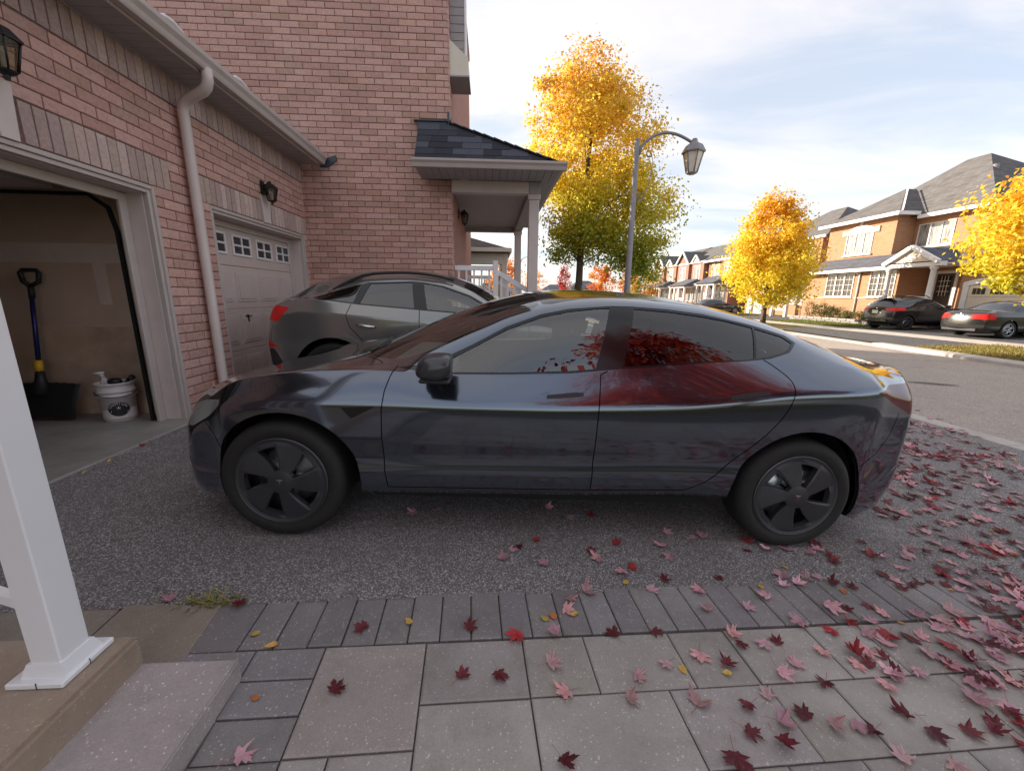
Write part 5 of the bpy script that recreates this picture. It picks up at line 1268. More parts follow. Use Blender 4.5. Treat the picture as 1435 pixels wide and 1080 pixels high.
m_ = MB(); m_.tube([o+tl*.21, o+tl*.255], .018, 10); m_.tube([o+tl*.25+Vector((.03, 0, .004)), o+tl*.25+Vector((-.055, -.02, .0))], .015, 8); m_.build('trigger_head', 'trim_white', t)
t = tag(MB().ellipsoid((bx_+.015, by_-.01, .47), (.06, .05, .035), 14, 8, .9).build('wash_mitt', 'glove_dark' if 'glove_dark' in M else 'black_plastic'), 'dark microfibre wash mitt lying in the bucket top', 'wash mitt')
m_ = MB(); m_.tube([(bx_+.05, by_+.02, .40), (bx_+.12, by_+.02, .485)], .016, 8); m_.tube([(bx_+.115, by_+.02, .478), (bx_+.165, by_+.02, .512)], [.016, .028], 8); tag(m_.build('wheel_brush', 'black_plastic'), 'black brush handle leaning on the rim of the bucket', 'brush')
m_ = MB(); m_.ellipsoid((-3.30, 4.12, .40), (.06, .04, .035), 12, 8, .7); m_.tube([(-3.30, 4.12, .39), (-3.27, 4.2, .34)], .018, 8); m_.tube([(-3.36, 4.1, .40), (-3.25, 4.1, .38)], .024, 8); tag(m_.build('door_sensor', 'black_plastic'), 'small black door safety sensor beside the track behind the jamb', 'sensor')

# wall lanterns
def lantern(label, p, out_dir, s_=1.0):
    t_ = thing('wall_lantern', label, 'lantern', p); p = Vector(p); o_ = Vector(out_dir); rt_ = Vector((-o_.y, o_.x, 0))
    def loc(a_, b_, c_): return p+o_*a_*s_+rt_*b_*s_+Vector((0, 0, c_*s_))
    m_ = MB(); b8 = [loc(0, y, z) for y, z in ((-.045, -.09), (.045, -.09), (.045, .09), (-.045, .09))]; m_.prism(b8, o_*.018*s_); m_.build('back_plate', 'black_metal', t_)
    m_ = MB(); m_.tube([loc(.01, 0, .02), loc(.07, 0, .05), loc(.10, 0, .075), loc(.118, 0, .085), loc(.12, 0, .07)], .011*s_, 8); m_.build('arm', 'black_metal', t_)
    c_ = loc(.12, 0, 0)
    def ringp(r_, z, n=6): return [c_+o_*r_*s_*math.cos(2*math.pi*(i+.5)/n)+rt_*r_*s_*math.sin(2*math.pi*(i+.5)/n)+Vector((0, 0, z*s_)) for i in range(n)]
    def frust(rs_, cap=True):
        m2 = MB(); vs = []; 
        for r_, z in rs_: vs += ringp(r_, z)
        k = len(rs_); fs = [(i*6+j, i*6+(j+1) % 6, (i+1)*6+(j+1) % 6, (i+1)*6+j) for i in range(k-1) for j in range(6)]
        if cap: fs += [tuple(range(6))[::-1], tuple((k-1)*6+j for j in range(6))]
        m2.add(vs, fs); return m2
    frust([(.098, -.02), (.10, -.012), (.05, .045), (.022, .055), (.014, .08)]).build('cap', 'black_metal', t_)
    frust([(.05, -.175), (.082, -.02)]).build('glass', 'glass_lamp', t_)
    frust([(.012, -.225), (.018, -.20), (.05, -.185), (.056, -.175)]).build('base', 'black_metal', t_)
    m_ = MB(); lo, hi = ringp(.053, -.178), ringp(.085, -.018)
    for a_, b_ in zip(lo, hi): m_.tube([a_, b_], .0055*s_, 5)
    m_.build('glazing_bars', 'black_metal', t_)
    m_ = MB(); m_.tube([loc(.12, 0, -.17), loc(.12, 0, -.10)], .012*s_, 8); m_.tube([loc(.12, 0, -.10), loc(.12, 0, -.05)], [.016*s_, .008*s_], 8); m_.build('bulb', 'trim_cream', t_)
    return t_
lantern('black wall lantern above the closed garage door', (XW+.02, 5.98, 2.70), (1, 0, 0), .92)
lantern('black wall lantern cut off by the photo edge above the open garage bay', (XW+.02, 2.93, 2.80), (1, 0, 0), 1.05)
# ------------------------------------------------------------------ the tall neighbour with its side porch
YB, XB = 7.27, -.64
HB = thing('brick_house', 'tall pink brick house with a shingled corner porch behind the grey SUV', 'house', (XB, YB, 0))
m_ = MB(); m_.box(-9, YB, -.3, XB, 14.4, 8.6); m_.build('wall', 'brick_pink_mortar', HB)
m_ = MB(); m_.box(XB+.001, YB+.001, 0, XB+.010, 14.4, 8.6); m_.build('front_wall', 'brick_far_pink', HB)
plB = lambda u, z, n: Vector((u, YB-n, z))
def seenB(u, z):
    if z < 1.15 or z > 6.0: return False
    if u < -2.7: return z > 3.5+(-2.66-u)*.43+.05
    if -1.15 < u and 3.2 < z < 4.1: return False
    return True
itB = courses(-7.2, XB-.005, .9, 7.6, [(-1.12, XB+.1, 3.17, 4.09)], .05, .1, seenB)
lay(HB, plB, itB)
m_ = MB()     # quoin ends of the same bricks on the front corner
for n in range(84):
    z = .05+(n+.5)*PH
    if z > 7.6: break
    m_.tint(random.uniform(.8, 1.1)); m_.box(XB-.02, YB-.002, z-.04, XB+.018, YB+(.10 if n % 2 else .24), z+.04)
m_.build('corner_brick', 'brick_pink', HB, kind='stuff')
m_ = MB(); m_.prism([(-9.4, 6.9, 8.6), (-.62, 6.9, 8.6), (-.62, 14.8, 8.6), (-9.4, 14.8, 8.6)], (0, 0, .16)); m_.add([(-9.4, 6.9, 8.77), (-.62, 6.9, 8.77), (-.62, 14.8, 8.77), (-9.4, 14.8, 8.77), (-4.8, 10.4, 11.2), (-4.8, 11.3, 11.2)], [(0, 1, 4), (1, 2, 5, 4), (2, 3, 5), (3, 0, 4, 5)]); m_.build('roof', 'roof_far', HB)
# bay end and gable return high on the front
m_ = MB()
for k in range(14): m_.tint(.93+.01*(k % 3)); m_.bbox(XB+.012, 7.60, 5.12+k*.115, -.40, 7.86, 5.12+(k+1)*.115-.006, .003)
m_.build('bay_siding', 'soffit_grey', HB)
m_ = MB(); m_.bbox(-.399, 7.585, 5.06, -.37, 7.88, 6.8, .004); m_.build('bay_trim', 'trim_white', HB)
m_ = MB(); m_.prism([(XB+.012, 7.30, 4.72), (-.33, 7.30, 4.72), (-.33, 7.30, 4.98), (-.40, 7.30, 5.02), (XB+.012, 7.30, 5.22)], (0, .55, 0)); m_.build('gable_return', 'trim_cream', HB)
m_ = MB(); m_.bbox(XB+.012, 7.28, 4.69, -.31, 7.86, 4.715, .003); m_.build('return_soffit', 'soffit_grey', HB)
# porch: eave at y 6.6, hip running back to the wall
ex0, ex1, ey = -1.12, 1.07, 6.60; ZE = 3.285; ap = Vector((-.70, 7.255, 4.03)); al = Vector((-1.12, 7.255, 4.02))
m_ = MB(); ef = 11.9
E0, E1, E2 = Vector((ex0, ey+.02, ZE)), Vector((ex1, ey+.02, ZE)), Vector((ex1, ef, ZE))
m_.add([E0, E1, ap, al], [(0, 1, 2, 3)]); m_.add([E1, E2, Vector((XB+.02, ef-1.6, 4.03)), ap+Vector((.08, 0, 0))], [(0, 1, 2, 3)])
m_.add([E0, al, Vector((ex0, 7.25, ZE))], [(0, 1, 2)]); rfo = m_.build('porch_roof', 'shingle', HB)
# shingles on the two slopes, in courses
SHV = []
for i in range(8):
    s_ = MB(); v = random.choice((.6, .75, .9, 1.05, 1.25)); s_.tint(v, v, v*1.06); s_.box(-.5, 0, -.003, .5, 1, .007); SHV.append(s_.mesh('shingle')); SHV[-1].materials.append(M['shingle'])
def shingle_slope(o, ux, vy, rows, expo, left, right, wmin=.16, wmax=.34):
    """o: eave corner; ux along the eave, vy up the slope; left/right give the span at height v"""
    nn = ux.cross(vy); rt_ = Matrix((ux, vy, nn)).transposed().to_quaternion()
    for r_ in range(rows):
        v0 = r_*expo; a_, b_ = left(v0+expo*.6), right(v0+expo*.6); x = a_
        while x < b_-.05:
            w_ = min(random.uniform(wmin, wmax), b_-x)
            if b_-x-w_ < .08: w_ = b_-x
            inst('shingle', random.choice(SHV), rfo, o+ux*(x+w_/2)+vy*v0+nn*.008, (w_-.004, expo*1.12, 1), rt_ @ Quaternion((1, 0, 0), R(-2.2))); x += w_
sl = (al-E0).length; vy = (al-E0).normalized(); ux = Vector((1, 0, 0))
shingle_slope(E0-vy*.02, ux, (Vector((0, 7.255-ey-.02, 4.025-ZE))).normalized(), 6, .155, lambda v: 0.0, lambda v: (ex1-ex0)+(ap.x-ex1)*min(1, max(0, v/1.0))-.03)
u2 = Vector((0, 1, 0)); v2 = Vector((XB+.02-ex1, 0, 4.03-ZE)).normalized(); L2_ = (Vector((XB+.02-ex1, 0, 4.03-ZE))).length
m_ = MB(); hd_ = (ap-E1)
for k in range(11): 
    p = E1+hd_*(k/11); q = E1+hd_*((k+1.1)/11); m_.tint(random.uniform(.7, 1.2)); m_.tube([p+Vector((0, 0, .008)), q+Vector((0, 0, .022))], .055, 6, smooth=False, sq=(1, .25))
m_.build('ridge_cap', 'shingle', HB, kind=None)
m_ = MB(); m_.prism([(al.x-.03, 7.235, 3.80), (ap.x+.02, 7.235, 3.80), (ap.x+.02, 7.235, 4.02), (al.x-.03, 7.235, 4.02)], (0, -.012, 0)); m_.bbox(al.x-.08, 7.20, 4.022, ap.x+.10, 7.262, 4.045, .004); m_.build('flashing', 'flashing', HB)
m_ = MB(); m_.tube([(ap.x+.06, 7.2, 3.80), (ap.x+.05, 7.21, 4.16)], .016, 6); m_.bbox(ap.x-.01, 7.20, 3.80, ap.x+.09, 7.26, 3.86, .004); m_.build('flashing_clip', 'flashing', HB)
def gutter_prof(y, s_=1): return [(y, 3.175), (y-.055*s_, 3.175), (y-.062*s_, 3.195), (y-.072*s_, 3.225), (y-.098*s_, 3.255), (y-.10*s_, 3.285), (y-.086*s_, 3.287), (y, 3.287)]
m_ = MB(); m_.prism([(ex0-.02, y, z) for y, z in gutter_prof(ey)], (ex1-ex0+.12, 0, 0)); m_.prism([(ex1-ey+y+(ey-y)*2, ey-.0, z) for y, z in gutter_prof(ey)], (0, ef-ey, 0)); m_.build('porch_gutter', 'trim_taupe', HB)
m_ = MB()
for i, x in enumerate(np.arange(ex0+.02, ex1-.02, .115)): m_.bbox(x, ey+.005, 3.172, min(x+.11, ex1), 7.195, 3.182, .002)
for y in np.arange(7.2, ef-.1, .115): m_.bbox(.86, y, 3.172, ex1-.002, y+.11, 3.182, .002)
m_.build('porch_soffit', 'soffit_grey', HB, kind='stuff')
m_ = MB(); m_.bbox(XB+.02, 7.20, 2.985, .655, 7.36, 3.17, .004); m_.build('porch_beam', 'trim_taupe_light', HB)
m_ = MB(); m_.bbox(.66, 7.20, 2.985, .85, 11.5, 3.17, .004); m_.bbox(XB+.02, 11.3, 2.985, .655, 11.5, 3.17, .004); m_.build('porch_beam', 'soffit_grey', HB)
m_ = MB(); m_.box(XB+.02, 7.37, 3.10, .655, 11.29, 3.12); m_.build('porch_ceiling', 'soffit_grey', HB)
for y in (7.30, 11.2):
    m_ = MB(); m_.bbox(.665, y-.085, .1, .835, y+.085, 2.90, .008); co_ = m_.build('porch_column', 'trim_taupe_light', HB)
    m_ = MB(); m_.bbox(.645, y-.105, 2.90, .855, y+.105, 2.984, .01); m_.build('capital', 'trim_taupe_light', co_)
m_ = MB(); m_.bbox(XB+.02, 7.3, -.2, .12, 11.4, .92, .01)
for k in range(5): m_.bbox(.121+k*.12, 7.55, -.2, .121+(k+1)*.12-.002, 10.9, .74-k*.18, .008)
m_.build('porch_deck', 'concrete', HB)
def railing_run(par, p0, p1, h0, h1, post=None):
    """top and bottom rails with balusters from p0 to p1 (points at floor level)"""
    a_, b_ = Vector(p0), Vector(p1); up = Vector((0, 0, 1)); L_ = (b_-a_).length
    o = bpy.data.objects.new('railing', None); C.objects.link(o); o.parent = par; ORG[o.name] = ORG[par.name]
    r_ = MB(); r_.tube([a_+up*h1, b_+up*h1], .045, 4, smooth=False, sq=(.8, .9)); r_.build('top_rail', 'vinyl_white', o)
    r_ = MB(); r_.tube([a_+up*h0, b_+up*h0], .035, 4, smooth=False, sq=(.8, .8)); r_.build('bottom_rail', 'vinyl_white', o)
    n = max(2, int(Vector((b_.x-a_.x, b_.y-a_.y, 0)).length/.115))
    for i in range(n):
        p = a_+(b_-a_)*((i+.5)/n); q = MB(); q.box(p.x-.016, p.y-.016, p.z+h0, p.x+.016, p.y+.016, p.z+h1-.02); q.build('baluster', 'vinyl_white', o)
    return o
railing_run(HB, (XB+.03, 7.42, .92), (.06, 7.42, .92), .10, .88)
m_ = MB(); m_.bbox(.06, 7.37, .92, .15, 7.47, 1.93, .006); m_.build('railing_post', 'vinyl_white', HB)
railing_run(HB, (.15, 7.42, .86), (.74, 7.42, .52), .08, .87)
railing_run(HB, (XB+.03, 11.0, .92), (.06, 11.0, .92), .10, .88)
railing_run(HB, (.15, 11.0, .86), (.74, 11.0, .52), .08, .87)
lantern('small black lantern on the porch wall of the tall pink house', (XB+.02, 8.7, 2.92), (1, 0, 0), 1.0)

# the next house along, only its porch reaching past
HC = thing('brick_house', 'next house along seen through the porch with a low hipped porch roof', 'house', (-2.2, 15.0, 0))
m_ = MB(); m_.box(-9, 15.0, -.3, -2.2, 24, 6.6); m_.box(-2.19, 16.6, -.3, -.95, 22, 2.65); m_.build('wall', 'brick_far_dark', HC)
m_ = MB(); m_.add([(-2.6, 15.1, 2.98), (.72, 15.1, 2.98), (.72, 22, 2.98), (-2.6, 22, 2.98), (-2.2, 17, 3.95), (-2.2, 21, 3.95)], [(0, 1, 4), (1, 2, 5, 4), (3, 2, 1, 0)]); m_.build('porch_roof', 'roof_far', HC)
m_ = MB(); m_.bbox(-2.3, 15.02, 2.86, .78, 15.1, 3.0, .01); m_.bbox(.72, 15.1, 2.86, .80, 22, 3.0, .01); m_.build('porch_gutter', 'trim_cream', HC)
m_ = MB(); m_.bbox(-2.2, 15.4, 2.45, .50, 15.6, 2.85, .01); m_.bbox(.50, 15.4, 2.45, .66, 22, 2.85, .01); m_.build('porch_beam', 'trim_cream', HC)
for y in (15.5, 20.8):
    m_ = MB(); m_.bbox(.44, y-.1, -.2, .64, y+.1, 2.45, .01); m_.build('porch_column', 'trim_cream', HC)
m_ = MB(); m_.bbox(-2.2, 15.5, -.3, .0, 21, .7, .01); m_.build('porch_deck', 'concrete', HC)
railing_run(HC, (-.9, 15.5, .7), (-.1, 15.5, .7), .1, .85); railing_run(HC, (-.1, 15.5, .65), (.44, 15.5, .35), .1, .85)

# ------------------------------------------------------------------ houses across the street
def cas_window(par, X, y0, y1, z0, z1, n=3, muntin=(2, 4), curtain=False, arch=0):
    fr = MB(); t_ = .055; xo = X-.045
    zt = z1
    for a_, b_, c_, d_ in ((y0-t_, z0-t_, y1+t_, z0), (y0-t_, z1, y1+t_, z1+t_), (y0-t_, z0+.001, y0, z1-.001), (y1, z0+.001, y1+t_, z1-.001)): fr.bbox(xo, a_, b_, X+.02, c_, d_, .006)
    w_ = (y1-y0)/n
    for i in range(1, n): fr.bbox(xo+.005, y0+i*w_-.045, z0+.001, X+.02, y0+i*w_+.045, z1-.001, .005)
    if muntin:
        for i in range(n):
            a_, b_ = y0+i*w_+(.045 if i else 0), y0+(i+1)*w_-(.045 if i < n-1 else 0)
            for k in range(1, muntin[0]): yy = a_+(b_-a_)*k/muntin[0]; fr.box(X-.012, yy-.008, z0+.001, X-.004, yy+.008, z1-.001)
            for k in range(1, muntin[1]): zz = z0+(z1-z0)*k/muntin[1]; fr.box(X-.011, a_+.001, zz-.008, X-.005, b_-.001, zz+.008)
    fo = fr.build('window_frame', 'trim_white', par)
    for i in range(n):
        p = MB(); p.box(X-.003, y0+i*w_+.03, z0+.002, X+.012, y0+(i+1)*w_-.03, z1-.002); p.build('pane', 'pane_curtain' if curtain else 'window_dark', fo)
    s_ = MB(); s_.bbox(X-.10, y0-.16, z0-t_-.10, X+.05, y1+.16, z0-t_-.002, .008); s_.build('sill', 'sill_stone', fo)
    return fo
a = Mt('pane_curtain', (.5, .49, .46), .12, 0, .8); p_ = a.sep(a.P()); wv = a.noise(5, 3, .5, a.comb(a.math('MULTIPLY', p_[1], 4), a.math('MULTIPLY', p_[2], .3))); a.color(a.ramp(wv, [(.35, (.10, .11, .12)), (.62, (.42, .42, .41))])); M['pane_curtain'] = a.m
def slab_roof(par, pts, faces, name='roof', mat='roof_far', eave=None):
    m_ = MB(); m_.add(pts, faces); return m_.build(name, mat, par)
def eave_line(par, p, q, h=.17, d=.10, name='gutter', mat='trim_white'):
    p, q = Vector(p), Vector(q); m_ = MB(); m_.tube([p, q], h*.62, 4, smooth=False, sq=(d/h*1.1, .9)); return m_.build(name, mat, par)
def quadbox(m_, x0, y0, z0, x1, y1, z1): m_.box(x0, y0, z0, x1, y1, z1); return m_
ZB = -.2
H58 = thing('brick_house', 'orange brick house number 58 with a gabled porch across the street', 'house', (23.2, 24, 0))
m_ = MB(); m_.box(23.2, 22.35, ZB, 34, 29.2, 3.2); m_.box(25.0, 19.2, ZB, 34, 22.34, 3.2); m_.box(23.2, 15.6, ZB, 34, 19.2, 3.2)
m_.box(24.4, 24.3, 3.2, 34, 29.2, 6.35); m_.box(25.6, 20.6, 3.2, 34, 24.29, 6.15); m_.build('wall', 'brick_far', H58)
m_ = MB(); m_.bbox(23.16, 22.3, 1.38, 23.26, 29.2, 1.46, .005); m_.build('band_course', 'sill_stone', H58)
cas_window(H58, 23.2, 25.25, 27.25, 1.55, 2.92, 3, (2, 4)); cas_window(H58, 23.2, 22.55, 24.05, 1.55, 2.95, 3, (2, 4))
cas_window(H58, 24.4, 25.75, 27.6, 4.28, 5.55, 3, None, True); cas_window(H58, 25.6, 22.15, 24.0, 4.45, 5.65, 3, None, True)
m_ = MB(); N_ = 14; c_y, hw = 26.675, .98     # segmental arch head with springers and keystone
V = []
for i in range(N_+1):
    t_ = -1+2*i/N_; z = 5.62+.26*(1-t_*t_); V += [(24.33, c_y+t_*hw, z), (24.33, c_y+t_*hw, z+.16), (24.42, c_y+t_*hw, z), (24.42, c_y+t_*hw, z+.16)]
m_.add(V, [f for i in range(N_) for k in (4*i,) for f in ((k, k+1, k+5, k+4), (k+1, k+3, k+7, k+5), (k, k+4, k+6, k+2))]); m_.build('arch_head', 'trim_white', H58)
m_ = MB(); m_.add([(24.37, c_y+t_*hw, 5.60) for t_ in (-1, 1)]+[(24.37, c_y-hw+2*hw*i/N_, 5.625+.26*(1-(-1+2*i/N_)**2)) for i in range(N_, -1, -1)], [tuple(range(N_+3))]); m_.build('arch_panel', 'trim_cream', H58)
for y0, y1, z0, z1 in ((c_y-hw-.38, c_y-hw-.02, 5.5, 5.85), (c_y+hw+.02, c_y+hw+.38, 5.5, 5.85), (c_y-.12, c_y+.12, 6.03, 6.3)):
    m_ = MB(); m_.bbox(24.33, y0, z0, 24.42, y1, z1, .01); m_.build('arch_stone', 'sill_stone', H58)
# roofs
P_ = [(25.15, 20.1, 6.15), (25.15, 29.7, 6.15), (34.5, 29.7, 6.15), (34.5, 20.1, 6.15), (29.3, 24.3, 9.75), (29.3, 25.5, 9.75)]
slab_roof(H58, P_, [(0, 4, 5, 1), (1, 5, 2), (2, 5, 4, 3), (3, 4, 0), (0, 1, 2, 3)])
P_ = [(23.95, 23.85, 6.36), (23.95, 29.65, 6.36), (27.0, 26.75, 8.35), (31, 29.65, 6.36), (31, 26.75, 8.35), (31, 23.85, 6.36)]
slab_roof(H58, P_, [(0, 2, 1), (1, 2, 4, 3), (0, 5, 4, 2), (0, 1, 3, 5)])
eave_line(H58, (23.93, 29.7, 6.30), (23.93, 23.8, 6.30)); eave_line(H58, (23.93, 23.82, 6.30), (25.2, 23.82, 6.30)); eave_line(H58, (25.12, 23.8, 6.08), (25.12, 20.05, 6.08)); eave_line(H58, (25.12, 20.08, 6.08), (34, 20.08, 6.08))
m_ = MB(); m_.box(23.98, 23.86, 6.26, 24.4, 29.6, 6.29); m_.box(25.17, 20.15, 6.05, 25.6, 23.8, 6.075); m_.build('soffit', 'trim_white', H58)
m_ = MB(); m_.prism([(24.02, 23.845, 6.42), (26.98, 26.70, 8.38), (26.98, 26.58, 8.38), (24.12, 23.80, 6.42)], (0, 0, .02)); m_.build('valley_flashing', 'trim_white', H58)
m_ = MB(); m_.bbox(31.0, 22.3, 8.0, 31.35, 22.7, 8.55, .02); m_.tube([(28.2, 23.0, 8.1), (28.2, 23.0, 8.75)], .14, 8); m_.build('roof_vent', 'post_grey', H58)
# skirt roof over the ground floor and its gabled porch
P_ = [(22.75, 15.2, 3.14), (22.75, 29.6, 3.14), (24.42, 29.2, 4.02), (24.42, 24.3, 4.02), (25.62, 24.3, 4.28), (25.62, 15.2, 4.28), (23.2, 29.6, 3.14)]
slab_roof(H58, P_, [(0, 5, 4, 3, 1), (1, 3, 2), (1, 2, 6)], 'skirt_roof', 'roof_far_blue')
eave_line(H58, (22.72, 29.65, 3.09), (22.72, 22.45, 3.09)); eave_line(H58, (22.72, 19.0, 3.09), (22.72, 15.2, 3.09))
gy, gx = 20.85, 22.05
P_ = [(gx, 19.5, 3.22), (gx, 22.2, 3.22), (gx, gy, 4.02), (25.2, 19.5, 3.22), (25.2, 22.2, 3.22), (25.4, gy, 4.02), (gx-.03, 19.5, 3.16), (gx-.03, 22.2, 3.16)]
slab_roof(H58, P_, [(0, 2, 5, 3), (1, 4, 5, 2)], 'porch_roof', 'roof_far_blue')
m_ = MB(); m_.add([(gx+.10, 19.75, 3.26), (gx+.10, 21.95, 3.26), (gx+.10, gy, 3.90)], [(0, 2, 1)]); m_.build('gable_siding', 'trim_cream', H58)
eave_line(H58, (gx, 19.42, 3.19), (gx, gy, 4.03), .18, .12, 'barge_board'); eave_line(H58, (gx, 22.28, 3.19), (gx, gy, 4.03), .18, .12, 'barge_board')
m_ = MB(); m_.bbox(gx+.05, 19.3, 3.0, gx+.35, 22.4, 3.2, .01); m_.box(gx+.36, 19.3, 3.1, 25.0, 22.34, 3.15); m_.build('porch_beam', 'trim_white', H58)
for y in (19.75, 22.05):
    m_ = MB(); m_.lathe([(.17, .55), (.17, .62), (.125, .66), (.11, 2.8), (.14, 2.84), (.17, 2.88), (.17, 3.0)], 16, 'Z', (gx+.22, y, 0)); m_.build('porch_column', 'trim_white', H58)
m_ = MB(); m_.bbox(22.1, 19.3, ZB, 25, 22.34, .62, .01)
for k in range(3): m_.bbox(22.09-(k+1)*.3, 20.8, ZB, 22.09-k*.3-.003, 22.0, .45-k*.19, .01)
m_.build('porch_deck', 'concrete', H58)
railing_run(H58, (22.2, 19.6, .62), (22.2, 20.75, .62), .1, .88); railing_run(H58, (21.4, 22.08, .1), (22.2, 22.08, .62), .12, .86)
m_ = MB(); m_.bbox(24.93, 20.95, .64, 24.99, 21.85, 2.75, .01); dr = m_.build('door', 'door_dark', H58)
m_ = MB(); m_.bbox(24.90, 21.08, 1.55, 24.935, 21.72, 2.62, .005)
m_.build('door_light', 'window_dark', dr)
m_ = MB()
for y in (21.24, 21.40, 21.56): m_.box(24.893, y-.012, 1.555, 24.90, y+.012, 2.615)
for z in (1.8, 2.08, 2.35): m_.box(24.894, 21.09, z-.012, 24.90, 21.71, z+.012)
m_.build('glazing_bars', 'trim_white', dr)
m_ = MB(); m_.bbox(24.92, 20.80, .64, 24.995, 20.948, 2.9, .006); m_.bbox(24.92, 21.852, .64, 24.995, 22.0, 2.9, .006); m_.bbox(24.92, 20.949, 2.752, 24.995, 21.851, 2.9, .006); m_.build('door_casing', 'trim_white', H58)
vs, fs = text_mesh('58', .34); m_ = MB(); m_.add([(24.975, 20.35-v[0], 2.55+v[1]) for v in vs], fs); m_.prism([(24.978, 20.1, 2.5), (24.978, 20.6, 2.5), (24.978, 20.6, 2.49), (24.978, 20.1, 2.49)], (-.003, 0, 0)); m_.build('house_number', 'black_metal', H58)
m_ = MB(); m_.tube([(23.12, 24.8, 3.08), (23.14, 24.8, 2.9), (23.15, 24.8, .25)], .05, 6); m_.tube([(22.74, 24.95, 3.05), (22.85, 24.9, 2.98), (23.12, 24.8, 2.85)], .05, 6); m_.build('downspout', 'trim_white', H58)
m_ = MB(); m_.bbox(23.12, 16.2, ZB, 23.22, 16.45, 2.1, .01); m_.bbox(23.12, 18.75, ZB, 23.22, 19.0, 2.1, .01); m_.build('garage_casing', 'trim_white', H58)
m_ = MB(); V = []
for i in range(13):
    t_ = -1+i/6; z = 1.95+.22*(1-t_*t_); V += [(23.11, 17.6+t_*1.4, z), (23.11, 17.6+t_*1.4, z+.24), (23.22, 17.6+t_*1.4, z), (23.22, 17.6+t_*1.4, z+.24)]
m_.add(V, [f for i in range(12) for k in (4*i,) for f in ((k, k+1, k+5, k+4), (k+1, k+3, k+7, k+5), (k, k+4, k+6, k+2))]); m_.build('garage_arch', 'trim_white', H58)
m_ = MB()
for k in range(4): m_.bbox(23.15, 16.46, ZB+.02+k*.56, 23.19, 18.74, ZB+.02+(k+1)*.56-.01, .006)
gdr = m_.build('garage_door', 'trim_cream', H58)
for j in range(3):
    y0 = 16.62+j*.72
    for q in range(3):
        m_ = MB(); m_.bbox(23.135, y0+q*.18, 1.62, 23.152, y0+q*.18+.15, 1.90, .003); m_.build('pane', 'window_dark', gdr)
# bed walls, shrubs and meters under the windows
PBW = thing('planting_bed_wall', 'low rough grey stone wall of the planting bed under the windows', 'wall', (21.7, 25.2, -.12))
for i in range(9):
    y = 22.6+i*.62
    for r_ in range(2):
        m_ = MB(); m_.tint(random.uniform(.7, 1.1)); m_.bbox(21.55+.03*r_, y+(.3 if r_ else 0), -.12+r_*.15, 21.85, y+.6+(.3 if r_ else 0), .02+r_*.15, .025); m_.build('stone', 'stone_grey', PBW)
m_ = MB(); m_.box(21.86, 22.4, -.3, 23.15, 28.4, .10); m_.build('bed_soil', 'soil', PBW)

# ------------------------------------------------------------------ leaf clouds for trees and shrubs
def leaves(parent, name, blobs, n, size, colfn, seed, mat='leaf', clumps=220, spread=.34, shell=.55, droop=.35):
    r_ = np.random.default_rng(seed)
    wts = np.array([b[6] if len(b) > 6 else b[3]*b[4]*b[5] for b in blobs], float); wts /= wts.sum()
    bi = r_.choice(len(blobs), clumps, p=wts); B_ = np.array([b[:6] for b in blobs], float)[bi]
    d = r_.normal(size=(clumps, 3)); d /= np.linalg.norm(d, axis=1, keepdims=True)
    rad = (shell**3+(1-shell**3)*r_.random(clumps))**(1/3)*r_.uniform(.88, 1.08, clumps)
    cen = B_[:, :3]+d*rad[:, None]*B_[:, 3:6]
    cs = r_.uniform(.5, 1.35, clumps)*spread; cw = r_.dirichlet(np.ones(clumps)*3); ci = r_.choice(clumps, n, p=cw)
    pos = cen[ci]+np.clip(r_.normal(size=(n, 3)), -1.9, 1.9)*cs[ci][:, None]*np.array([1, 1, .75])
    outd = d[ci]*1.0+r_.normal(size=(n, 3))*.8; outd[:, 2] += .35; outd /= np.linalg.norm(outd, axis=1, keepdims=True)
    ax = np.cross(outd, r_.normal(size=(n, 3))); ax /= np.linalg.norm(ax, axis=1, keepdims=True); ax[:, 2] -= droop; ax /= np.linalg.norm(ax, axis=1, keepdims=True)
    bx_ = np.cross(outd, ax); bx_ /= np.linalg.norm(bx_, axis=1, keepdims=True)
    s_ = size*r_.uniform(.6, 1.3, n)[:, None]
    v0 = pos-ax*s_*.5; v1 = pos+bx_*s_*.36+outd*s_*.08; v2 = pos+ax*s_*.55; v3 = pos-bx_*s_*.36+outd*s_*.08
    V = np.stack([v0, v1, v2, v3], 1).reshape(-1, 3)
    V -= np.array(ORG[parent.name])
    cc_ = np.array([colfn(p, r_) for p in cen]); col = cc_[ci]*r_.uniform(.72, 1.28, (n, 1))*(1+r_.normal(size=(n, 3))*.06)
    me = bpy.data.meshes.new(name); me.vertices.add(4*n); me.loops.add(4*n); me.polygons.add(n)
    me.vertices.foreach_set('co', V.ravel()); me.loops.foreach_set('vertex_index', np.arange(4*n)); me.polygons.foreach_set('loop_start', np.arange(0, 4*n, 4)); me.polygons.foreach_set('loop_total', np.full(n, 4)); me.update(); me.validate()
    at = me.color_attributes.new('tint', 'FLOAT_COLOR', 'POINT'); at.data.foreach_set('color', np.repeat(np.concatenate([np.clip(col, 0, 1), np.ones((n, 1))], 1), 4, axis=0).ravel())
    me.materials.append(M[mat]); o = bpy.data.objects.new(name, me); C.objects.link(o); o.parent = parent; ORG[o.name] = ORG[parent.name]
    return o, cen
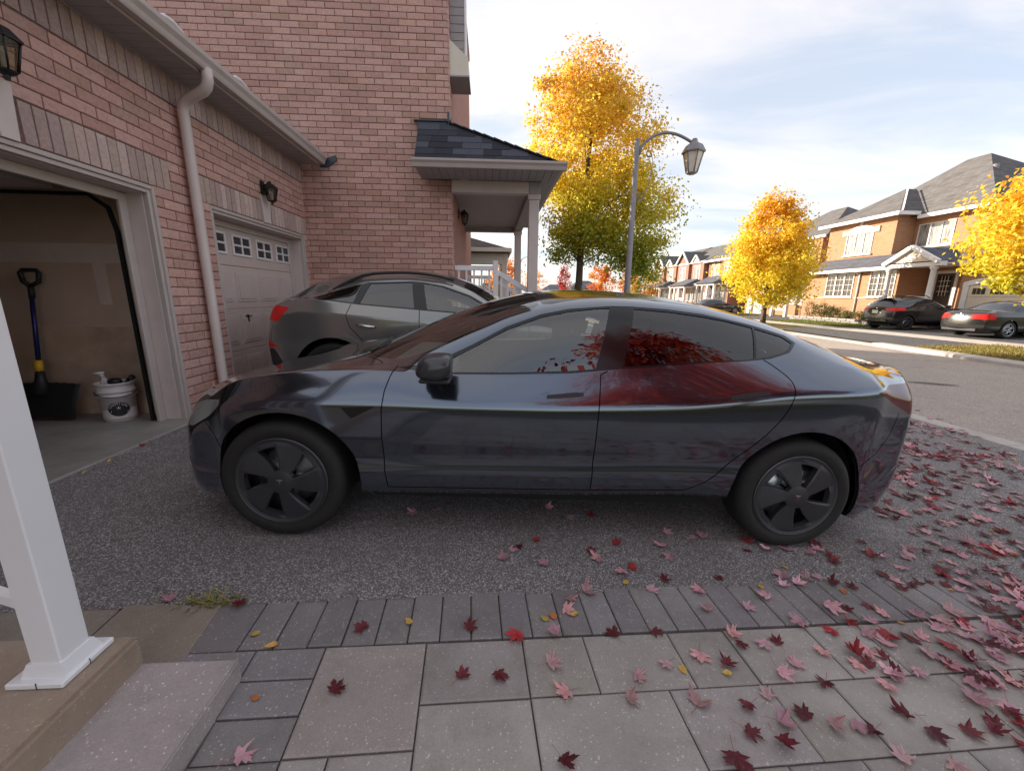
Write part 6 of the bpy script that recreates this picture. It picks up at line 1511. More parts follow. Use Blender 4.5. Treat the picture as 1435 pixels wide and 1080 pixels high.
def tree(label, base, trunk_h, r0, blobs, n, size, colfn, seed, group=None, clumps=220, spread=.34, name='autumn_tree', shell=.55, limbs=26, lean=(0, 0)):
    t_ = thing(name, label, 'tree', base, group); b = Vector(base); rr_ = random.Random(seed)
    top = max(q[2]+q[5]*.75 for q in blobs); cx_ = sum(q[0] for q in blobs)/len(blobs); cy_ = sum(q[1] for q in blobs)/len(blobs)
    o, cen = leaves(t_, 'crown', blobs, n, size, colfn, seed, clumps=clumps, spread=spread, shell=shell)
    pts = [b+Vector((0, 0, -.1))]; K = 9
    for i in range(1, K+1):
        f = i/K; pts.append(Vector((b.x+(cx_-b.x)*f*.6+rr_.uniform(-.06, .06)*(i > 1), b.y+(cy_-b.y)*f*.6+rr_.uniform(-.06, .06)*(i > 1), b.z+(top-b.z)*f)))
    m_ = MB(); m_.tube(pts, [r0*1.35]+[r0*(1-.09*i) for i in range(1, K)]+[r0*.1], 9); m_.build('trunk', 'wood_bark', t_)
    m_ = MB(); cl = list(cen); rr_.shuffle(cl)
    for c_ in cl[:limbs]:
        c_ = Vector(c_); zs = max(b.z+trunk_h, c_.z-(.5+.55*math.hypot(c_.x-b.x, c_.y-b.y))); f = min(.95, (zs-b.z)/(top-b.z)); k = min(K-1, int(f*K)); s0 = pts[k].lerp(pts[k+1], f*K-k)
        mid = s0.lerp(c_, .5)+Vector((0, 0, .12*(c_-s0).length)); r_ = r0*(1-.8*f)*.27; m_.tube([s0, mid, c_], [r_, r_*.6, r_*.15], 5, cap=False)
        for q in range(2):
            e = mid+Vector((rr_.uniform(-.7, .7), rr_.uniform(-.7, .7), rr_.uniform(.1, .9)))*.9; m_.tube([mid, e], [r_*.4, r_*.08], 4, cap=False)
    m_.build('limbs', 'wood_bark', t_)
    return t_
def grad(stops):
    def f(p, r_):
        z = p[2]+r_.normal()*.55
        for (z0, c0), (z1, c1) in zip(stops, stops[1:]):
            if z < z1: k = max(0, min(1, (z-z0)/(z1-z0))); return [c0[i]*(1-k)+c1[i]*k for i in range(3)]
        return list(stops[-1][1])
    return f
G1 = grad([(1.5, (.22, .30, .04)), (3.2, (.40, .42, .05)), (4.8, (.74, .62, .06)), (6.6, (.84, .62, .07)), (8.4, (.80, .50, .07)), (10, (.72, .38, .06))])
tree('tall linden tree turning orange at the top and green low down behind the street lamp', (3.3, 16, gz(3.3)), 2.7, .17,
     [(3.65, 16, 6.35, 2.45, 2.3, 2.4, 10), (3.45, 16, 8.15, 1.75, 1.7, 1.35, 4.5), (4.6, 16, 4.4, 2.35, 2.2, 1.8, 8), (5.8, 16, 2.9, 1.1, 1.1, .9, 1.3), (3.7, 16, 3.6, 1.6, 1.6, 1.0, 2.5)], 62000, .104, G1, 11, clumps=520, spread=.31, shell=.35, limbs=46)
G2 = grad([(.5, (.62, .54, .05)), (2.5, (.82, .64, .05)), (4.5, (.86, .60, .05)), (6.5, (.82, .50, .05)), (8, (.76, .42, .05))])
tree('egg shaped golden yellow tree on the far verge beside the brick house', (16.3, 23.4, zfar(16.3)), 1.2, .13,
     [(16.3, 23.4, 3.1, 2.45, 2.45, 2.3), (16.3, 23.4, 4.7, 1.75, 1.75, 2.2), (16.25, 23.4, 6.1, .8, .8, 1.1)], 26000, .15, G2, 12, clumps=260, spread=.30, shell=.5)
G3 = grad([(1, (.50, .50, .05)), (2.6, (.78, .62, .05)), (4.2, (.86, .58, .05)), (6, (.84, .48, .05))])
tree('yellow tree cut off by the photo edge before the far garage', (17.7, 12.05, zfar(17)), 1.1, .13,
     [(17.7, 12.05, 3.4, 2.35, 2.3, 1.95), (17.6, 12.05, 4.7, 1.5, 1.5, 1.5)], 22000, .14, G3, 13, clumps=190, spread=.28, shell=.5)
GR = lambda p, r_: [(.42, .035, .03), (.30, .03, .03), (.5, .07, .04), (.22, .02, .03)][r_.integers(4)]
GO = lambda p, r_: [(.62, .20, .03), (.55, .14, .03), (.66, .28, .04)][r_.integers(3)]
GY = lambda p, r_: [(.55, .32, .03), (.5, .38, .04), (.26, .26, .04), (.56, .2, .03)][r_.integers(4)]
tree('red maple standing on the lawn behind the camera mirrored in the car', (4.6, -4.2, gz(4.6)), 1.7, .15, [(4.6, -4.2, 4.6, 3.3, 3.0, 2.9), (4.5, -4.2, 7.0, 2.4, 2.4, 2.4), (3.2, -3.4, 3.2, 1.6, 1.4, 1.0), (6.6, -3.8, 3.6, 1.8, 1.8, 1.2)], 22000, .16, GR, 14, name='maple_tree', clumps=300, spread=.36, shell=.4)
fg = 'autumn trees far along the street'
for i, (lab, x, y, h, w_, col, n) in enumerate((('small orange tree behind the farther porch', 1.35, 38, 5.2, 2.6, GO, 2600), ('narrow dark red tree far down the street left of the linden trunk', 13.6, 74, 7.2, 2.3, GR, 1500),
        ('bright orange tree far down the street behind the linden trunk', 16.9, 62, 6.2, 4.4, GO, 3000), ('red orange tree far down the street right of the lamp post base', 22.5, 66, 5.6, 3.4, GO, 1800), ('yellow and green tree before the row houses right of the lamp post', 18.0, 47, 4.7, 3.6, GY, 3200), ('low yellow tree far off beyond the porch columns', 3.2, 60, 4.0, 3.0, GY, 1200), ('far orange tree at the end of the street', 10.5, 95, 7.5, 5, GO, 1500))):
    z0 = gz(3) if x < 6 else -.2
    tree(lab, (x, y, z0), h*.22, .09, [(x, y, h*.58, w_*.5, w_*.5, h*.36), (x, y, h*.78, w_*.3, w_*.3, h*.22)], n, .24 if y > 55 else .18, col, 20+i, fg, clumps=60, spread=.34, limbs=8)
def shrub(label, c_, r_, n, cols, seed, group=None, size=.07):
    t_ = thing('shrub', label, 'shrub', (c_[0], c_[1], c_[2]), group)
    leaves(t_, 'foliage', [(c_[0], c_[1], c_[2]+r_[2]*.9, *r_)], n, size, lambda p, q: cols[q.integers(len(cols))], seed, clumps=26, spread=.12, shell=.3)
    m_ = MB()
    for k in range(6): a_ = k*1.05; m_.tube([(c_[0], c_[1], c_[2]-.05), (c_[0]+r_[0]*.6*math.cos(a_), c_[1]+r_[1]*.6*math.sin(a_), c_[2]+r_[2]*1.3)], [.015, .006], 4)
    m_.build('stems', 'wood_bark', t_); return t_
GG = [(.07, .10, .025), (.10, .13, .03), (.05, .075, .02), (.17, .16, .05)]
for i, (y, h, w_) in enumerate(((27.4, .55, .55), (26.5, .62, .6), (25.7, .5, .5), (24.3, .38, .45), (23.5, .34, .4), (22.8, .3, .35))):
    shrub(('dark rounded shrub in the bed under the first front window', 'largest dark shrub in the bed under the first front window', 'leafy shrub beside the white downspout of the brick house', 'low flowering shrub under the second front window', 'pale low shrub under the second front window', 'smallest shrub at the porch end of the bed')[i], (22.55, y, .05), (w_, w_, h), 900, GG if i < 3 else GG+[(.3, .25, .1)], 40+i, 'shrubs in the bed of the brick house')

# ------------------------------------------------------------------ row houses further down and at the end of the street
def row_house(label, X, y0, y1, zb, zl, zu, kind, seed, mat='brick_far_dark', detail=True, porch=True):
    """two-storey front facing the road: lower eave zl, upper eave zu"""
    t_ = thing('row_house', label, 'house', (X, (y0+y1)/2, zb)); w_ = y1-y0; ym = (y0+y1)/2
    m_ = MB(); m_.box(X, y0, zb-.5, X+9, y1, zl); m_.box(X+1.0, y0, zl, X+9, y1, zu)
    if kind != 'flat': m_.box(X+.55, y0+.05, zl, X+.99, y0+w_*.42, zu)
    m_.build('wall', mat, t_)
    slab_roof(t_, [(X-.4, y0-.2, zl-.02), (X-.4, y1+.2, zl-.02), (X+1.02, y1+.2, zl+.78), (X+1.02, y0-.2, zl+.78)], [(0, 3, 2, 1)], 'skirt_roof', 'roof_far_blue')
    eave_line(t_, (X-.42, y0-.2, zl-.06), (X-.42, y1+.2, zl-.06), .15)
    h = 2.3
    if kind == 'hip': slab_roof(t_, [(X+.5, y0-.3, zu), (X+.5, y1+.3, zu), (X+9.4, y1+.3, zu), (X+9.4, y0-.3, zu), (X+4.6, ym-.8, zu+h+.4), (X+4.6, ym+.8, zu+h+.4)], [(0, 4, 5, 1), (1, 5, 2), (2, 5, 4, 3), (3, 4, 0), (0, 1, 2, 3)])
    else:
        slab_roof(t_, [(X+.5, y0-.1, zu), (X+.5, y1+.1, zu), (X+5, y1+.1, zu+h), (X+5, y0-.1, zu+h), (X+9.4, y0-.1, zu), (X+9.4, y1+.1, zu)], [(0, 3, 2, 1), (3, 4, 5, 2)])
        m_ = MB()
        for yy in (y0-.08, y1+.08): m_.add([(X+.7, yy, zu), (X+5, yy, zu+h-.1), (X+9.2, yy, zu)], [(0, 1, 2)])
        m_.build('gable_wall', mat, t_)
    eave_line(t_, (X+.48, y0-.25, zu-.04), (X+.48, y1+.25, zu-.04), .17)
    if kind == 'gable':
        ga, gb = y0+w_*.50, y0+w_*.98; gm = (ga+gb)/2; gz_ = zu+(gb-ga)*.48
        m_ = MB(); m_.box(X+.45, ga+.15, zl+.3, X+.99, gb-.15, zu); m_.build('bay_wall', mat, t_)
        m_ = MB(); m_.add([(X+.44, ga+.15, zu), (X+.44, gb-.15, zu), (X+.44, gm, gz_-.15)], [(0, 2, 1)]); m_.build('gable_face', mat, t_)
        slab_roof(t_, [(X+.2, ga-.1, zu-.05), (X+.2, gb+.1, zu-.05), (X+.2, gm, gz_), (X+5, gm, gz_), (X+1.6, ga-.1, zu-.05), (X+1.6, gb+.1, zu-.05)], [(0, 2, 3, 4), (1, 5, 3, 2)], 'gable_roof')
        eave_line(t_, (X+.2, ga-.12, zu-.08), (X+.2, gm, gz_), .17, .1, 'barge_board'); eave_line(t_, (X+.2, gb+.12, zu-.08), (X+.2, gm, gz_), .17, .1, 'barge_board')
    if kind in ('gable', 'dormer'):
        da, db = y0+w_*.10, y0+w_*.36; dm = (da+db)/2
        slab_roof(t_, [(X+.25, da, zu), (X+.25, db, zu), (X+.25, dm, zu+.75), (X+2.4, dm, zu+.75)], [(0, 2, 3), (1, 3, 2)], 'gable_roof')
        m_ = MB(); m_.add([(X+.33, da+.08, zu), (X+.33, db-.08, zu), (X+.33, dm, zu+.66)], [(0, 2, 1)]); m_.build('gable_siding', 'trim_cream', t_)
        eave_line(t_, (X+.24, da-.05, zu-.03), (X+.24, dm, zu+.77), .13, .1, 'barge_board'); eave_line(t_, (X+.24, db+.05, zu-.03), (X+.24, dm, zu+.77), .13, .1, 'barge_board')
    wz0, wz1 = zl+.75, zu-.45
    cas_window(t_, X+.55 if kind != 'flat' else X+1.0, y0+w_*.12, y0+w_*.33, wz0, wz1, 2, None, True)
    cas_window(t_, X+.45 if kind == 'gable' else X+1.0, y0+w_*.62, y0+w_*.86, wz0, wz1, 2, None, True)
    cas_window(t_, X, y0+w_*.06, y0+w_*.34, zb+1.1, zl-.45, 2, None, True)
    m_ = MB(); m_.bbox(X-.06, y0+w_*.45, zb+.5, X+.02, y0+w_*.58, zl-.35, .01); m_.build('door', 'door_dark', t_)
    m_ = MB()
    for k in range(4): m_.bbox(X-.05, y0+w_*.66, zb-.1+k*.53, X+.01, y0+w_*.95, zb-.1+k*.53+.52, .005)
    m_.build('garage_door', 'trim_cream', t_)
    if porch:
        m_ = MB(); m_.bbox(X-1.5, y0+w_*.02, zl-.30, X-.001, y0+w_*.62, zl-.1, .01); m_.build('porch_beam', 'trim_white', t_)
        slab_roof(t_, [(X-1.8, y0-.1, zl-.08), (X-1.8, y0+w_*.66, zl-.08), (X+.2, y0+w_*.55, zl+.75), (X+.2, y0+.3, zl+.75), (X, y0-.1, zl-.08), (X, y0+w_*.66, zl-.08)], [(0, 3, 2, 1), (0, 4, 3), (1, 2, 5)], 'porch_roof', 'roof_far_blue')
        for f in (.04, .25, .42, .60):
            m_ = MB(); yy = y0+w_*f; m_.bbox(X-1.45, yy-.11, zb-.2, X-1.23, yy+.11, zl-.3, .01); m_.build('porch_column', 'trim_white', t_)
        railing_run(t_, (X-1.34, y0+w_*.04, zb+.45), (X-1.34, y0+w_*.25, zb+.45), .1, .9)
    m_ = MB(); m_.tube([(X+.93, y0+w_*.46, zu-.1), (X+.93, y0+w_*.46, zl+.85)], .05, 5); m_.tube([(X-.05, y0+w_*.62, zl-.1), (X-.05, y0+w_*.62, zb)], .05, 5); m_.build('downspout', 'trim_white', t_)
    return t_
row_house('brick house half hidden by the golden tree next to number 58', 24.6, 30.6, 38.2, -.1, 3.0, 6.0, 'hip', 1, 'brick_far')
row_house('red brick row house with white porch columns beside the golden tree', 24.0, 40.3, 46.4, -.1, 2.9, 5.35, 'hip', 2)
row_house('red brick row house with a small dormer gable down the street', 24.0, 46.6, 53.2, -.1, 2.75, 5.45, 'gable', 3)
row_house('farthest red brick row house with a front gable next to the linden', 24.0, 53.6, 60.6, -.1, 2.75, 5.5, 'gable', 4)
for lab, x0, x1, y, h in (('pale grey house far off at the end of the street left of the linden trunk', 17, 26, 132, 5.2), ('grey house at the end of the street seen under the linden crown', 21.5, 30, 108, 5.6), ('distant house glimpsed through the far porch', -2.5, 5, 120, 6.4)):
    t_ = thing('far_house', lab, 'house', ((x0+x1)/2, y, 0))
    m_ = MB(); m_.box(x0, y, -1, x1, y+9, h*.62); m_.build('wall', 'stone_grey', t_)
    xm = (x0+x1)/2; slab_roof(t_, [(x0-.4, y-.4, h*.62), (x1+.4, y-.4, h*.62), (x1+.4, y+9.4, h*.62), (x0-.4, y+9.4, h*.62), (xm-1.5, y+4.5, h), (xm+1.5, y+4.5, h)], [(0, 1, 5, 4), (1, 2, 5), (2, 3, 4, 5), (3, 0, 4)], 'roof', 'roof_far_blue')
    m_ = MB()
    for f in (.2, .5, .8): m_.box(x0+(x1-x0)*f-.6, y-.03, 1.2, x0+(x1-x0)*f+.6, y+.02, 2.5)
    m_.build('windows', 'window_dark', t_)

# ------------------------------------------------------------------ street lamps
def street_lamp(label, x, y, z0, H, arm, group, s_=1.0):
    t_ = thing('street_lamp', label, 'street lamp', (x, y, z0), group)
    m_ = MB(); m_.tube([(x, y, z0-.2), (x, y, z0+1), (x, y, H)], [.115*s_, .10*s_, .08*s_], 12); m_.build('pole', 'post_grey', t_)
    m_ = MB(); pts = []
    for i in range(17):
        a_ = math.pi*(1-i/16*.86); pts.append((x+arm*.5+arm*.5*math.cos(a_)*1.0, y, H-.38+.55*s_*math.sin(a_)**.8 if i else H-.38))
    pts = [(x+.05, y, H-.45)]+[(x+arm*f, y, H-.42+.62*s_*math.sin(min(1, f*1.02)**.75*math.pi*.80)) for f in np.linspace(.08, 1, 14)]
    m_.tube(pts, [.05*s_]*4+[.042*s_]*11, 8); m_.build('arm', 'post_grey', t_)
    sc_ = MB(); c_ = (x+.24*arm, y, H-.42); sp_ = [(c_[0]+.16*s_*math.cos(q)*(1-q/9), y, c_[2]+.02+.16*s_*math.sin(q)*(1-q/9)) for q in np.linspace(2.2, 7.4, 22)]; sc_.tube(sp_, .022*s_, 6)
    sc_.tube([(x+.05, y, H-1.75*s_), (x+.16*arm, y, H-1.72*s_), (x+.26*arm, y, H-1.25*s_), (x+.30*arm, y, H-.62), (x+.27*arm, y, H-.42)], .016*s_, 6)
    c2_ = (x+.13*arm, y, H-1.62*s_); sc_.tube([(c2_[0]+.14*s_*math.cos(q)*(1-q/9), y, c2_[2]+.14*s_*math.sin(q)*(1-q/9)) for q in np.linspace(.4, 6, 20)], .014*s_, 6); sc_.build('scroll', 'post_grey', t_)
    hx, hz = pts[-1][0]+.02, pts[-1][2]-.08
    def ringp(r_, z, n=6): return [Vector((hx+r_*s_*math.cos(2*math.pi*(i+.5)/n), y+r_*s_*math.sin(2*math.pi*(i+.5)/n), hz+z*s_)) for i in range(n)]
    def fr(rs_, nm, mat):
        m2 = MB(); vs = []
        for r_, z in rs_: vs += ringp(r_, z)
        k = len(rs_); m2.add(vs, [(i*6+j, i*6+(j+1) % 6, (i+1)*6+(j+1) % 6, (i+1)*6+j) for i in range(k-1) for j in range(6)]+[tuple(range(6))[::-1], tuple((k-1)*6+j for j in range(6))]); m2.build(nm, mat, t_)
    fr([(.34, -.20), (.35, -.17), (.24, .02), (.10, .10), (.07, .20)], 'cap', 'post_grey'); fr([(.15, -.74), (.28, -.20)], 'glass', 'lamp_glass'); fr([(.10, -.80), (.17, -.77), (.17, -.74)], 'base', 'post_grey')
    m_ = MB()
    for a_, b_ in zip(ringp(.158, -.75), ringp(.29, -.19)): m_.tube([a_, b_], .018*s_, 5)
    m_.build('glazing_bars', 'post_grey', t_)
    return t_
street_lamp('tall grey lamp post with a scrolled arm and lantern before the linden tree', 4.46, 13.2, gz(4.46), 5.97, 1.75, 'street lamps')
street_lamp('distant street lamp showing between the two porch columns', 3.4, 46, -.3, 5.4, 1.3, 'street lamps', .85)

# ------------------------------------------------------------------ cars
sedan, SH = build_sedan()
suv = build_suv((1.02, 5.55, gz(1.02)), (0, R(-2.3), R(180)))
b3 = 180
far1 = build_far_car(HAT, 'parked_suv', 'black crossover with roof rails parked tail out on the far driveway', 'SUV', 'paint_black', (22.85, 19.45, zfar(22.85)+.0), (0, R(1.1), R(180)),
    dict(wb=2.66, xmin=2.9, side=[[(.95, 1.08), (1.75, 1.10), (1.76, 1.40), (1.4, 1.36), (1.15, 1.25)], [(1.85, 1.10), (2.5, 1.14), (2.48, 1.36), (1.86, 1.41)], [(2.6, 1.16), (3.02, 1.20), (2.72, 1.33), (2.6, 1.345)]],
         glass=[(3.09, .02), (3.10, -.55), (3.16, -.62), (3.30, -.66), (3.31, .02)], ws=[(.55, .02), (.6, -.6), (.95, -.70), (1.25, -.62), (1.25, .02)],
         lamp=[(-1, .92), (-.46, .97), (-.46, 1.05), (-1, 1.12)], lowblack=[(-1, .2), (-1, .52), (4, .56), (4, .2)], plate=(0, .88), emb=1.05, lowz=.50, mz=1.12), .345)
for sg in (-1, 1):
    m_ = MB(); m_.tube([(1.45, sg*.60, 1.53), (1.6, sg*.60, 1.62), (2.7, sg*.58, 1.61), (2.9, sg*.58, 1.53)], .02, 6); m_.build('roof_rail', 'black_plastic', far1, world=False)
m_ = MB(); m_.bbox(2.95, -.55, 1.515, 3.20, .55, 1.545, .01); m_.build('spoiler', 'paint_black', far1, world=False)
far2 = build_far_car(SALOON, 'parked_sedan', 'black saloon with red tail lamps parked tail out at the right edge', 'car', 'paint_black', (22.9, 15.55, zfar(22.9)), (0, R(1.1), R(180)),
    dict(wb=2.70, xmin=3.3, side=[[(.95, .97), (1.75, .98), (1.76, 1.26), (1.4, 1.24), (1.15, 1.13)], [(1.83, .985), (2.55, 1.01), (2.35, 1.16), (1.84, 1.26)]],
         glass=[(2.30, .02), (2.32, -.52), (2.6, -.58), (3.02, -.60), (3.10, .02)], ws=[(.45, .02), (.55, -.6), (.95, -.68), (1.35, -.58), (1.35, .02)],
         lamp=[(-1, .72), (-.38, .78), (-.38, .93), (-1, .96)], plate=(0, .84), emb=.95, lowz=.36, mz=1.0), .33, 'alloy')
far3 = copy_tree(far2); far3['label'] = 'dark car parked before the row houses behind the golden tree'; far3.location = (21.8, 36.0, -.12)

# ------------------------------------------------------------------ fallen leaves
def maple_outline():
    h = [(90, 1.0), (81, .70), (74, .74), (66, .44), (59, .66), (50, .74), (42, .98), (36, .72), (27, .76), (17, .42), (7, .48), (-3, .68), (-13, .55), (-26, .38), (-50, .34), (-78, .20)]
    return h+[(180-a_, r_) for a_, r_ in reversed(h) if a_ != 90]
OUT = maple_outline()
def leaf_mesh(kind, seed):
    r_ = random.Random(seed); m_ = MB(); crump = r_.random() < .2; fold = r_.uniform(.02, .55) if not crump else r_.uniform(.7, 1.6); curl = r_.uniform(-.25, .4) if not crump else r_.uniform(.3, 1.1); tw = r_.uniform(-.45, .45)*(2 if crump else 1); edge = r_.uniform(0, .5)
    base = {'d': (.14, .02, .028), 'r': (.34, .035, .04), 'p': (.56, .31, .33), 'y': (.60, .37, .09), 'o': (.55, .20, .07)}[kind]
    k = r_.uniform(.8, 1.2); k *= r_.uniform(.75, 1.25); base = tuple(c*k*r_.uniform(.92, 1.08) for c in base)
    if kind in 'yo': o_ = [(90, 1.0), (70, .72), (50, .60), (25, .52), (0, .48), (-30, .46), (-60, .42), (-90, .40), (-120, .42), (-150, .46), (180, .48), (155, .52), (130, .60), (110, .72)]; sz = .62
    else: o_ = OUT; sz = 1.0
    asp = r_.uniform(.78, 1.15); torn = r_.randrange(len(o_)) if r_.random() < .5 else -9
    P0 = [(0, 0)]+[(rr_*sz*asp*math.cos(R(a_))*r_.uniform(.88, 1.1)*(.55 if abs(i_-torn) < 3 else 1), rr_*sz*math.sin(R(a_))*r_.uniform(.88, 1.1)*(.55 if abs(i_-torn) < 3 else 1)) for i_, (a_, rr_) in enumerate(o_)]
    if kind not in 'yo':   # inner ring so the blade can buckle
        pass
    def h(x, y): return fold*abs(x)*.55+curl*(y*.5)**2+tw*x*y+edge*max(0, math.hypot(x, y)-.5)**2*1.6+.03*math.sin(7*x+3*seed)*math.sin(6*y)
    V, T = [], []
    for i, (x, y) in enumerate(P0): V.append((x, y, h(x, y))); T.append(tuple(c*(.85 if i == 0 else r_.uniform(.85, 1.15)) for c in base))
    n = len(P0)-1; F = [(0, 1+i, 1+(i+1) % n) for i in range(n)]
    zmin = min(v[2] for v in V); V = [(x, y, z-zmin+.02) for x, y, z in V]
    s0 = len(V); sl_ = .85 if kind not in 'yo' else .3; bx_ = r_.uniform(-.2, .2); y0 = -.2*sz
    for t_ in (0, .5, 1): V += [(bx_*t_*t_-.018, y0-sl_*t_, .05+.06*t_), (bx_*t_*t_+.018, y0-sl_*t_, .05+.06*t_)]; T += [(.30, .10, .08)]*2
    F += [(s0, s0+1, s0+3, s0+2), (s0+2, s0+3, s0+5, s0+4)]
    m_.v, m_.f, m_.t, m_.sm = V, F, T, [False]*len(F); return m_
LV = {k: [leaf_mesh(k, 100*i+ord(k)) for i in range(12)] for k in 'drpyo'}
LM = {}
for k, l_ in LV.items():
    LM[k] = [q.mesh('maple_leaf' if k in 'drp' else 'linden_leaf') for q in l_]
    for me in LM[k]: me.materials.append(M['fallen_leaf'])
LAB = {'d': 'dark crimson maple leaf', 'r': 'bright red maple leaf', 'p': 'pale pink upturned maple leaf', 'y': 'small yellow oval leaf', 'o': 'small orange oval leaf'}
LEAF_AT = [('d', -0.52, 1.44), ('y', -0.34, 1.46), ('d', -0.09, 1.43), ('r', 0.11, 1.40), ('y', 0.24, 1.48), ('o', 0.28, 1.49), ('p', 0.37, 1.60), ('p', 0.34, 1.54), ('y', 0.37, 1.50), ('p', 0.28, 1.40), ('d', 0.52, 1.39), ('d', 0.70, 1.41), ('p', 0.23, 1.26), ('d', -0.11, 1.21), ('d', 0.03, 1.22), ('p', 0.27, 1.15), ('p', 0.55, 1.21), ('p', 0.69, 1.26), ('y', 0.74, 1.24), ('p', 0.46, 1.65), ('p', 0.78, 1.66), ('y', 0.68, 1.71), ('p', 0.69, 1.79), ('r', 0.74, 1.83), ('p', 0.29, 1.85), ('r', 0.26, 2.06), ('d', 0.16, 2.00), ('p', 0.06, 1.89), ('p', 0.12, 1.96), ('r', 0.74, 2.03), ('d', 0.56, 1.97), ('p', 0.59, 1.90), ('p', 1.08, 2.15), ('p', 0.99, 2.01), ('p', 1.00, 1.92), ('d', 0.88, 1.73), ('d', 0.22, 0.93), ('r', 0.66, 2.33), ('p', 0.50, 2.32), ('p', -0.48, 2.35), ('p', -0.34, 2.36), ('o', 0.28, 2.42), ('p', 0.38, 2.44), ('p', 0.49, 1.12), ('d', -1.09, 1.57), ('d', -0.54, 1.16), ('o', -0.80, 1.14), ('p', -0.74, 0.96), ('p', -1.39, 1.58), ('d', -1.16, 1.10), ('p', -1.59, 1.15), ('y', -0.94, 1.40), ('y', -0.84, 1.35), ('p', 1.03, 1.66), ('p', 1.00, 1.53), ('p', 1.20, 1.55), ('p', 1.03, 1.40), ('d', 1.04, 1.35), ('p', 1.15, 1.35), ('d', 1.21, 1.35), ('p', 0.84, 1.30), ('d', 0.92, 1.25), ('y', 0.91, 1.21), ('p', 1.12, 1.22), ('p', 1.20, 1.25), ('d', 1.26, 1.17), ('p', 1.37, 1.31), ('p', 1.47, 1.25), ('p', 1.00, 1.12), ('p', 0.98, 1.03), ('d', 0.91, 1.09), ('d', 0.85, 1.00), ('d', 0.76, 0.93), ('p', 0.73, 1.10), ('p', 1.16, 1.02), ('p', 1.24, 1.02), ('d', 1.09, 1.05), ('d', 0.94, 0.97), ('r', 1.63, 1.47), ('p', 1.73, 1.46), ('p', 1.68, 1.34), ('p', 1.83, 1.30), ('d', 1.87, 1.26), ('d', 1.46, 1.05), ('p', 1.50, 1.16), ('d', 1.60, 1.21), ('p', 1.68, 1.22), ('p', 1.85, 1.17), ('d', 1.71, 0.99), ('p', 1.30, 0.91), ('p', 1.46, 0.90), ('d', 1.29, 1.00), ('d', 1.96, 1.26), ('p', 2.31, 1.42), ('d', 2.40, 1.53), ('p', 2.31, 1.36), ('p', 2.04, 1.20), ('d', 2.03, 1.16), ('d', 1.19, 1.75), ('y', 1.61, 1.84), ('p', 1.54, 1.78), ('p', 1.57, 1.71), ('p', 1.65, 1.75), ('p', 1.71, 1.76), ('d', 1.76, 1.71), ('o', 1.78, 1.66), ('d', 1.86, 1.68), ('y', 1.36, 1.68), ('p', 1.48, 1.69), ('p', 1.34, 1.61), ('d', 1.49, 1.99), ('r', 1.54, 2.08), ('p', 1.28, 2.10), ('p', 1.22, 2.12), ('p', 1.74, 1.99), ('p', 1.62, 1.99), ('p', 1.87, 1.96), ('d', 1.92, 1.89), ('r', 2.92, 2.00), ('p', 2.61, 1.77), ('d', 2.46, 1.79), ('d', 2.13, 1.79), ('p', 2.28, 1.94), ('y', 2.42, 1.91)]

def ground_z(x, y):
    if x < 5.87: return gz(x)+(.004 if x < 0 else .003)
    if x < 6.13: return gz(5.87)+.008
    return -.308
rl = random.Random(5)
places = [(k, x, y, rl.uniform(.045, .060) if k in 'drp' else rl.uniform(.042, .055)) for k, x, y in LEAF_AT]
def car_at(x, y): return -2.1 < x < 2.66 and 2.12 < y < 3.9
heaps = [(rl.uniform(1.3, 5.6), rl.uniform(.7, 5.0)) for _ in range(60)]+[(rl.uniform(1.9, 3.6), rl.uniform(.7, 1.75)) for _ in range(14)]+[(2.2, 1.25), (2.5, 1.5), (2.0, 1.0), (2.8, 1.2), (3.2, 1.5), (2.9, 2.6), (3.4, 3.0), (3.0, 2.2), (3.9, 2.6), (2.3, 1.75), (2.75, 1.75), (3.6, 1.9)]
n_try = 0
while len(places) < 1900 and n_try < 60000:
    n_try += 1
    if rl.random() < .6: hx, hy = rl.choice(heaps); x, y = rl.gauss(hx, .22), rl.gauss(hy, .15)
    else: x, y = rl.uniform(.9, 6.6), rl.uniform(.45, 5.8)
    if car_at(x, y) or y < .42 or x < .9: continue
    den = max(0, min(1, (x-1.0)/1.3)) if y < 2.1 else max(0, min(1, (x-2.3)/.5))
    if x > 5.9: den *= .22
    if rl.random() > den: continue
    if y > 1.75 and x < 1.9: continue
    k = rl.choices('drpyo', (36, 14, 46, 3, 3))[0]; places.append((k, x, y, rl.triangular(.034, .076, .052) if k in 'drp' else rl.uniform(.034, .052)))
pl_ = sorted(places, key=lambda q: (0 if in_frame((q[1], q[2], gz(q[1])), .0) else 1, -q[3]/max(.3, depth_of((q[1], q[2], gz(q[1]))))))
rest = MB()
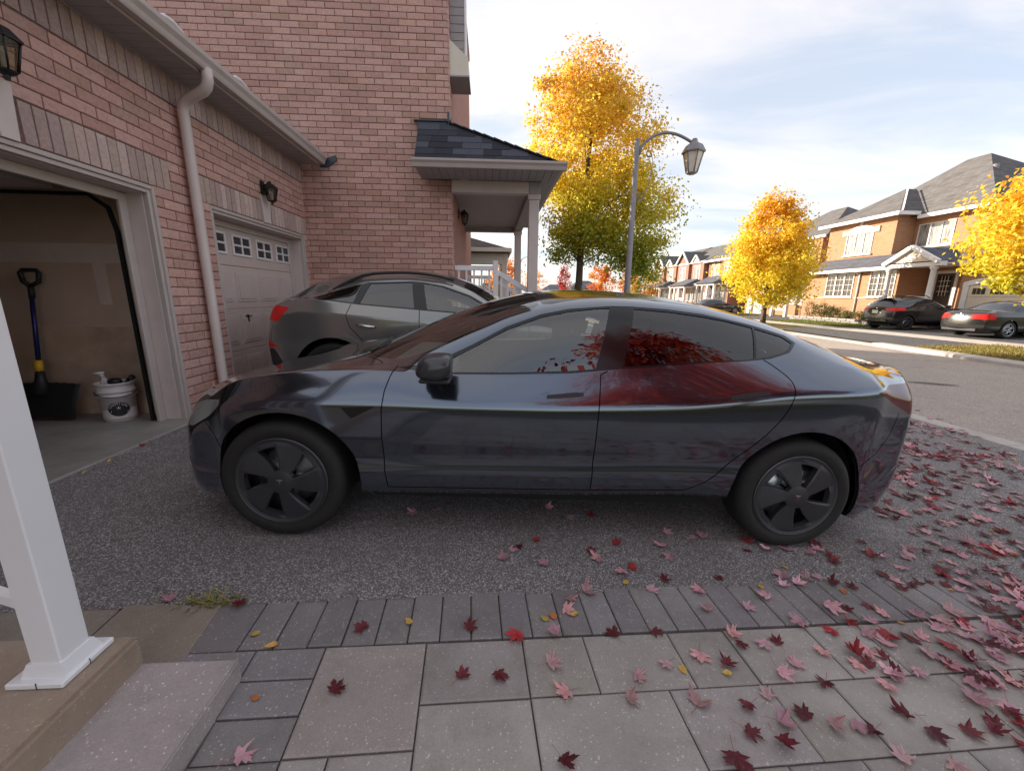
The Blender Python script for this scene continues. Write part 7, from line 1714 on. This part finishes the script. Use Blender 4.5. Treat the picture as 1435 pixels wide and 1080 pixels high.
for i, (k, x, y, s_) in enumerate(pl_):
    vi = rl.randrange(12); rot = Quaternion((0, 0, 1), rl.uniform(0, 6.28))
    tilt = Quaternion((rl.uniform(-1, 1), rl.uniform(-1, 1), 0), R(rl.uniform(0, 11))); q = Quaternion((0, 1, 0), R(2.3)) @ tilt @ rot; z = ground_z(x, y)+rl.uniform(.0, .008)
    if i < 296:
        o = inst(LM[k][vi].name.split('.')[0], LM[k][vi], None, (x, y, z), (s_, s_, s_*rl.uniform(.7, 1.25)), q); 
        if x > 6.13: zn = 'on the road beyond the kerb'
        elif x > 5.8: zn = 'on the concrete kerb strip'
        elif y > edge_y(x): zn = 'on the asphalt just behind the rear wheel' if 2.3 < x < 3.4 and y > 2.0 else 'on the asphalt farther back towards the road' if x >= 3.4 else 'on the asphalt between the car and the paving'
        elif y > edge_y(x)-.29: zn = 'on the dark border course of the paving' if x > .6 else 'on the dark border course near the porch steps'
        elif x < -.55: zn = 'on the steps or narrow stones beside them'
        else: zn = 'on the first row of paving slabs' if y > 1.12 else 'on the paving slabs in the middle' if x < 1.0 else 'on the paving slabs among drifted leaves'
        tag(o, LAB[k]+' '+zn, 'leaf', LAB[k].replace('leaf', 'leaves')+' '+zn)
    else:
        sv = LV[k][vi]; b = len(rest.v); mt = Matrix.Translation((x, y, z)) @ q.to_matrix().to_4x4() @ Matrix.Scale(s_, 4)
        rest.v += [tuple(mt @ Vector(v)) for v in sv.v]; rest.f += [tuple(b+j for j in f) for f in sv.f]; rest.t += sv.t; rest.sm += sv.sm
tag(rest.build('leaf_litter', 'fallen_leaf', kind='stuff'), 'drift of small red and pink maple leaves further down the drive towards the road', 'leaves')
# dry grass tuft and bits along the joint, leaves caught at the garage sill
t = thing('weed', 'tuft of dry grass growing in the joint between asphalt and paving', 'weed', (-1.22, 1.58, gz(-1.2)))
m_ = MB(); r2 = random.Random(3)
for i in range(70):
    x, y = -1.22+r2.gauss(0, .06), 1.575+r2.gauss(0, .018); a_ = r2.uniform(0, 6.28); l_ = r2.uniform(.04, .11); m_.tint(*r2.choice([(.30, .28, .08), (.45, .36, .14), (.20, .22, .06)]))
    d = Vector((math.cos(a_)*.8, math.sin(a_)*.8, .45))*l_; w_ = Vector((-math.sin(a_), math.cos(a_), 0))*.004; p = Vector((x, y, gz(x))); m_.add([p-w_, p+w_, p+d+Vector((0, 0, -.01))], [(0, 1, 2)])
m_.build('blades', 'grass_blade', t, kind='stuff')
for i, (x, y, k) in enumerate(((-2.86, 3.35, 'o'), (-2.84, 3.25, 'r'), (-2.83, 2.95, 'y'), (-2.82, 2.75, 'y'), (-2.86, 3.8, 'o'), (-2.80, 4.1, 'r'))):
    o = inst('linden_leaf', LM[k if k in 'yo' else 'r'][i], None, (x, y, gz(x)+.03), (.035,)*3, Quaternion((1, .3, 0), .5)); tag(o, 'small curled dry leaf caught along the garage sill', 'leaf', 'dry leaves along the garage sill')
# drain and skid mark on the road
m_ = MB(); r2 = random.Random(9)
for i in range(26):
    x = 8.5+.028*i+r2.uniform(-.008, .008); y0 = 7.58-.36*i/26; m_.tint(.3); h_ = .11*math.sin(math.pi*(i+.5)/26)+.03
    m_.quad((x, y0-h_, -.3062), (x+.016, y0-h_, -.3062), (x+.016, y0+h_, -.3062), (x, y0+h_, -.3062))
struct('road_stain', m_, 'asphalt_far')
